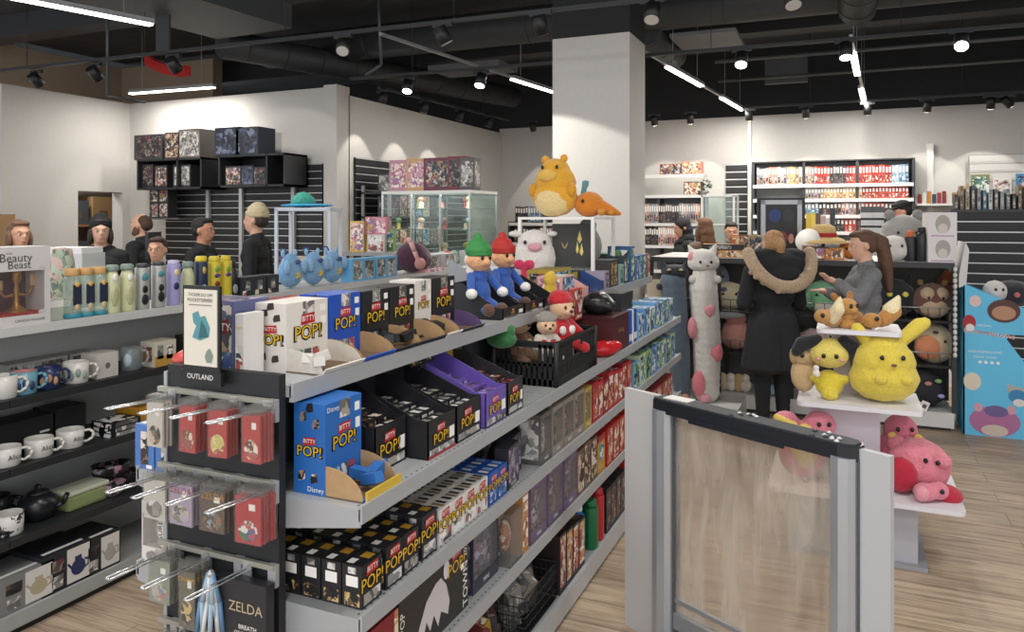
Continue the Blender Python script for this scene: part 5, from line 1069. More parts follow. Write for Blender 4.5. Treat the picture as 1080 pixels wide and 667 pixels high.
    if style == 'scarf': hE = [((-.015, 0, hz+.035), (.108, .092, .098)), ((-.035, 0, hz-.04), (.095, .095, .11)), ((-.03, 0, hz-.15), (.1, .12, .09)), ((.02, 0, hz-.17), (.08, .09, .05))]
    blob('headscarf' if style == 'scarf' else 'hair', sch(hd(hE)), hm, r, .009, 3)
    if beard: blob('beard', sch(hd([((.045, 0, hz-.088), (.056, .054, .036)), ((.02, .06, hz-.06), (.04, .016, .05)), ((.02, -.06, hz-.06), (.04, .016, .05))])), M(beard, .85, bump=.4, bscale=90), r, .008, 2)
    if hat:
        kind, hc = hat; m = M(hc, .9, bump=.4, bscale=70)
        if kind == 'beanie': blob('beanie', sch(hd([((-.012, 0, hz+.066), (.108, .094, .082)), ((-.02, 0, hz+.04), (.106, .095, .04)), ((-.02, 0, hz+.12), (.07, .065, .045))])), m, r, .009, 3)
        else: blob('cap', sch(hd([((-.01, 0, hz+.07), (.104, .092, .065))]+seg((.07, 0, hz+.055), (.03, .075, .014), (.16, 0, hz+.04), (.03, .06, .01), 5))), m, r, .009, 3)
    return r
def at2(px, d):
    p = W(px, 230, d=d); return (p.x, p.y, 0)
D_ = math.radians
# counter group, behind the left unit
person(at2(20, 6.1), 1.68, D_(-10), 'person with brown hair and glasses at the far left edge, behind white box', top='#3a332e', hair='#6b4f3a', style='bob', fem=True)
person(at2(106, 6.5), 1.70, D_(-35), 'person in black knit hat and black jacket behind the cork-lid bottles', hoody=True, hair='#2b2320', style='bob', hat=('beanie', '#17181a'), fem=True, skin='#c9a08a')
person(at2(149, 7.8), 1.745, D_(200), 'bearded person with receding brown hair facing left behind the counter', hoody=True, top='#202124', hair='#4a3428', style='bald', beard='#5d4332', skin='#cf9f86')
person(at2(166, 6.3), 1.54, D_(-60), 'shorter dark-haired person whose face shows above the tumblers', top='#2a2d33', hair='#3a2a22', style='short')
person(at2(214, 7.0), 1.70, D_(20), 'person with short black hair facing right behind navy and yellow tumblers', top='#1e2023', hair='#1b1a1b', style='short', skin='#b98568')
person(at2(270, 7.0), 1.80, D_(203), 'person in beige knit hat and black jacket facing left', top='#1a1b1e', hair='#3a2c24', style='short', hat=('beanie', '#b9ac8b'), skin='#c49a84')
# right-hand side
coat = person(at2(815, 5.9), 1.60, D_(122), 'person in long black coat with fur-trimmed hood, seen from behind', top='#1e2024', legs='#191a1d', hair='#a07a54', style='lowpony', coat=.60, build=1.18, fem=True, shoes='#141416', arms={'l': ((.02, .25, 1.14), (.26, .14, 1.12), (1, -.3, .1)), 'r': ((.02, -.25, 1.14), (.26, -.14, 1.12), (1, .3, .1))})
furm = M('#b39a7d', 1, bump=1, bscale=120, var=.3, sheen=.4)
hood = []
for i in range(27):
    t = PI*(i/26); x = -.10-.15*math.sin(t); y = .27*math.cos(t); z = 1.40-.215*math.sin(t)+.03*abs(math.cos(t))**3
    hood.append(((x, y*.92, z), .05))
    for k in range(3): hood.append(((x+random.uniform(-.03, .03), y*.92+random.uniform(-.035, .035), z+random.uniform(-.04, .035)), random.uniform(.016, .026)))
blob('fur_trim', hood, furm, coat, .0075, 1)
blob('hood', [((-.1, 0, 1.34), (.11, .23, .11)), ((-.07, .12, 1.41), (.09, .12, .06)), ((-.07, -.12, 1.41), (.09, .12, .06)), ((-.14, 0, 1.27), (.1, .17, .08))], M('#1c1e21', .9), coat, .012, 3)
pony = person(at2(912, 5.5), 1.61, D_(196), 'person with long brown ponytail in grey jumper, holding out one hand', top='#6f7072', legs='#25272c', hair='#5a4030', style='pony', fem=True, tilt=.12, skin='#d0a48c', vox=.0095,
       arms={'l': ((.1, .2, 1.22), (.23, .09, 1.34), (1, -.1, .5)), 'r': ((.12, -.2, 1.19), (.25, -.1, 1.25), (1, .1, .2))})
person(at2(721, 9.2), 1.70, D_(215), 'person with black headscarf and black coat by the far bookshelves', hair='#1b1b1e', style='scarf', fem=True, tilt=.2)
person(at2(743, 8.6), 1.70, D_(135), 'person with long two-tone brown hair, seen from behind', top='#6a5a4c', hair='#6b4a33', style='long', fem=True)
person(at2(771, 9.3), 1.65, D_(-75), 'person with dark hair looking down behind the orange boxes', top='#55585e', hair='#2a211d', style='short', tilt=.15)
person(at2(953, 9.2), 1.90, D_(195), 'person in black cap and lilac jacket behind the grey plush', top='#8d7fa6', hair='#2a211d', style='short', hat=('cap', '#1c1c1f'), tilt=.2, skin='#b98a70')
# ================================================================== security pedestal
p1 = W(661, 410, z=.985); p2 = W(941, 478, z=.985); dv = (p2-p1); dv.z = 0; L_ = dv.length; ang = math.atan2(dv.y, dv.x)
def gt(px):   # distance along the pedestal under an image column
    k = (px-CX)/FPX; e = dv.normalized(); n = Vector((k*CS-SN, CS+k*SN)); return (n.x*p1.y-n.y*p1.x)/(e.x*n.y-e.y*n.x)
r = empty('security_pedestal', (p1.x, p1.y, 0), ang, 'free-standing clear security pedestal with aluminium posts and black top bar', 'security gate')
a0, a1, a2, a3 = gt(694), gt(713), gt(877), gt(907)
ALU = M('#b6bbc0', .3, .55); BAR = M('#22252b', .3); PANW = M('#c4c3c2', .55)
mb = MB(); mb.b(0, a0+.01, -.012, .012, .0, .99, PANW); mb.build('side_panel', r)
mb = MB(); mb.b(a3-.01, L_, -.012, .012, .0, .975, M('#b5b6b8', .5)); mb.build('side_panel', r)
def post(x0, x1, mats=ALU):
    mb = MB(); w_ = x1-x0; c = (x0+x1)/2; d_ = .05
    prof = [(x0, -.03), (x0+w_*.15, -.05), (x0+w_*.5, -.058), (x0+w_*.85, -.05), (x1, -.03), (x1, .03), (x0+w_*.85, .05), (x0+w_*.15, .05), (x0, .03)]
    mb.prism([(x, y, .0) for x, y in prof], (0, 0, .945), mats); mb.b(x1-.008, x1+.006, -.02, .02, .06, .945, M('#5b6066', .4, .3)); return mb.build('post', r)
post(a0, a1-.004); post(a2+.012, a3)
GP = clear('#e6dfd5', .3).copy(); GP.name = 'glare_streak_acrylic'; nt_ = GP.node_tree  # streaky reflections painted into the panel as noise in its haze
tc_ = nt_.nodes.new('ShaderNodeTexCoord'); mp_ = nt_.nodes.new('ShaderNodeMapping'); mp_.inputs['Rotation'].default_value = (0, .5, 0); mp_.inputs['Scale'].default_value = (6, 1, 1.1); ns_ = nt_.nodes.new('ShaderNodeTexNoise'); ns_.inputs['Scale'].default_value = 2.2; ns_.inputs['Detail'].default_value = 5; ns_.inputs['Distortion'].default_value = .6
mr_ = nt_.nodes.new('ShaderNodeMapRange'); mr_.inputs['From Min'].default_value = .35; mr_.inputs['From Max'].default_value = .7; mr_.inputs['To Min'].default_value = .13; mr_.inputs['To Max'].default_value = .4
nt_.links.new(tc_.outputs['Object'], mp_.inputs['Vector']); nt_.links.new(mp_.outputs[0], ns_.inputs['Vector']); nt_.links.new(ns_.outputs['Fac'], mr_.inputs['Value'])
for n_ in nt_.nodes:
    if n_.type == 'MIX_SHADER' and abs(n_.inputs[0].default_value-.3) < 1e-4 and not n_.inputs[0].is_linked: nt_.links.new(mr_.outputs['Result'], n_.inputs[0])
mb = MB(); mb.b(a1, a2+.012, -.004, .004, .16, .95, GP); mb.build('clear_panel', r)
mb = MB(); mb.b(a1, a2+.01, -.02, .02, .1, .16, M('#8c9094', .4, .3)); mb.b(a1, a2+.01, -.012, .012, .20, .215, M('#8c9094', .4, .3)); mb.build('lower_rail', r)
mb = MB(); mb.b(a0-.02, a3+.02, -.09, .09, 0, .03, M('#7c8084', .4, .3)); mb.build('foot', r)
# top bar with rounded ends
mb = MB(); xs = [(a0-.005, -.035), (a0+.01, -.06), (a0+.04, -.068), (a3-.05, -.068), (a3-.015, -.058), (a3+.004, -.03), (a3+.004, .03), (a3-.015, .058), (a3-.05, .068), (a0+.04, .068), (a0+.01, .06), (a0-.005, .035)]
xs = [(x, y*.68) for x, y in xs]; mb.prism([(x, y, .935) for x, y in xs], (0, 0, .048), BAR); mb.prism([(a0+(x-a0)*.985+.004, y*.9, .983) for x, y in xs], (0, 0, .006), M('#303338', .65)); mb.b(a1+.1, a1+.5, -.05, -.044, .925, .945, BAR)
mb.build('top_bar', r)
gx = r.matrix_world
def onbar(t, y): e = dv.normalized(); n = Vector((-e.y, e.x, 0)); q = Vector((p1.x, p1.y, 0))+e*t+n*y; q.z = .989; return q
inst(pkg(.11, .06, .004, M('#dcdad5', .6)), 'paper_slip', onbar(a0+.1, .01), ang+.1, 'white paper slip lying on the left end of the pedestal bar', 'paper')
for (t, lb, n) in ((a0+(a3-a0)*.52, 'middle of the pedestal bar', 7), (a3-.1, 'right end of the pedestal bar', 10)):
    for k in range(n):
        q = onbar(t+random.uniform(-.07, .07), random.uniform(-.04, .04)); mb = MB(); mb.lathe([(.008, 0), (.009, .003), (.004, .006), (.003, .007)], M('#cfcfcf' if k % 3 else '#3a3c40', .4), n=10); mb.build('security_tag', loc=q, label='security tag pin on '+lb+', '+nth(k)+' of the heap', cat='tag', group='tag pins on the pedestal')
# ================================================================== tiered plush table
T = empty('display_table', (.07, 4.3, 0), 0, 'white tiered display table of plush toys right of the pedestal', 'table')
TW = M('#dddbe0', .4); TGY = M('#9c9da3', .5)
def tb(name, x0, x1, y0, y1, z0, z1, m=TW, bev=0):
    mb = MB(); mb.b(x0-.07, x1-.07, y0-4.3, y1-4.3, z0, z1, m, bev=bev); return mb.build(name, T)
def roundboard(x0, x1, y0, y1, z, name, t=.022):
    mb = MB(); rr = .035; pts = []
    for cx_, cy_, a in ((x1-rr, y0+rr, -90), (x1-rr, y1-rr, 0), (x0+rr, y1-rr, 90), (x0+rr, y0+rr, 180)):
        for k in range(5): pts.append((cx_+rr*math.cos(D_(a+k*22.5))-.07, cy_+rr*math.sin(D_(a+k*22.5))-4.3, z-t))
    mb.prism(pts, (0, 0, t), TW); return mb.build(name, T)
roundboard(-.36, .52, 4.04, 4.72, .34, 'low_board'); roundboard(-.22, .35, 4.10, 4.56, .77, 'middle_board'); roundboard(-.13, .265, 4.2, 4.56, 1.13, 'top_board')
tb('pedestal', -.22, .33, 4.16, 4.6, 0, .318, M('#b3b3ba', .45)); tb('riser', -.16, .17, 4.3, 4.55, .34, .748, M('#d3cfd8', .45)); tb('riser', -.05, .16, 4.42, 4.52, .77, 1.108, M('#d3cfd8', .45))
tb('foot', -.26, .37, 4.12, 4.64, 0, .02, M('#9c9da3', .45))
FAN = PI*.0-.15
def plushie(name, loc, rz, label, parts, eyes=None, scale=1, vox=.01, mouth=None, cat='plush toy', tiltv=None):
    r = empty(name, loc, rz, label, cat); r.scale = (scale,)*3
    if tiltv: r.rotation_euler = (*tiltv, rz)
    for pn, ells, hx in parts: blob(pn, ells, plush(hx), r, vox)
    for e in (eyes or []):
        mb = MB(); mb.ell(e, (.011, .006, .013), M('#17130f', .25)); mb.build('eye', r)
    if mouth: mb = MB(); mb.ell(mouth, (.014, .006, .008), M('#7a4a42', .6)); mb.build('nose', r)
    return r
F0 = D_(23.6-8)   # plush front (local -Y) turned to the viewer
Y1c = '#d9c34a'
q = W(943, 424, Y=4.3)
plushie('plush_rabbit', (.185, 4.28, .77), F0, 'large yellow plush with two upright ears on middle tier', [
    ('body', [((0, 0, .12), (.172, .13, .125)), ((0, 0, .2), (.155, .12, .12)), ((0, .0, .26), (.12, .1, .085))], Y1c),
    ('ear', seg((-.085, 0, .31), .034, (-.125, .01, .365), .033, 5), Y1c), ('ear', seg((.085, 0, .31), .036, (.17, .01, .385), .04, 5)+seg((.17, .01, .385), .04, (.2, .01, .4), .03, 3), Y1c),
    ('paw', [((-.05, -.118, .13), (.035, .02, .028))], Y1c), ('paw', [((.07, -.112, .13), (.035, .02, .028))], Y1c)],
    eyes=[(-.045, -.116, .24), (.055, -.113, .24)], mouth=(.008, -.124, .205))
plushie('plush_puppy', (-.07, 4.27, .77), F0-.2, 'yellow plush puppy with black floppy ears on middle tier', [
    ('body', [((0, 0, .07), (.075, .06, .075)), ((-.07, -.02, .1), (.03, .03, .025)), ((.07, -.02, .1), (.03, .03, .025)), ((.0, -.06, .025), (.045, .045, .03))], '#d3bf3a'),
    ('head', [((0, -.01, .22), (.1, .075, .07)), ((0, 0, .26), (.07, .06, .05))], '#d9c763'),
    ('ear', seg((-.06, 0, .29), .035, (-.13, 0, .27), .04, 5)+seg((-.13, 0, .27), .04, (-.16, -.01, .23), .03, 4), '#1d1e22'), ('ear', seg((.07, 0, .29), .035, (.13, 0, .24), .045, 5)+seg((.13, 0, .24), .045, (.14, -.01, .15), .035, 5), '#1d1e22'),
    ('cheek', [((-.055, -.07, .205), (.018, .01, .016))], '#d59a9a'), ('cheek', [((.055, -.07, .205), (.018, .01, .016))], '#d59a9a')], eyes=[(-.03, -.082, .225), (.03, -.082, .225)])
plushie('plush_dog', (-.195, 4.32, .77), F0, 'cream plush dog at left end of middle tier', [('body', [((0, 0, .1), (.07, .055, .1))], '#cdb184'), ('head', [((0, -.02, .2), (.07, .055, .05))], '#cdb184'), ('ear', [((-.055, -.02, .2), (.025, .025, .05))], '#b89a66'), ('ear', [((.055, -.03, .2), (.025, .025, .05))], '#b89a66')], eyes=[(-.025, -.075, .21), (.025, -.075, .21)])
bow = blob('charm', [((0, 0, .02), (.02, .016, .022)), ((0, 0, .05), (.016, .014, .015))], plush('#e2ddd6'), None, .005, loc=(-.13, 4.20, .77+.11), label='tiny white charm doll hanging on the yellow puppy', cat='charm')
plushie('plush_fox', (.015, 4.36, 1.13), F0+.5, 'tan plush fox lying on the top tier', [
    ('body', [((0, 0, .045), (.1, .07, .05)), ((-.05, -.05, .02), (.04, .05, .025)), ((.06, -.06, .02), (.035, .05, .024))], '#b5823f'),
    ('head', [((-.03, -.03, .105), (.06, .055, .05)), ((-.03, -.075, .09), (.025, .025, .018))], '#b98848'), ('ear', seg((-.07, -.02, .13), .022, (-.09, 0, .165), .018, 5), '#9a6a30'), ('ear', seg((0, -.02, .135), .022, (.02, .0, .17), .018, 5), '#9a6a30'), ('chest', [((-.02, -.03, .055), (.06, .05, .025))], '#b98848')], eyes=[(-.05, -.08, .115), (-.01, -.08, .115)], vox=.008)
plushie('plush_fox', (-.06, 4.28, 1.13), F0, 'smaller tan plush fox with pale tail at left of top tier', [('body', [((0, 0, .05), (.055, .05, .05))], '#b98848'), ('tail', seg((.0, -.03, .05), .03, (.02, -.05, .1), .035, 5)+seg((.02, -.05, .1), .035, (.03, -.05, .16), .01, 5), '#e2d2a8'), ('head', [((-.05, -.03, .06), (.045, .04, .04))], '#b98848')], eyes=[(-.06, -.07, .07)], vox=.008)
plushie('plush_tail', (.21, 4.34, 1.13), F0, 'tan plush tail with pale zigzag tip standing at right of top tier', [('tail', seg((-.04, 0, .025), .02, (-.02, 0, .05), .04, 4)+seg((-.02, 0, .05), .04, (.02, 0, .09), .045, 5), '#b5823f'), ('tip', seg((.015, 0, .095), .046, (.05, 0, .165), .012, 7), '#e2d2a8'), ('head', [((-.09, -.03, .045), (.05, .045, .042))], '#b5823f')], eyes=[(-.08, -.075, .06)], vox=.008)
PK = '#d8808f'; PKR = '#b3213a'
plushie('plush_ball', (.33, 4.3, .34), F0-.5, 'large pink plush with deep red feet leaning on low board', [
    ('body', [((0, 0, .13), (.15, .13, .13))], PK), ('foot', [((-.06, -.13, .09), (.085, .05, .09))], PKR), ('foot', [((.14, -.06, .04), (.075, .075, .045))], PKR), ('arm', [((-.11, .0, .2), (.05, .05, .045))], PK), ('arm', [((.1, -.06, .19), (.05, .045, .04))], PK)], eyes=[(.04, -.122, .19), (.09, -.108, .19)], tiltv=(.0, .12))
plushie('plush_ball', (.36, 4.13, .34), F0, 'small pink plush lying at the front of low board', [('body', [((0, 0, .045), (.06, .05, .045)), ((.06, .01, .05), (.05, .045, .045))], PK), ('foot', [((-.03, -.03, .045), (.035, .03, .04))], '#e29aa6')], eyes=[(.06, -.036, .06)], vox=.008)
plushie('plush_ball', (.25, 4.42, .34), F0, 'pink plush with yellow paws standing behind the red-footed one', [('body', [((0, 0, .13), (.11, .1, .13)), ((.02, 0, .26), (.085, .08, .08))], '#cf7686'), ('paw', [((-.05, -.09, .25), (.025, .02, .022))], '#d9b45e'), ('paw', [((.08, -.07, .24), (.025, .02, .022))], '#d9b45e'), ('arm', [((.1, -.03, .2), (.04, .05, .04))], '#cf7686')], eyes=[(-.02, -.085, .28), (.05, -.08, .28)])
plushie('plush_lizard', (-.2, 4.20, .34), F0, 'pink plush with yellow belly leaning under left of middle tier', [('body', [((0, 0, .16), (.12, .1, .15)), ((.08, -.03, .3), (.085, .075, .07)), ((-.08, 0, .3), (.07, .06, .06))], '#d77f90'), ('belly', [((.0, -.07, .2), (.075, .05, .12))], '#d9bd5e'), ('stripe', seg((-.13, -.03, .33), .022, (-.05, -.07, .3), .022, 6), '#d9bd5e')], eyes=[(.06, -.105, .32), (.11, -.1, .32)])
plushie('plush_ball', (.06, 4.15, .34), F0, 'pink plush paw and cream claws behind the pedestal bar end', [('body', [((0, 0, .09), (.1, .07, .09))], '#d47c8b'), ('claw', [((-.06, -.05, .16), (.02, .018, .018))], '#d9c39a'), ('claw', [((.02, -.06, .165), (.02, .018, .018))], '#d9c39a'), ('claw', [((.08, -.04, .15), (.02, .018, .018))], '#d9c39a')], eyes=[(0, -.07, .1)], vox=.008)
# ================================================================== plush on the white riser by the column
rz = D_(23.6)
plushie('plush_dragon', (-1.70, 4.58, ZD+.436), rz-.45, 'large yellow egg-shaped plush with broad snout on white riser before column', [
    ('body', [((0, 0, .12), (.155, .13, .12)), ((0, 0, .22), (.14, .12, .13)), ((-.0, 0, .3), (.1, .095, .08))], '#d9a02c'), ('snout', [((-.01, -.105, .26), (.07, .035, .045))], '#dcb052'),
    ('belly', [((0, -.035, .1), (.125, .11, .105))], '#dcc489'), ('arm', [((-.13, -.05, .17), (.035, .035, .05))], '#d09425'), ('arm', [((.13, -.05, .17), (.035, .035, .05))], '#d09425'), ('ear', [((-.07, 0, .37), (.03, .02, .03))], '#d9a02c'), ('ear', [((.06, 0, .375), (.03, .02, .03))], '#d9a02c')], eyes=[(-.05, -.095, .315), (.05, -.095, .315)])
plushie('plush_dragon', (-1.485, 4.62, ZD+.436), rz, 'orange plush lying beside the large yellow one on the white riser', [('body', [((0, 0, .08), (.1, .09, .085))], '#cc7a1e'), ('tail', seg((.05, -.02, .07), .055, (.13, -.03, .04), .035, 5)+seg((.13, -.03, .04), .035, (.19, -.03, .02), .015, 4), '#cc7a1e'), ('wing', seg((-.04, .02, .13), (.02, .012, .03), (-.02, .03, .22), (.03, .008, .02), 5), '#5c8f96'), ('paw', [((.07, -.07, .03), (.03, .03, .025))], '#c9882e'), ('paw', [((.13, -.06, .025), (.025, .025, .02))], '#c9882e')], eyes=[(-.05, -.085, .1)])
plushie('plush_cow', (-1.78, 4.42, ZD), rz, 'white plush with pink snout in front of the white riser', [('body', [((0, 0, .17), (.14, .1, .16)), ((0, 0, .28), (.11, .09, .08))], '#ddd6cf'), ('snout', [((0, -.095, .25), (.05, .02, .03))], '#d69aa6'), ('ear', [((-.12, 0, .33), (.05, .025, .022))], '#ddd6cf'), ('ear', [((.11, 0, .33), (.04, .025, .02))], '#ddd6cf')], eyes=[(-.06, -.085, .28), (.06, -.085, .28)])
blob('plush_toy', [((0, 0, .12), (.09, .08, .13)), ((0, -.02, .26), (.06, .055, .05))], plush('#8b8c84'), None, .01, loc=(-1.56, 4.85, ZD+.12), label='grey wrinkled plush inside back of the white riser', cat='plush toy')
# ================================================================== plush shelving unit across the back aisle
PX0, PX1, PY0 = -1.62, .80, 6.9
U = empty('plush_shelving', (-.4, PY0, 0), 0, 'dark wire-shelved unit filled with plush toys behind the black-coated person', 'shelving')
def up(name, fn): mb = MB(); fn(mb); o = inst(mb.mesh(name), name, parent=U); o.location = -Vector(U.location); return o
DG = M('#2e3032', .5); MIDG = M('#55585a', .6)
up('back_panel', lambda q: q.b(PX0, PX1, PY0+.5, PY0+.53, .1, 1.33, M('#54514e', .6)))
up('top_board', lambda q: (q.b(PX0, PX1, PY0-.02, PY0+.98, 1.32, 1.345, M('#cfcfcd', .45)), q.b(PX0, PX1, PY0-.03, PY0-.02, 1.30, 1.345, M('#35373a', .5))))
up('base', lambda q: (q.b(PX0, PX1, PY0, PY0+.98, .03, .15, M('#d9d8d4', .5)), q.b(PX0, -.78, 6.36, PY0-.001, .0, .15, M('#d9d8d4', .5)), q.b(PX0+.02, PX1-.02, PY0+.04, PY0+.94, 0, .03, DG)))
nb = 4
for i in range(nb+1):
    x = PX0+(PX1-PX0)*i/nb; up('upright', lambda q: (q.b(x-.015, x+.015, PY0+.0, PY0+.03, .15, 1.32, DG), q.b(x-.015, x+.015, PY0+.47, PY0+.5, .15, 1.32, DG)))
WR = M('#3b3d3f', .4, .4)
for i in range(nb):
    xa = PX0+(PX1-PX0)*i/nb+.02; xb = PX0+(PX1-PX0)*(i+1)/nb-.02
    for z in (.51, .87):
        def f(q):
            q.b(xa, xb, PY0+.02, PY0+.48, z-.012, z, M('#3a3836', .6))
            n = 7
            for k in range(n+1): q.cyl((xa+(xb-xa)*k/n, PY0, z), (xa+(xb-xa)*k/n, PY0, z+.11), .0035, WR, n=6)
            for zz in (z+.005, z+.11): q.cyl((xa, PY0, zz), (xb, PY0, zz), .005, M('#a5a7a8', .3, .6) if zz > z+.05 else WR, n=6)
        up('wire_basket', f)
def ball(name, px, Yy, z, rx, ry, rz_, hx, label, extra=(), eyes=True, dz=0, ang_=None):
    p = W(px, 300, Y=Yy); e0 = rz_*1.15
    return plushie(name, (p.x, Yy, z), math.atan2(-p.x, p.y)*-1*0+D_(10) if ang_ is None else ang_, label, [('body', [((0, 0, rz_*.95), (rx, ry, rz_)), ((0, 0, rz_*.7), (rx*1.02, ry, rz_*.68))], hx)]+list(extra), eyes=[(-rx*.35, -ry*.93, e0), (rx*.35, -ry*.93, e0)] if eyes else None, vox=.012)
ball('plush_toy', 769, 7.1, .87, .16, .12, .13, '#cbbfa0', 'cream plush with blue patches in basket beside the long cat plush', [('patch', [((-.05, -.1, .19), (.035, .02, .025))], '#5a6484'), ('patch', [((.08, -.09, .16), (.03, .02, .02))], '#5a6484'), ('patch', [((-.1, -.07, .1), (.03, .03, .025))], '#5a6484')])
blob('folded_plush', [((0, 0, .03), (.17, .13, .03)), ((.02, -.02, .05), (.15, .11, .03))], plush('#9ea0a4'), None, .012, loc=(W(768, 300, Y=7.05).x, 7.0, .80+.0), label='grey folded plush blanket under the cream plush', cat='plush toy')
ball('plush_toy', 758, 7.25, 1.0, .1, .1, .14, '#8c95a4', 'grey-blue plush behind the long cat plush, upper basket')
ball('plush_bear', 776, 7.1, .51, .13, .11, .15, '#d59a8e', 'pink fluffy bear in the lower basket beside long cat plush', [('head', [((0, -.02, .29), (.1, .09, .075))], '#cf8f84'), ('ear', [((-.08, 0, .36), (.03, .02, .03))], '#cf8f84'), ('ear', [((.08, 0, .36), (.03, .02, .03))], '#cf8f84')], eyes=False)
ball('plush_toy', 866, 7.1, .87, .14, .11, .15, '#7db58b', 'green plush with pale belly behind the outstretched hand', [('belly', [((0, -.06, .07), (.09, .06, .07))], '#d9d3c2')])
ball('plush_toy', 857, 7.1, .51, .13, .1, .12, '#d9b9b4', 'pale pink plush in the lower basket right of the black coat')
ball('plush_toy', 880, 7.2, .51, .13, .1, .14, '#c9c3b4', 'cream plush in the lower basket left of the top tier')
ball('plush_cat', 943, 7.12, .87, .17, .12, .17, '#24262b', 'black plush cat with yellow eyes in upper basket', [('ear', seg((-.1, 0, .28), .04, (-.12, 0, .36), .015, 5), '#24262b'), ('ear', seg((.1, 0, .28), .04, (.12, 0, .36), .015, 5), '#24262b'), ('eye_ring', [((-.06, -.112, .2), (.03, .015, .03))], '#d9cf5a'), ('eye_ring', [((.06, -.112, .2), (.03, .015, .03))], '#d9cf5a')])
ball('plush_owl', 983, 7.08, .88, .15, .12, .15, '#6b4a42', 'brown plush owl with beige face in wire basket', [('face', [((-.05, -.06, .2), (.06, .06, .06)), ((.05, -.06, .2), (.06, .06, .06)), ((0, -.05, .1), (.12, .075, .1))], '#bda58a'), ('ear', [((-.09, -.01, .29), (.03, .02, .03))], '#8a6a3c'), ('ear', [((.09, -.01, .29), (.03, .02, .03))], '#8a6a3c')], eyes=True)
ball('plush_toy', 1000, 7.3, .9, .1, .09, .19, '#8a4a2e', 'rust and black striped plush behind the brown owl', [('stripe', [((0, 0, .25), (.095, .088, .03))], '#2a2522')], eyes=False)
ball('plush_penguin', 985, 7.08, .51, .15, .12, .17, '#c9b998', 'beige plush penguin with orange wing in the lower basket', [('wing', [((-.06, -.07, .14), (.11, .07, .11))], '#d68a62'), ('beak', [((-.02, -.12, .27), (.03, .02, .015))], '#3a3430')])
r = empty('black_backpack', (W(972, 300, Y=6.95).x, 7.02, .15), D_(12), 'black backpack with small embroidered badges on the base', 'backpack')
blob('bag', [((0, 0, .15), (.2, .12, .15)), ((0, 0, .2), (.17, .1, .13))], M('#22242a', .8), r, .014)
for (x, z, hx) in ((-.12, .2, '#6fb0c0'), (.02, .22, '#c9877a'), (.12, .12, '#a99bd0'), (0, .06, '#d8d5cf'), (.1, .24, '#7fa86a')):
    mb = MB(); mb.ell((x, -.118 if abs(x) < .1 else -.1, z), (.028, .012, .018), M(hx, .7)); mb.build('badge', r)
for k in range(2):
    q = W(965+k*8, 440-k*4, Y=6.83); mb = MB(); D = (.06, .004, .08); mb.box((0, 0, .04), D, PAPER); mb.panel('f', D, .25, .3, .75, .7, M('#6b5a58', .6)); o = mb.build('price_tag', loc=(q.x, 6.86, .16), rz=.2, label=['left', 'right'][k]+' white paper swing tag hanging below the black backpack', cat='tag'); o.rotation_euler = (0, .4, .2)
for k, (px, hx) in enumerate([(762, '#d2bd98'), (771, '#e0dbd2'), (779, '#c9a878'), (786, '#d9d0c2')]): blob('small_plush', [((0, 0, .06), (.06, .05, .06)), ((0, -.02, .13), (.045, .042, .04))], plush(hx), None, .012, loc=(W(px, 400, Y=7.0).x, 7.0, .15), label='small pale plush at foot of the shelving by the long cat, '+nth(k)+' from left', cat='plush toy', group='small plush at the foot')
blob('slipper', [((0, 0, .05), (.09, .06, .05))], plush('#8fc0c4'), None, .01, loc=(W(808, 400, Y=6.75).x, 6.98, .15), label='pale teal plush slipper seen between the coat and the leg', cat='slipper')
# long cat plushes hanging in front of the end of the unit
cx_ = W(743, 300, Y=6.55).x
plushie('long_cat_plush', (cx_, 6.55, .152), D_(12), 'very long white plush cat with pink heart patches standing upright', [
    ('body', seg((.02, 0, .08), .11, (.02, 0, .5), .125, 8)+seg((.02, 0, .5), .125, (-.01, 0, .95), .125, 8)+seg((-.01, 0, .95), .125, (0, 0, 1.08), .1, 4), '#d3d0ca'),
    ('head', [((-.01, -.02, 1.17), (.14, .115, .09)), ((-.02, -.03, 1.22), (.12, .1, .07))]+seg((-.1, 0, 1.25), .035, (-.13, 0, 1.31), .014, 4)+seg((.07, 0, 1.26), .035, (.09, 0, 1.32), .014, 4), '#d3d0ca'),
    ('heart', [((.02, -.125, .78), (.035, .02, .045)), ((.055, -.12, .79), (.032, .02, .04)), ((.038, -.122, .745), (.025, .02, .03))], '#d88f98'), ('heart', [((-.1, -.06, .62), (.045, .06, .1))], '#d88f98'), ('heart', [((.1, -.06, .42), (.05, .065, .09)), ((.06, -.1, .43), (.03, .02, .05))], '#d8808c'), ('heart', [((-.05, -.09, .16), (.06, .045, .12))], '#d8808c'), ('patch', [((-.1, -.06, 1.22), (.045, .04, .05))], '#d88f98'), ('paw', [((-.1, -.06, 1.03), (.04, .04, .04))], '#d3d0ca'), ('paw', [((.1, -.05, 1.03), (.04, .04, .04))], '#d3d0ca'), ('foot', [((.0, -.08, .04), (.06, .06, .045))], '#d79aa4')],
    eyes=[(-.04, -.135, 1.18), (.05, -.13, 1.18)], mouth=(.02, -.14, 1.15), vox=.014)
cx_ = W(712, 300, Y=6.5).x
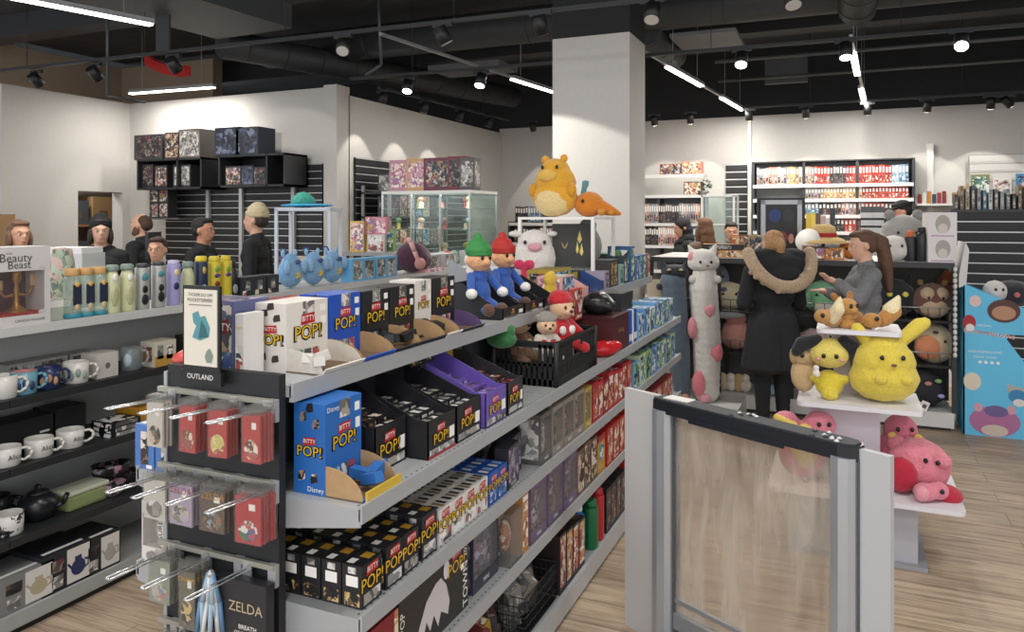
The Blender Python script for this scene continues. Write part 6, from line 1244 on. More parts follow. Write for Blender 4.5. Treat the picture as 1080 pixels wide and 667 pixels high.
plushie('long_cat_plush', (cx_, 6.5, .152), D_(12), 'very long slate-blue plush cat with black head standing upright', [
    ('body', seg((.06, 0, .06), .075, (.02, 0, .45), .11, 9)+seg((.02, 0, .45), .11, (-.02, 0, 1.0), .115, 9), '#566472'), ('head', [((0, .0, 1.08), (.12, .1, .075))]+seg((-.09, 0, 1.13), .03, (-.11, 0, 1.18), .012, 4)+seg((.08, 0, 1.13), .03, (.1, 0, 1.18), .012, 4), '#23242a'), ('paw', [((-.13, -.03, .96), (.035, .05, .035))], '#23242a'), ('foot', [((.08, -.06, .03), (.045, .05, .035))], '#b98a68'), ('eyebrow', [((-.05, -.085, 1.11), (.025, .02, .015))], '#cdbb98'), ('eyebrow', [((.05, -.085, 1.11), (.025, .02, .015))], '#cdbb98')], eyes=[(-.05, -.1, 1.08), (.05, -.1, 1.08)], vox=.014)
mb = MB(); mb.box((0, 0, .43), (.2, .012, .86), M('#e2d2b5', .6)); D = (.2, .014, .86)
for (u0, v0, c) in ((.2, .72, '#d98f3a'), (.6, .3, '#d98f3a'), (.3, .12, '#efe6d6')): mb.panel('f', D, u0, v0, u0+.35, v0+.1, M(c, .6), shape='oval')
mb.build('display_board', loc=(W(694, 300, Y=6.6).x, 6.62, .30), rz=D_(12), label='cream printed board standing behind the slate-blue long cat', cat='board')
# things on top of that unit
ZT = 1.345
def ontop(px, Yy=7.1): return W(px, 260, Y=Yy).x
mb = MB(); D = (.36, .12, .12); mb.box((0, 0, .06), D, M('#c98a28', .5)); mb.panel('f', D, 0, .55, 1, 1, M('#1d1d20', .5)); mb.panel('f', D, .15, .65, .7, .9, A_GREY, off=.001); mb.panel('f', D, .04, .05, .96, .5, A_WARM); mb.build('game_box', loc=(ontop(764), 7.05, ZT), rz=.1, label='flat orange and black boxed toy on the white top, left of black coat', cat='box')
for k, (px, m, a_) in enumerate([(779, M('#cf7a22', .5), A_WARM), (787, M('#8a5a3a', .5), A_BROWN), (797, M('#b9a46a', .5), A_MIX)]): inst(pkg(.12, .1, .2, m, [('f', .06, .06, .94, .94, a_)]), 'toy_box', (ontop(px, 7.2), 7.2, ZT), .1, ['orange', 'brown', 'yellowish'][k]+' upright toy box on the unit left of the framed poster', 'box')
r = empty('poster_frame', (ontop(824, 7.45), 7.42, ZT), D_(12), 'black poster in wide silver frame on top of the plush unit', 'poster')
mb = MB(); mb.box((0, .02, .27), (.42, .03, .54), M('#2a2b2e', .5)); mb.build('case', r)
fr = M('#a9aaac', .35, .5)
mb = MB(); [mb.b(a, b2, -.02, 0.004, c, d2, fr) for a, b2, c, d2 in ((-.18, .18, .48, .52), (-.18, .18, .03, .07), (-.18, -.14, .03, .52), (.14, .18, .03, .52))]; mb.build('frame', r)
mb = MB(); D = (.28, .004, .41); mb.box((0, 0, .205), D, M('#1b1c20', .4)); mb.panel('f', D, .1, .6, .5, .9, M('#2b3d78', .5), shape='oval'); mb.panel('f', D, .55, .6, .9, .9, M('#33343a', .5), shape='oval'); mb.panel('f', D, .3, .1, .7, .4, M('#7a3a30', .5), shape='oval'); mb.panel('f', D, .72, .12, .9, .34, M('#b9877a', .5), shape='oval'); o = mb.build('print', r); o.location = (0, -.008, .07)
# straw hat
r = empty('hat_stand', (ontop(868, 7.1), 7.15, ZT), 0, 'straw hat with red band on a small stand on the unit', 'hat')
STR = M('#c9ab72', .85, bump=.5, bscale=90, var=.15)
mb = MB(); mb.lathe([(.0, .3), (.06, .298), (.095, .28), (.105, .24), (.108, .19)], STR, n=26); mb.build('crown', r)
mb = MB(); mb.lathe([(.109, .185), (.111, .2), (.111, .225), (.108, .226)], M('#a8202a', .7), n=26); mb.build('band', r)
mb = MB(); mb.lathe([(.105, .18), (.16, .165), (.2, .135), (.202, .14), (.16, .175), (.105, .19)], STR, n=30); mb.build('brim', r)
mb = MB(); mb.cyl((0, 0, 0), (0, 0, .19), .015, DARK); mb.lathe([(.07, 0), (.07, .01), (.02, .015)], DARK); mb.build('stand', r)
mb = MB(); mb.lathe([(.002, 0), (.1, .004), (.105, .012), (.0, .01)], M('#e2dfd8', .5), n=24); o = mb.build('round_plate', loc=(ontop(852, 7.0), 7.02, ZT+.16), label='white round disc propped left of the straw hat', cat='plate'); o.rotation_euler = (1.2, 0, -.3)
for k, (px, m, a_, h) in enumerate([(853, M('#8a6a4a', .5), A_BROWN, .12), (866, M('#2f2a2c', .5), A_PINK, .11), (876, M('#a85a1e', .5), A_WARM, .1), (882, M('#c47a2a', .5), A_WARM, .1)]): inst(pkg(.11, .1, h, m, [('f', .1, .1, .9, .9, a_)]), 'toy_box', (ontop(px, 6.95), 6.97, ZT), .15, 'small boxed toy in front of the straw hat, '+nth(k)+' from left', 'box', 'small boxes before the straw hat')
ball('plush_toy', 896, 7.2, ZT, .1, .08, .08, '#c67a2e', 'orange plush lying between straw hat and ponytail')
ball('plush_bear', 953, 7.3, ZT, .2, .13, .2, '#a09f9b', 'big grey plush with two round ears on top of the unit', [('ear', [((-.11, 0, .38), (.05, .03, .05))], '#8f8e8b'), ('ear', [((.11, 0, .38), (.05, .03, .05))], '#8f8e8b')])
ball('plush_bear', 942, 7.02, ZT, .13, .1, .11, '#d6d3cc', 'white plush bear lying in front of the big grey plush', [('ear', [((-.08, 0, .2), (.03, .02, .03))], '#bdb9b2'), ('cheek', [((-.06, -.09, .09), (.02, .015, .018))], '#c98a86')])
bottle('drink_bottle', (ontop(960, 7.0), 7.0, ZT), .042, .2, M('#26282a', .4), M('#cf6a2a', .5), 'black bottle with orange lid beside the white plush bear', .05, straight=True)
bottle('drink_bottle', (ontop(972, 7.0), 7.0, ZT), .045, .24, M('#2b2b2e', .4), M('#1d1e20', .5), 'taller black bottle with reddish label beside the stacked white boxes', .04, straight=False)
for k in range(2):
    mb = MB(); D = (.21, .16, .2); mb.box((0, 0, .1), D, M('#dedad9', .55)); mb.panel('f', D, .25, .15, .78, .9, M('#a9a39d', .6), shape='oval'); mb.panel('f', D, .35, .15, .68, .55, M('#cfc8bf', .6), shape='oval', off=.001); mb.panel('f', D, .1, .03, .9, .08, M('#b58fb3', .6)); mb.build('lamp_box', loc=(ontop(991, 7.0), 7.02, ZT+.2*k), rz=D_(10), label=['lower', 'upper'][k]+' of two stacked white boxes with grey egg-shaped picture', cat='box')
mb = MB()
for k in range(16): mb.ell((0, 0, .1+k*.045), (.016, .016, .022), M('#d5d3d0', .5))
mb.tube([(0, 0, .1), (0, 0, .82)], .004, STEEL); mb.build('bead_strand', loc=(W(1007, 300, Y=6.88).x, 6.86, .52), label='pale bead strand hanging on the right corner of the plush unit', cat='strand')
# ================================================================== blue cardboard display
p = W(1016, 458, z=0.0); q = W(1072, 462, z=0.0)
r = empty('cardboard_display', (p.x, p.y, 0), 0, 'light blue notched cardboard display with printed side, right of plush unit', 'display stand')
BL = M('#62bfe6', .6); wd = .47; hh = 1.17
prof = [(0, 0), (wd*.93, 0), (wd*.95, .2), (wd*.62, .37), (wd*.62, .42), (wd*.97, .38), (wd*.97, .52), (wd*.62, .76), (wd*.62, .8), (wd*1.0, .8), (wd*1.0, .95), (wd*.9, 1.0), (.03, hh), (0, hh)]
for y, nm in ((0, 'side_panel'), (.42, 'side_panel')):
    mb = MB(); mb.prism([(x, y, z) for x, z in prof], (0, .008, 0), BL)
    if y == 0:
        D = (wd, .0, hh)
        mb.text('SQUISHMALLOWS', (wd*.36, -.002, .80), (1, 0, -.12), (.12, 0, 1), .04, M('#b8453a', .6))
        mb.text('SQUISHMALLOWS', (wd*.36+.002, -.0012, .798), (1, 0, -.12), (.12, 0, 1), .042, PAPER)
        mb.text('ORIGINAL', (wd*.3, -.002, .86), (1, 0, 0), (0, 0, 1), .022, PAPER)
        mb.text('#SQUISHMALLOWS', (wd*.31, -.002, .655), (1, 0, 0), (0, 0, 1), .026, PAPER); mb.text('SQUAD SQUISH', (wd*.31, -.002, .615), (1, 0, 0), (0, 0, 1), .022, PAPER)
        for k in range(4): mb.poly([(wd*.24+k*.04+.012*math.cos(t*PI/5), -.002, .575+.012*math.sin(t*PI/5)) for t in range(10)], PAPER)
        def disc(cx_, cz, rx, rz2, m, off): mb.poly([(cx_+rx*math.cos(t*PI/10), off, cz+rz2*math.sin(t*PI/10)) for t in range(20)], m)
        disc(.27, .98, .11, .09, M('#5b3d38', .7), -.002); disc(.27, .965, .08, .055, M('#b58a70', .7), -.003); disc(.08, 1.05, .04, .045, M('#e0c6bd', .7), -.002)
        disc(.04, .88, .045, .06, M('#a8323a', .7), -.002); disc(.045, .84, .03, .03, M('#e3dcd8', .7), -.003)
        disc(.06, .42, .06, .07, M('#d9d0bc', .7), -.002); disc(.36, .33, .06, .05, M('#3f86b5', .7), -.002); disc(.37, .28, .04, .03, M('#e3dcd8', .7), -.003)
        disc(.21, .12, .17, .118, M('#b06f9a', .7), -.002); disc(.22, .2, .08, .045, M('#6f6190', .7), -.003); disc(.21, .05, .09, .045, M('#cfbfb0', .7), -.004); disc(.1, .22, .03, .035, M('#cfa0b0', .7), -.0025); disc(.32, .22, .03, .035, M('#cfa0b0', .7), -.0025)
    mb.build(nm, r)
mb = MB()
for z, x1 in ((.02, .9), (.39, .62), (.78, .62)): mb.b(.004, wd*x1, .006, .42, z, z+.012, M('#3f8fb5', .6))
mb.b(0, .01, 0, .428, 0, hh, BL)
for zl, zh, xx in ((0, .17, .93), (.38, .5, .95), (.8, .93, .98)): mb.b(wd*xx-.01, wd*xx, .006, .42, zl, zh, BL)
mb.build('tray', r)
mb = MB(); mb.prism([(0, 0, 0), (.05, 0, .02), (.07, 0, .3), (.045, 0, .36), (.0, 0, .1)], (0, .42, 0), M('#d2d2d0', .6)); o = mb.build('header_panel', r); o.location = (-.03, 0, hh-.02)
plushie('plush_cat', (p.x+.3, p.y+.2, 1.0), D_(10), 'black plush with white face piled at top of the blue display', [('body', [((.06, 0, .1), (.16, .13, .11))], '#2a2c31'), ('face', [((-.08, -.06, .12), (.09, .09, .09))], '#d3d0cc'), ('cheek', [((.05, -.13, .1), (.025, .015, .025))], '#c96a72')], eyes=[(-.1, -.14, .14), (-.05, -.14, .14)])
plushie('plush_toy', (p.x+.36, p.y+.2, .795), D_(10), 'pale green plush peeking out of the upper notch of blue display', [('body', [((0, 0, .06), (.1, .1, .07))], '#a9b58a')], eyes=[(-.03, -.095, .07)], vox=.014)
plushie('plush_toy', (p.x+.36, p.y+.2, .405), D_(10), 'brown and cream plush peeking out of the middle notch', [('body', [((0, 0, .09), (.1, .1, .09))], '#7a4a44'), ('belly', [((.03, -.04, .08), (.07, .07, .07))], '#cfb9a6')], eyes=[(-.03, -.095, .1)], vox=.014)
plushie('plush_toy', (p.x+.34, p.y+.2, .035), D_(10), 'turquoise plush in the lowest notch of the blue display', [('body', [((0, 0, .08), (.11, .11, .09))], '#4aa8bf')], eyes=[(-.03, -.1, .09)], vox=.014)
# ================================================================== slat-fronted low unit at right
SLB = M('#1d1e20', .5); SLW = M('#c9cac9', .35, .3)
def slat(name, x0, x1, z0, z1, n, label, y=0, loc=(0, 0, 0), th=.03, rz=0, gap=.32, m=SLB, mg=SLW):
    r = empty(name, loc, rz, label, 'slatwall'); mb = MB(); mb.b(x0, x1, .002, th, z0, z1, m); st = (z1-z0)/n
    for k in range(n):
        zz = z0+st*(k+.5); mb.b(x0, x1, -.006, .004, zz-st*.5+st*gap*.4, zz+st*.5-st*gap*.4, m); mb.b(x0, x1, -.004, .003, zz+st*.5-st*gap*.4+.001, zz+st*.5-.003, mg)
    mb.build('slat_panel', r); return r
r = slat('slatwall_unit', -.62, 1.6, .12, 1.775, 16, 'low black slat-fronted unit with pale grooves at right edge', loc=(1.63, 8.8, 0), gap=.38)
mb = MB(); mb.b(-.62, 1.6, .03, .62, .02, 1.76, M('#2b2c2e', .6)); mb.b(-.64, 1.62, -.01, .64, 1.76, 1.785, M('#3a3b3d', .5)); mb.build('cabinet', r)
mb = MB(); mb.b(-.64, 1.62, -.3, .6, 0, .12, M('#cdccc8', .5)); mb.build('base', r)
bk = [('#3a3c40', .13), ('#7a6a4e', .2), ('#b9a98a', .22), ('#55585c', .2), ('#8f9295', .18), ('#4f7f98', .16), ('#d4d1cc', .21), ('#6b6d70', .17), ('#9a9c9e', .15), ('#7e8184', .17)]
for k in range(24):
    hx, h = bk[k % 10]; inst(pkg(.03, .16, h*1.2, M(hx, .6), [('f', .2, .1, .8, .8, A_GREY)]), 'record_sleeve', (1.05+k*.05, 8.98, 1.785), .0, 'upright sleeve on top of the black slat unit, '+nth(k)+' from left', 'book', 'sleeves on the slat unit')
# white slat panel with covers on the far wall
slat('slatwall', 0, 3.0, 0, 2.58, 21, 'white slat panel on the back wall at right edge', loc=(1.6, 12.2, 0), m=M('#d6d4d0', .6), mg=M('#9a9896', .6))
for k, (x, z, hx) in enumerate([(1.72, 2.0, '#8a8a5a'), (1.98, 1.95, '#e0ded9'), (2.25, 2.0, '#4a86b5'), (1.9, 1.72, '#d3cfc8')]): inst(pkg(.22, .02, .3, M(hx, .5), [('f', .1, .1, .9, .9, [A_GREEN, A_WHITE, A_BLUE, A_GREY][k])]), 'picture_book', (x, 12.17, z), 0, ['olive', 'white', 'blue', 'pale lower'][k]+' picture book facing out on the white slat panel', 'book')
# ================================================================== back wall bookcases
def bookcase(name, x0, x1, y, levels, label, ztop, hb=.25, dp=.3, bays=3, m=M('#c9c9c7', .45)):
    r = empty(name, ((x0+x1)/2, y, 0), 0, label, 'bookcase'); cx_ = (x0+x1)/2
    mb = MB(); mb.b(x0-cx_, x1-cx_, dp-.02, dp, 0, ztop, M('#8d8f90', .6)); mb.build('back_panel', r)
    for z in levels: mb = MB(); mb.b(x0-cx_, x1-cx_, 0, dp-.02, z-.03, z, m); mb.b(x0-cx_, x1-cx_, -.01, 0, z-.045, z+.005, M('#dcdcda', .4)); mb.build('shelf', r)
    for i in range(bays+1): x = x0+(x1-x0)*i/bays-cx_; mb = MB(); mb.b(x-.02, x+.02, 0.01, dp, 0, ztop, M('#3a3b3d', .5)); mb.build('upright', r)
    mb = MB(); mb.b(x0-cx_, x1-cx_, 0.01, dp, ztop-.02, ztop, M('#2d2e30', .5)); mb.build('top', r)
    return r
bookcase('bookcase', -1.25, .89, 11.9, [2.19, 1.975, 1.74, 1.5, 1.2, .9, .5, .15], 'wide wall bookcase full of paperbacks on the back wall', 2.54)
_bm = {}
def book(x, y, z, w, h, hx, a_, label, group, d=.14, rz=0):
    key = (round(w, 3), round(h, 3), hx, id(a_))
    if key not in _bm: _bm[key] = pkg(w*.94, d, h, M(hx, .55), [('f', .1, .1, .9, .45, a_), ('f', .2, .6, .8, .9, PAPER)])
    inst(_bm[key], 'paperback', (x, y, z), rz, label, 'book', group)
def row(x0, x1, y, z, wb, h, cols, lab, group):
    n = int((x1-x0)/wb)
    for k in range(n):
        t = (k+.5)/n; cc = cols[int(t*len(cols))]; hx = random.choice(cc[0]); book(x0+(x1-x0)*t, y, z, wb, h*random.uniform(.95, 1.02), hx, cc[1], lab+', '+nth(k)+' from left', group)
WHT = (['#b9a6a0', '#cfc6bf', '#8c8f9c', '#c98f7c'], A_MIX); DRK = (['#26272b', '#3a3c42', '#55433f'], A_DARK); RDS = (['#b5372c', '#c2463a', '#8f2b28', '#b8473a'], A_RED); YLS = (['#b9a06a', '#cdb888', '#8f8468'], A_WARM); BLS = (['#7f96a8', '#5a6f86', '#a5b2bb'], A_BLUE)
row(-1.2, .83, 11.99, 2.19, .042, .265, [WHT, WHT, YLS, WHT, RDS, DRK, RDS, RDS, RDS, BLS], 'paperback on the top row of the wide wall bookcase', 'top row paperbacks')
row(-.52, .83, 11.99, 1.975, .042, .165, [WHT, YLS, YLS, YLS, RDS, RDS, RDS], 'paperback on the second row of the wide wall bookcase', 'second row paperbacks')
row(-1.2, .83, 11.99, 1.74, .05, .18, [WHT, WHT, BLS, DRK, WHT, RDS, DRK], 'paperback on the third row of the wide wall bookcase', 'third row paperbacks')
row(-.2, .42, 11.99, 1.5, .05, .19, [DRK, RDS, DRK], 'paperback on the fourth row of the wide wall bookcase', 'fourth row paperbacks')
# lower shelf right of it
r = empty('wall_shelf', (1.3, 12.05, 0), 0, 'pale wall shelf of small bottles right of the wide bookcase', 'shelf'); mb = MB(); mb.b(-.38, .25, -.1, .18, 1.87, 1.9, M('#d0cfcb', .5)); mb.b(-.38, .25, .16, .18, 1.3, 2.5, M('#c3c2be', .6)); mb.build('board', r)
for k in range(9): inst(pkg(.045, .06, .13+.02*(k % 3), M(['#7a2a24', '#c9c4bb', '#a8762c', '#2d3a55', '#8a2f2f'][k % 5], .5)), 'small_box', (.97+k*.06, 12.0, 1.9), 0, 'small coloured box on pale wall shelf, '+nth(k)+' from left', 'box', 'small boxes on the pale wall shelf')
# binders and case units below the bookcase
for k, (px, hx, h) in enumerate([(853, '#c2a23a', .36), (858, '#c9b45a', .36), (863, '#5a4640', .36), (868, '#a58f86', .33), (873, '#b9aeb0', .3), (878, '#2c2f36', .42)]): inst(pkg(.06, .2, h, M(hx, .55)), 'tall_book', (W(px, 220, Y=10.5).x, 10.5, 1.40), 0, 'tall upright volume behind the straw hat, '+nth(k)+' from left', 'book', 'tall volumes behind the straw hat')
r = empty('sales_table', (-.05, 10.7, 0), 0, 'grey table behind the plush unit carrying tall volumes', 'table'); mb = MB(); mb.b(-.9, .25, -.3, .3, 1.36, 1.40, M('#9a9b9c', .5)); mb.build('top', r)
for sx in (-.85, .2):
    for sy in (-.26, .26): mb = MB(); mb.b(sx-.02, sx+.02, sy-.02, sy+.02, 0, 1.36, DG); mb.build('leg', r)
for k, px in enumerate([914, 926]):
    r = empty('card_rack', (W(px, 230, Y=11.0).x, 11.0, 0), 0, ['left', 'right'][k]+' of two grey wire card racks behind the straw hat', 'rack'); mb = MB(); mb.b(-.07, .07, 0, .06, 0, 1.85, M('#4a4c4e', .5)); 
    for j in range(6): mb.b(-.07, .07, -.03, 0, 1.2+.1*j, 1.27+.1*j, M('#b9bbbc', .4)); 
    mb.build('rack', r)
# black slat panel on back wall
slat('slatwall', -.17, .15, 0, 2.54, 22, 'narrow black slat panel on the back wall beside the wide bookcase', loc=(-1.52, 12.2, 0), gap=.42)
# shelves between column and slat panel
bookcase('bookcase', -3.3, -1.93, 11.6, [2.36, 2.05, 1.62, 1.28, .9, .5], 'grey bookcase right behind the column with games and comics', 2.02, bays=2)
for k, (x, w_, hx, a_, z, h) in enumerate([(-2.42, .36, '#a85a3a', A_MIX, 2.36, .17), (-2.12, .3, '#c97a6a', A_WARM, 2.36, .2), (-2.1, .26, '#3a2a22', A_WARM, 2.05, .2)]): inst(pkg(w_, .2, h, M(hx, .5), [('f', .04, .06, .96, .94, a_)]), 'game_box', (x, 11.72, z), 0, ['long printed game box left on top shelf by column', 'warm coloured game box right on top shelf by column', 'dark game box with orange picture on second shelf by column'][k], 'box')
row(-3.25, -1.98, 11.66, 1.62, .035, .3, [BLS, WHT, DRK, WHT], 'comic on the upper row of the bookcase behind the column', 'upper row comics')
row(-3.25, -1.98, 11.66, 1.28, .035, .28, [WHT, DRK, WHT, BLS], 'comic on the lower row of the bookcase behind the column', 'lower row comics')
# cabinet with plant
r = empty('glass_cabinet', (W(757, 220, Y=11.0).x, 11.0, 0), 0, 'pale-framed glass cabinet left of the narrow black slat panel', 'cabinet'); mb = MB(); 
for x in (-.22, .22):
    for y in (0, .4): mb.b(x-.015, x+.015, y, y+.03, 0, 2.02, M('#d3d4d2', .4))
mb.b(-.23, .23, 0, .43, 2.0, 2.03, M('#d3d4d2', .4)); mb.b(-.23, .23, 0, .43, 1.6, 1.615, M('#d3d4d2', .4)); mb.b(-.23, .23, 0, .43, .0, .9, M('#c3c4c2', .5)); mb.build('frame', r)
mb = MB(); mb.b(-.21, .21, .005, .009, .9, 2.0, clear('#e6efec', .12)); mb.build('pane', r)
r = empty('potted_plant', (W(742, 200, Y=11.1).x, 11.1, 2.03), 0, 'small dark green trailing plant on top of the glass cabinet', 'plant'); mb = MB(); mb.lathe([(.04, 0), (.05, .06), (.045, .06)], M('#8a8a86', .6), n=14); mb.build('pot', r); mb = MB()
for k in range(40):
    a = random.uniform(0, 6.28); e = random.uniform(.02, .14); c = Vector((e*math.cos(a), e*math.sin(a), .07+random.uniform(-.02, .16)-e*.3)); mb.ell(c, (.03, .018, .006), M('#2f4a34', .6), 1, Euler((random.uniform(-.8, .8), random.uniform(-.8, .8), a)))
mb.build('foliage', r)
# far left of the column: comics shelf along the receding wall
bookcase('bookcase', -5.0, -3.5, 11.3, [1.62, 1.3, .95, .5], 'low bookcase of comics left of the column, far corner', 1.64, bays=2)
row(-4.9, -3.55, 11.4, 1.63, .045, .26, [DRK, BLS, DRK, WHT, BLS, DRK], 'comic standing on the low bookcase left of the column', 'comics left of the column')
row(-4.9, -3.55, 11.36, 1.3, .05, .24, [DRK, WHT, DRK], 'comic on the second shelf of the low bookcase', 'comics on the second shelf there')
# ================================================================== left rear: slat walls, cubes, showcase
slat('slatwall', 0, 2.57, 0, 2.36, 27, 'large black slat panel on the wall behind the counter', loc=(-8.33, 7.46, 0), gap=.36)
for k, px in enumerate([219, 254, 309]):
    x = W(px, 200, Y=7.42).x; mb = MB(); mb.b(-.025, .025, -.02, .02, 0, 2.45, M('#b3b4b2', .4, .3)); mb.build('wall_upright', loc=(x, 7.43, 0), label='pale vertical metal upright on the black slat panel, '+['leftmost', 'middle', 'rightmost'][k], cat='upright')
slat('slatwall', 0, 1.2, 0, 2.45, 25, 'black slat panel on receding wall just past the corner', loc=(-5.515, 7.8, 0), rz=PI/2, gap=.36)
slat('slatwall', 0, 1.7, 0, 2.42, 25, 'black slat panel further along the receding wall', loc=(-5.515, 9.1, 0), rz=PI/2, gap=.36)
def cube(x0, x1, z0, z1, label, div):
    r = empty('cube_shelf', ((x0+x1)/2, 7.02, z0), 0, label, 'shelf'); w = x1-x0; h = z1-z0; mb = MB(); t = .025; m = M('#202124', .5)
    mb.b(-w/2, w/2, .38, .4, 0, h, m); mb.b(-w/2, w/2, 0, .4, 0, t, m); mb.b(-w/2, w/2, 0, .4, h-t, h, m); mb.b(-w/2, -w/2+t, 0, .4, 0, h, m); mb.b(w/2-t, w/2, 0, .4, 0, h, m); mb.b(w*div-w/2, w*div-w/2+t, 0, .4, 0, h, m); mb.build('carcass', r); return r
A_NAVY = art(['#1d2233', '#2b3550', '#1a1c24', '#39486b', '#6a7690'], 25)
cube(-8.35, -7.24, 2.06, 2.45, 'black wall cube shelf on the left with boxes above', .62)
cube(-6.97, -5.95, 2.07, 2.46, 'black wall cube shelf on the right with boxes above', .72)
ELECT = M('#33363b', .5)
for k, (px, w_, hx, a_, z, h) in enumerate([(163, .5, '#3a3d40', A_GREY, 2.45, .32), (188, .25, '#5a3a34', A_BROWN, 2.45, .33), (206, .36, '#5d5752', A_GREY, 2.45, .36), (246, .4, '#20283a', A_NAVY, 2.46, .34), (266, .36, '#262d3c', A_NAVY, 2.46, .33)]): inst(pkg(w_, .3, h, M(hx, .5), [('f', .06, .06, .94, .94, a_ if k != 0 else A_DARK)]), 'electronics_box', (W(px, 160, Y=7.15).x, 7.2, z), 0, ['wide dark', 'reddish', 'grey-brown', 'navy left', 'navy right'][k]+' product box on top of the wall cube shelf', 'box')
for k, (px, w_, a_, h) in enumerate([(157, .2, A_DARK, .3), (171, .22, A_MIX, .28), (193, .3, A_GREY, .28), (247, .26, A_MIX, .24), (262, .2, A_NAVY, .24), (275, .2, A_DARK, .22)]): inst(pkg(w_, .2, h, M('#2a2b2f', .5), [('f', .08, .08, .92, .92, a_)]), 'electronics_box', (W(px, 185, Y=7.1).x, 7.18, 2.09), 0, 'product box inside the black wall cubes, '+nth(k)+' from left', 'box', 'boxes inside the wall cubes')
for k in range(4): inst(pkg(.16, .14, .2, M('#2b2a2d', .5), [('f', .08, .08, .92, .92, A_MIX)]), 'small_box', (W(167+10*(k % 2), 218, Y=7.25).x, 7.25, 1.7+.2*(k//2)), 0, ['lower left', 'lower right', 'upper left', 'upper right'][k]+' small box on the bracket shelf under the wall cubes', 'box')
mb = MB(); mb.b(-.25, .35, 0, .3, 0, .02, M('#5a5c5e', .5)); mb.build('bracket_shelf', loc=(W(172, 230, Y=7.2).x, 7.14, 1.68), label='small grey bracket shelf at left end of the black slat panel', cat='shelf')
# storeroom shelving with cartons
r = empty('storage_rack', (-10.6, 7.3, 0), 0, 'wooden storeroom rack seen through the doorway', 'rack'); mb = MB()
for z in (.3, .95, 1.6, 2.2): mb.b(-.3, .3, -1.2, 1.5, z-.03, z, M('#a86f45', .6))
mb.build('board', r)
for y in (-1.2, .1, 1.45):
    for x in (-.28, .28): mb = MB(); mb.b(x-.02, x+.02, y, y+.04, 0, 2.4, M('#8a5a3a', .6)); mb.build('post', r)
n = 0
for z in (.95, 1.6):
    for k in range(6):
        h = random.uniform(.3, .5); inst(pkg(.36, .4, h, M(['#9a7a52', '#a8865a', '#8a6c48', '#4a4c50'][k % 4 if k != 3 else 3], .8), [('f', .3, .3, .7, .5, M('#6b5236', .8))]), 'carton', (-10.5, 6.35+k*.43, z), PI/2, 'brown carton on '+('lower' if z < 1 else 'upper')+' storeroom shelf, '+nth(k)+' from left', 'carton', 'storeroom cartons'); n += 1
for k in range(2): inst(pkg(.5, .4, .42, M('#a08058', .8), [('f', .2, .3, .8, .45, M('#5f4a33', .8))]), 'carton', (W(-18, 235, Y=5.4).x-.05, 5.42, .9+.42*k+.001), .1, 'brown carton stacked at the far left edge, '+['lower', 'upper'][k], 'carton')
r = empty('carton_stand', (W(-18, 235, Y=5.4).x, 5.4, 0), 0, 'dark stand carrying the cartons at far left', 'stand'); mb = MB(); mb.b(-.6, .6, -.25, .3, .87, .9, DG); [mb.b(x-.03, x+.03, -.2, .25, 0, .87, DG) for x in (-.5, .5)]; mb.build('frame', r)
# service counter with monitor and paper stack
r = empty('service_counter', (W(150, 250, d=7.15).x, W(150, 250, d=7.15).y, 0), 0, 'dark service counter behind the left shelving', 'counter'); mb = MB(); mb.b(-.55, .3, -.25, .2, 0, 1.08, M('#4b4d50', .6)); mb.build('body', r); mb = MB(); mb.b(-.58, .33, -.28, .23, 1.08, 1.12, M('#cfcfcc', .4)); mb.build('worktop', r)
q = W(160, 262, d=7.05); r = empty('till_monitor', (q.x+.0, q.y, 1.12), D_(-60), 'black till monitor seen from behind above the grey tumblers', 'monitor'); mb = MB(); mb.b(-.17, .17, 0, .03, .2, .45, M('#2c2d30', .4)); mb.build('screen', r); mb = MB(); mb.b(-.02, .02, .03, .06, 0, .3, DARK); mb.b(-.1, .1, -.05, .1, 0, .015, DARK); mb.build('stand', r)
q = W(76, 268, d=5.2); 
r = empty('paper_bin', (q.x, q.y, 0), .3, 'white bin of rolled paper behind the cork-lid bottles', 'bin'); mb = MB(); mb.b(-.16, .16, -.12, .12, 0, 1.46, M('#c9cccc', .5)); mb.build('body', r); mb = MB(); mb.b(-.15, .15, -.11, .11, 1.46, 1.5, M('#e3e4e2', .5)); mb.build('paper', r)
# small white-framed display with turquoise cap
q0 = W(291, 222, d=5.9); q1 = W(347, 222, d=5.9)
cx_, cy_ = (q0.x+q1.x)/2, (q0.y+q1.y)/2; r = empty('display_stand', (cx_, cy_, 0), math.atan2(q1.y-q0.y, q1.x-q0.x), 'white-framed display stand carrying the turquoise cap', 'stand'); hw = (q1-q0).length/2; mb = MB(); wf = M('#c6ccd6', .4)
for x in (-hw, hw):
    for y in (0, .38): mb.b(x-.012, x+.012, y, y+.024, 0, 1.77, wf)
mb.b(-hw-.012, hw+.012, 0, .4, 1.755, 1.78, wf); mb.b(-hw, hw, 0, .4, 1.2, 1.215, wf); mb.b(-hw, hw, 0, .4, .5, .515, wf); mb.build('frame', r)
q = W(320, 220, d=6.05); r = empty('baseball_cap', (q.x, q.y, 1.78), D_(20), 'turquoise cap with wide blue brim on the white-framed stand', 'cap')
blob('crown', [((0, 0, .05), (.1, .1, .065)), ((.0, 0, .08), (.07, .07, .05))], M('#3f9f8c', .8, bump=.4, bscale=60, var=.3), r, .01); blob('brim', [((0.03, 0, .02), (.22, .15, .016))], M('#3fa3d0', .7), r, .01)
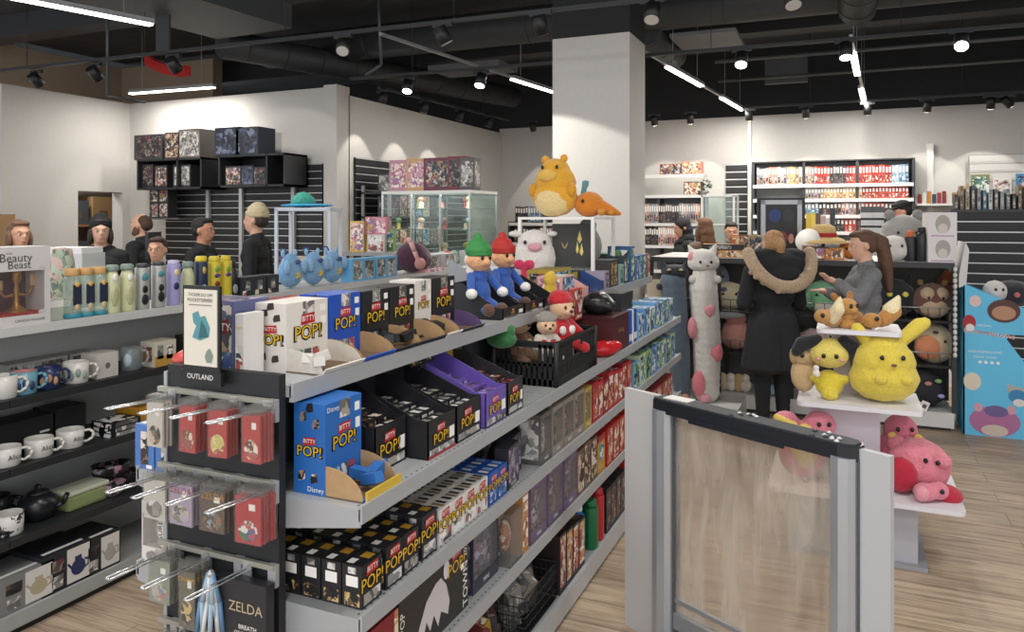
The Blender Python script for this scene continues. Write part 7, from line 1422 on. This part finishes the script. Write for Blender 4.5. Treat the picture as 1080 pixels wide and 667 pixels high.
for k, (px, hx) in enumerate([(303, '#55585c'), (318, '#b9a99a'), (330, '#8a2f33'), (340, '#c9b9a8')]): inst(pkg(.12, .12, .18, M(hx, .5), [('f', .1, .1, .9, .9, [A_DARK, A_GREY, A_RED, A_MIX][k])]), 'small_box', tuple(W(px, 255, d=6.05).xy)+(1.215,), D_(20), 'small box inside the white-framed stand, '+nth(k)+' from left', 'box', 'boxes inside the white-framed stand')
# shelf of games and boxes in front of the receding wall
x0_, x1_ = -5.45, -5.05
r = empty('wall_shelving', (-5.25, 8.4, 0), 0, 'dark shelving with games against the receding wall', 'shelving')
for z in (1.0, 1.35, 1.72, 2.02): mb = MB(); mb.b(-.22, .22, -.55, .9, z-.025, z, M('#3a3c3e', .5)); mb.build('shelf', r)
for y in (-.55, .88): mb = MB(); mb.b(-.22, -.18, y, y+.03, 0, 2.1, M('#9a9c9c', .4, .3)); mb.b(.16, .2, y, y+.03, 0, 2.1, M('#9a9c9c', .4, .3)); mb.build('upright', r)
for z, cols in ((1.35, [A_BROWN, A_WARM, A_DARK, A_GREY, A_BLUE]), (1.72, [A_DARK, A_MIX, A_BROWN, A_BLUE, A_WARM]), (2.02, [A_GREY, A_DARK, A_BLUE, A_WHITE, A_PURP])):
    for k in range(7): inst(pkg(.16, .2, random.uniform(.2, .28), M(['#3a3c40', '#8a8c8e', '#a88a6a', '#55708a', '#c9c4bc'][k % 5], .5), [('f', .08, .08, .92, .92, cols[k % 5]), ('l', .1, .1, .9, .9, cols[k % 5])]), 'game_box', (-5.16, 7.98+k*.19, z), PI/2, 'game box on the '+{1.35: 'lower', 1.72: 'middle', 2.02: 'upper'}[z]+' shelf of receding wall shelving, '+nth(k)+' from the corner', 'box', 'game boxes on the receding wall')
# boxes standing above the light blue ones (on a low table)
q = W(392, 262, d=7.0); r = empty('sales_table', (q.x, q.y, 0), .3, 'small grey table holding boxed games behind the light blue boxes', 'table'); mb = MB(); mb.b(-.34, .34, -.22, .22, 1.36, 1.39, M('#9a9b9c', .5)); mb.build('top', r)
for sx in (-.3, .3):
    for sy in (-.18, .18): mb = MB(); mb.b(sx-.02, sx+.02, sy-.02, sy+.02, 0, 1.36, DG); mb.build('leg', r)
for k, (px, w_, h, hx, a_, dd) in enumerate([(378, .13, .28, '#d9b45a', A_PINK, 6.95), (398, .16, .16, '#c9c4c0', A_WHITE, 6.93), (398, .2, .16, '#c97a86', A_PINK, 6.98), (411, .1, .2, '#8a9a5a', A_GREEN, 7.0), (386, .1, .24, '#8a6a5a', A_BROWN, 7.12)]):
    q = W(px, 262, d=dd); inst(pkg(w_, .1, h, M(hx, .5), [('f', .06, .06, .94, .94, a_)]), 'game_box', (q.x, q.y, 1.39+(.16 if k == 2 else 0)), .3, ['yellow and pink upright', 'white lower', 'pink upper', 'green narrow', 'brown rear'][k]+' boxed game on the small grey table', 'box')
# glass showcase with figures
SX0, SX1, SY0, SY1, SZ = -4.45, -3.41, 6.75, 7.4, 1.98
r = empty('glass_showcase', ((SX0+SX1)/2, SY0, 0), 0, 'tall glass showcase of small figures with boxes on its white top', 'showcase'); cx_ = (SX0+SX1)/2; hw = (SX1-SX0)/2; dp = SY1-SY0; al = M('#b9bfc0', .3, .6)
mb = MB(); mb.b(-hw, hw, 0, dp, SZ-.03, SZ, M('#e6e5e0', .4)); mb.build('top', r)
mb = MB(); mb.b(-hw, hw, 0, dp, 0, .75, M('#5a5d60', .5)); mb.build('plinth', r)
for x in (-hw, -.17, .17+.0, hw-.015): 
    for yy in (0, dp-.015): mb = MB(); mb.b(x, x+.015, yy, yy+.015, .75, SZ-.03, al); mb.build('post', r)
gl2 = clear('#f0f6f4', .03)
ld = bpy.data.lights.new('case_fill', 'AREA'); ld.shape = 'RECTANGLE'; ld.size = .9; ld.size_y = .1; ld.energy = 7; lo = bpy.data.objects.new('case_fill', ld); COL.objects.link(lo); lo.parent = r; lo.location = (0, .1, SZ-.035)  # added fill lamp under the showcase top to brighten the figures
mb = MB(); mb.b(-hw+.015, hw-.015, .003, .007, .75, SZ-.03, gl2); mb.build('front_pane', r); mb = MB(); mb.b(hw-.008, hw-.004, .015, dp-.015, .75, SZ-.03, gl2); mb.build('side_pane', r)
SHZ = (1.05, 1.32, 1.58, 1.8)
for z in SHZ: mb = MB(); mb.b(-hw+.015, hw-.015, .02, dp-.02, z-.008, z, clear('#dfeae6', .15)); mb.build('glass_shelf', r)
mb = MB(); mb.b(-hw+.01, hw-.01, dp-.01, dp-.006, .75, SZ-.03, gl2); mb.build('back_pane', r)
fc = ['#d98f8a', '#e0c29a', '#c9b04a', '#8a5a4a', '#5a6a7a', '#d3cfc8', '#a83a3a', '#6f8a5a']
nn = 0
for zi, z in enumerate(SHZ):
    for k in range(7):
        if (k*3+zi) % 4 == 3: continue
        x = SX0+.1+k*.14; hx = fc[(k*3+zi*5) % 8]; hx2 = fc[(k+zi*2+3) % 8]
        mb = MB(); mb.lathe([(.03, 0), (.03, .008), (.018, .012), (.022, .05), (.014, .07)], M(hx, .5), n=12); mb.ell((0, 0, .095), (.034, .03, .03), M(hx2, .5)); mb.ell((-.012, -.028, .095), .004, INK, 1); mb.ell((.012, -.028, .095), .004, INK, 1)
        mb.build('figurine', loc=(x, SY0+.18+.2*(k % 2), z), label='small collectable figurine in the glass showcase, '+nth(zi)+' shelf up, '+nth(k)+' place from left', cat='figurine', group='figurines in the showcase')
for k, (px, w_, a_, hx, h) in enumerate([(424, .24, A_PINK, '#b98a9a', .33), (442, .24, A_PINK, '#c9a06a', .34), (464, .32, A_MIX, '#6a2f45', .34), (484, .2, A_DARK, '#7a3040', .35), (495, .16, A_GREY, '#5a5658', .33)]):
    o = inst(pkg(w_, .16, h, M(hx, .5), [('f', .1, .12, .9, .9, a_), ('r', .1, .1, .9, .9, a_), ('f', .2, .2, .8, .7, a_, 'oval', .0012)]), 'boxed_figure', (W(px, 195, Y=6.9).x, 6.92, SZ), .05, ['pink and gold', 'pink and orange', 'wide maroon', 'narrow red', 'grey window'][k]+' figure box on the showcase top', 'boxed figure')
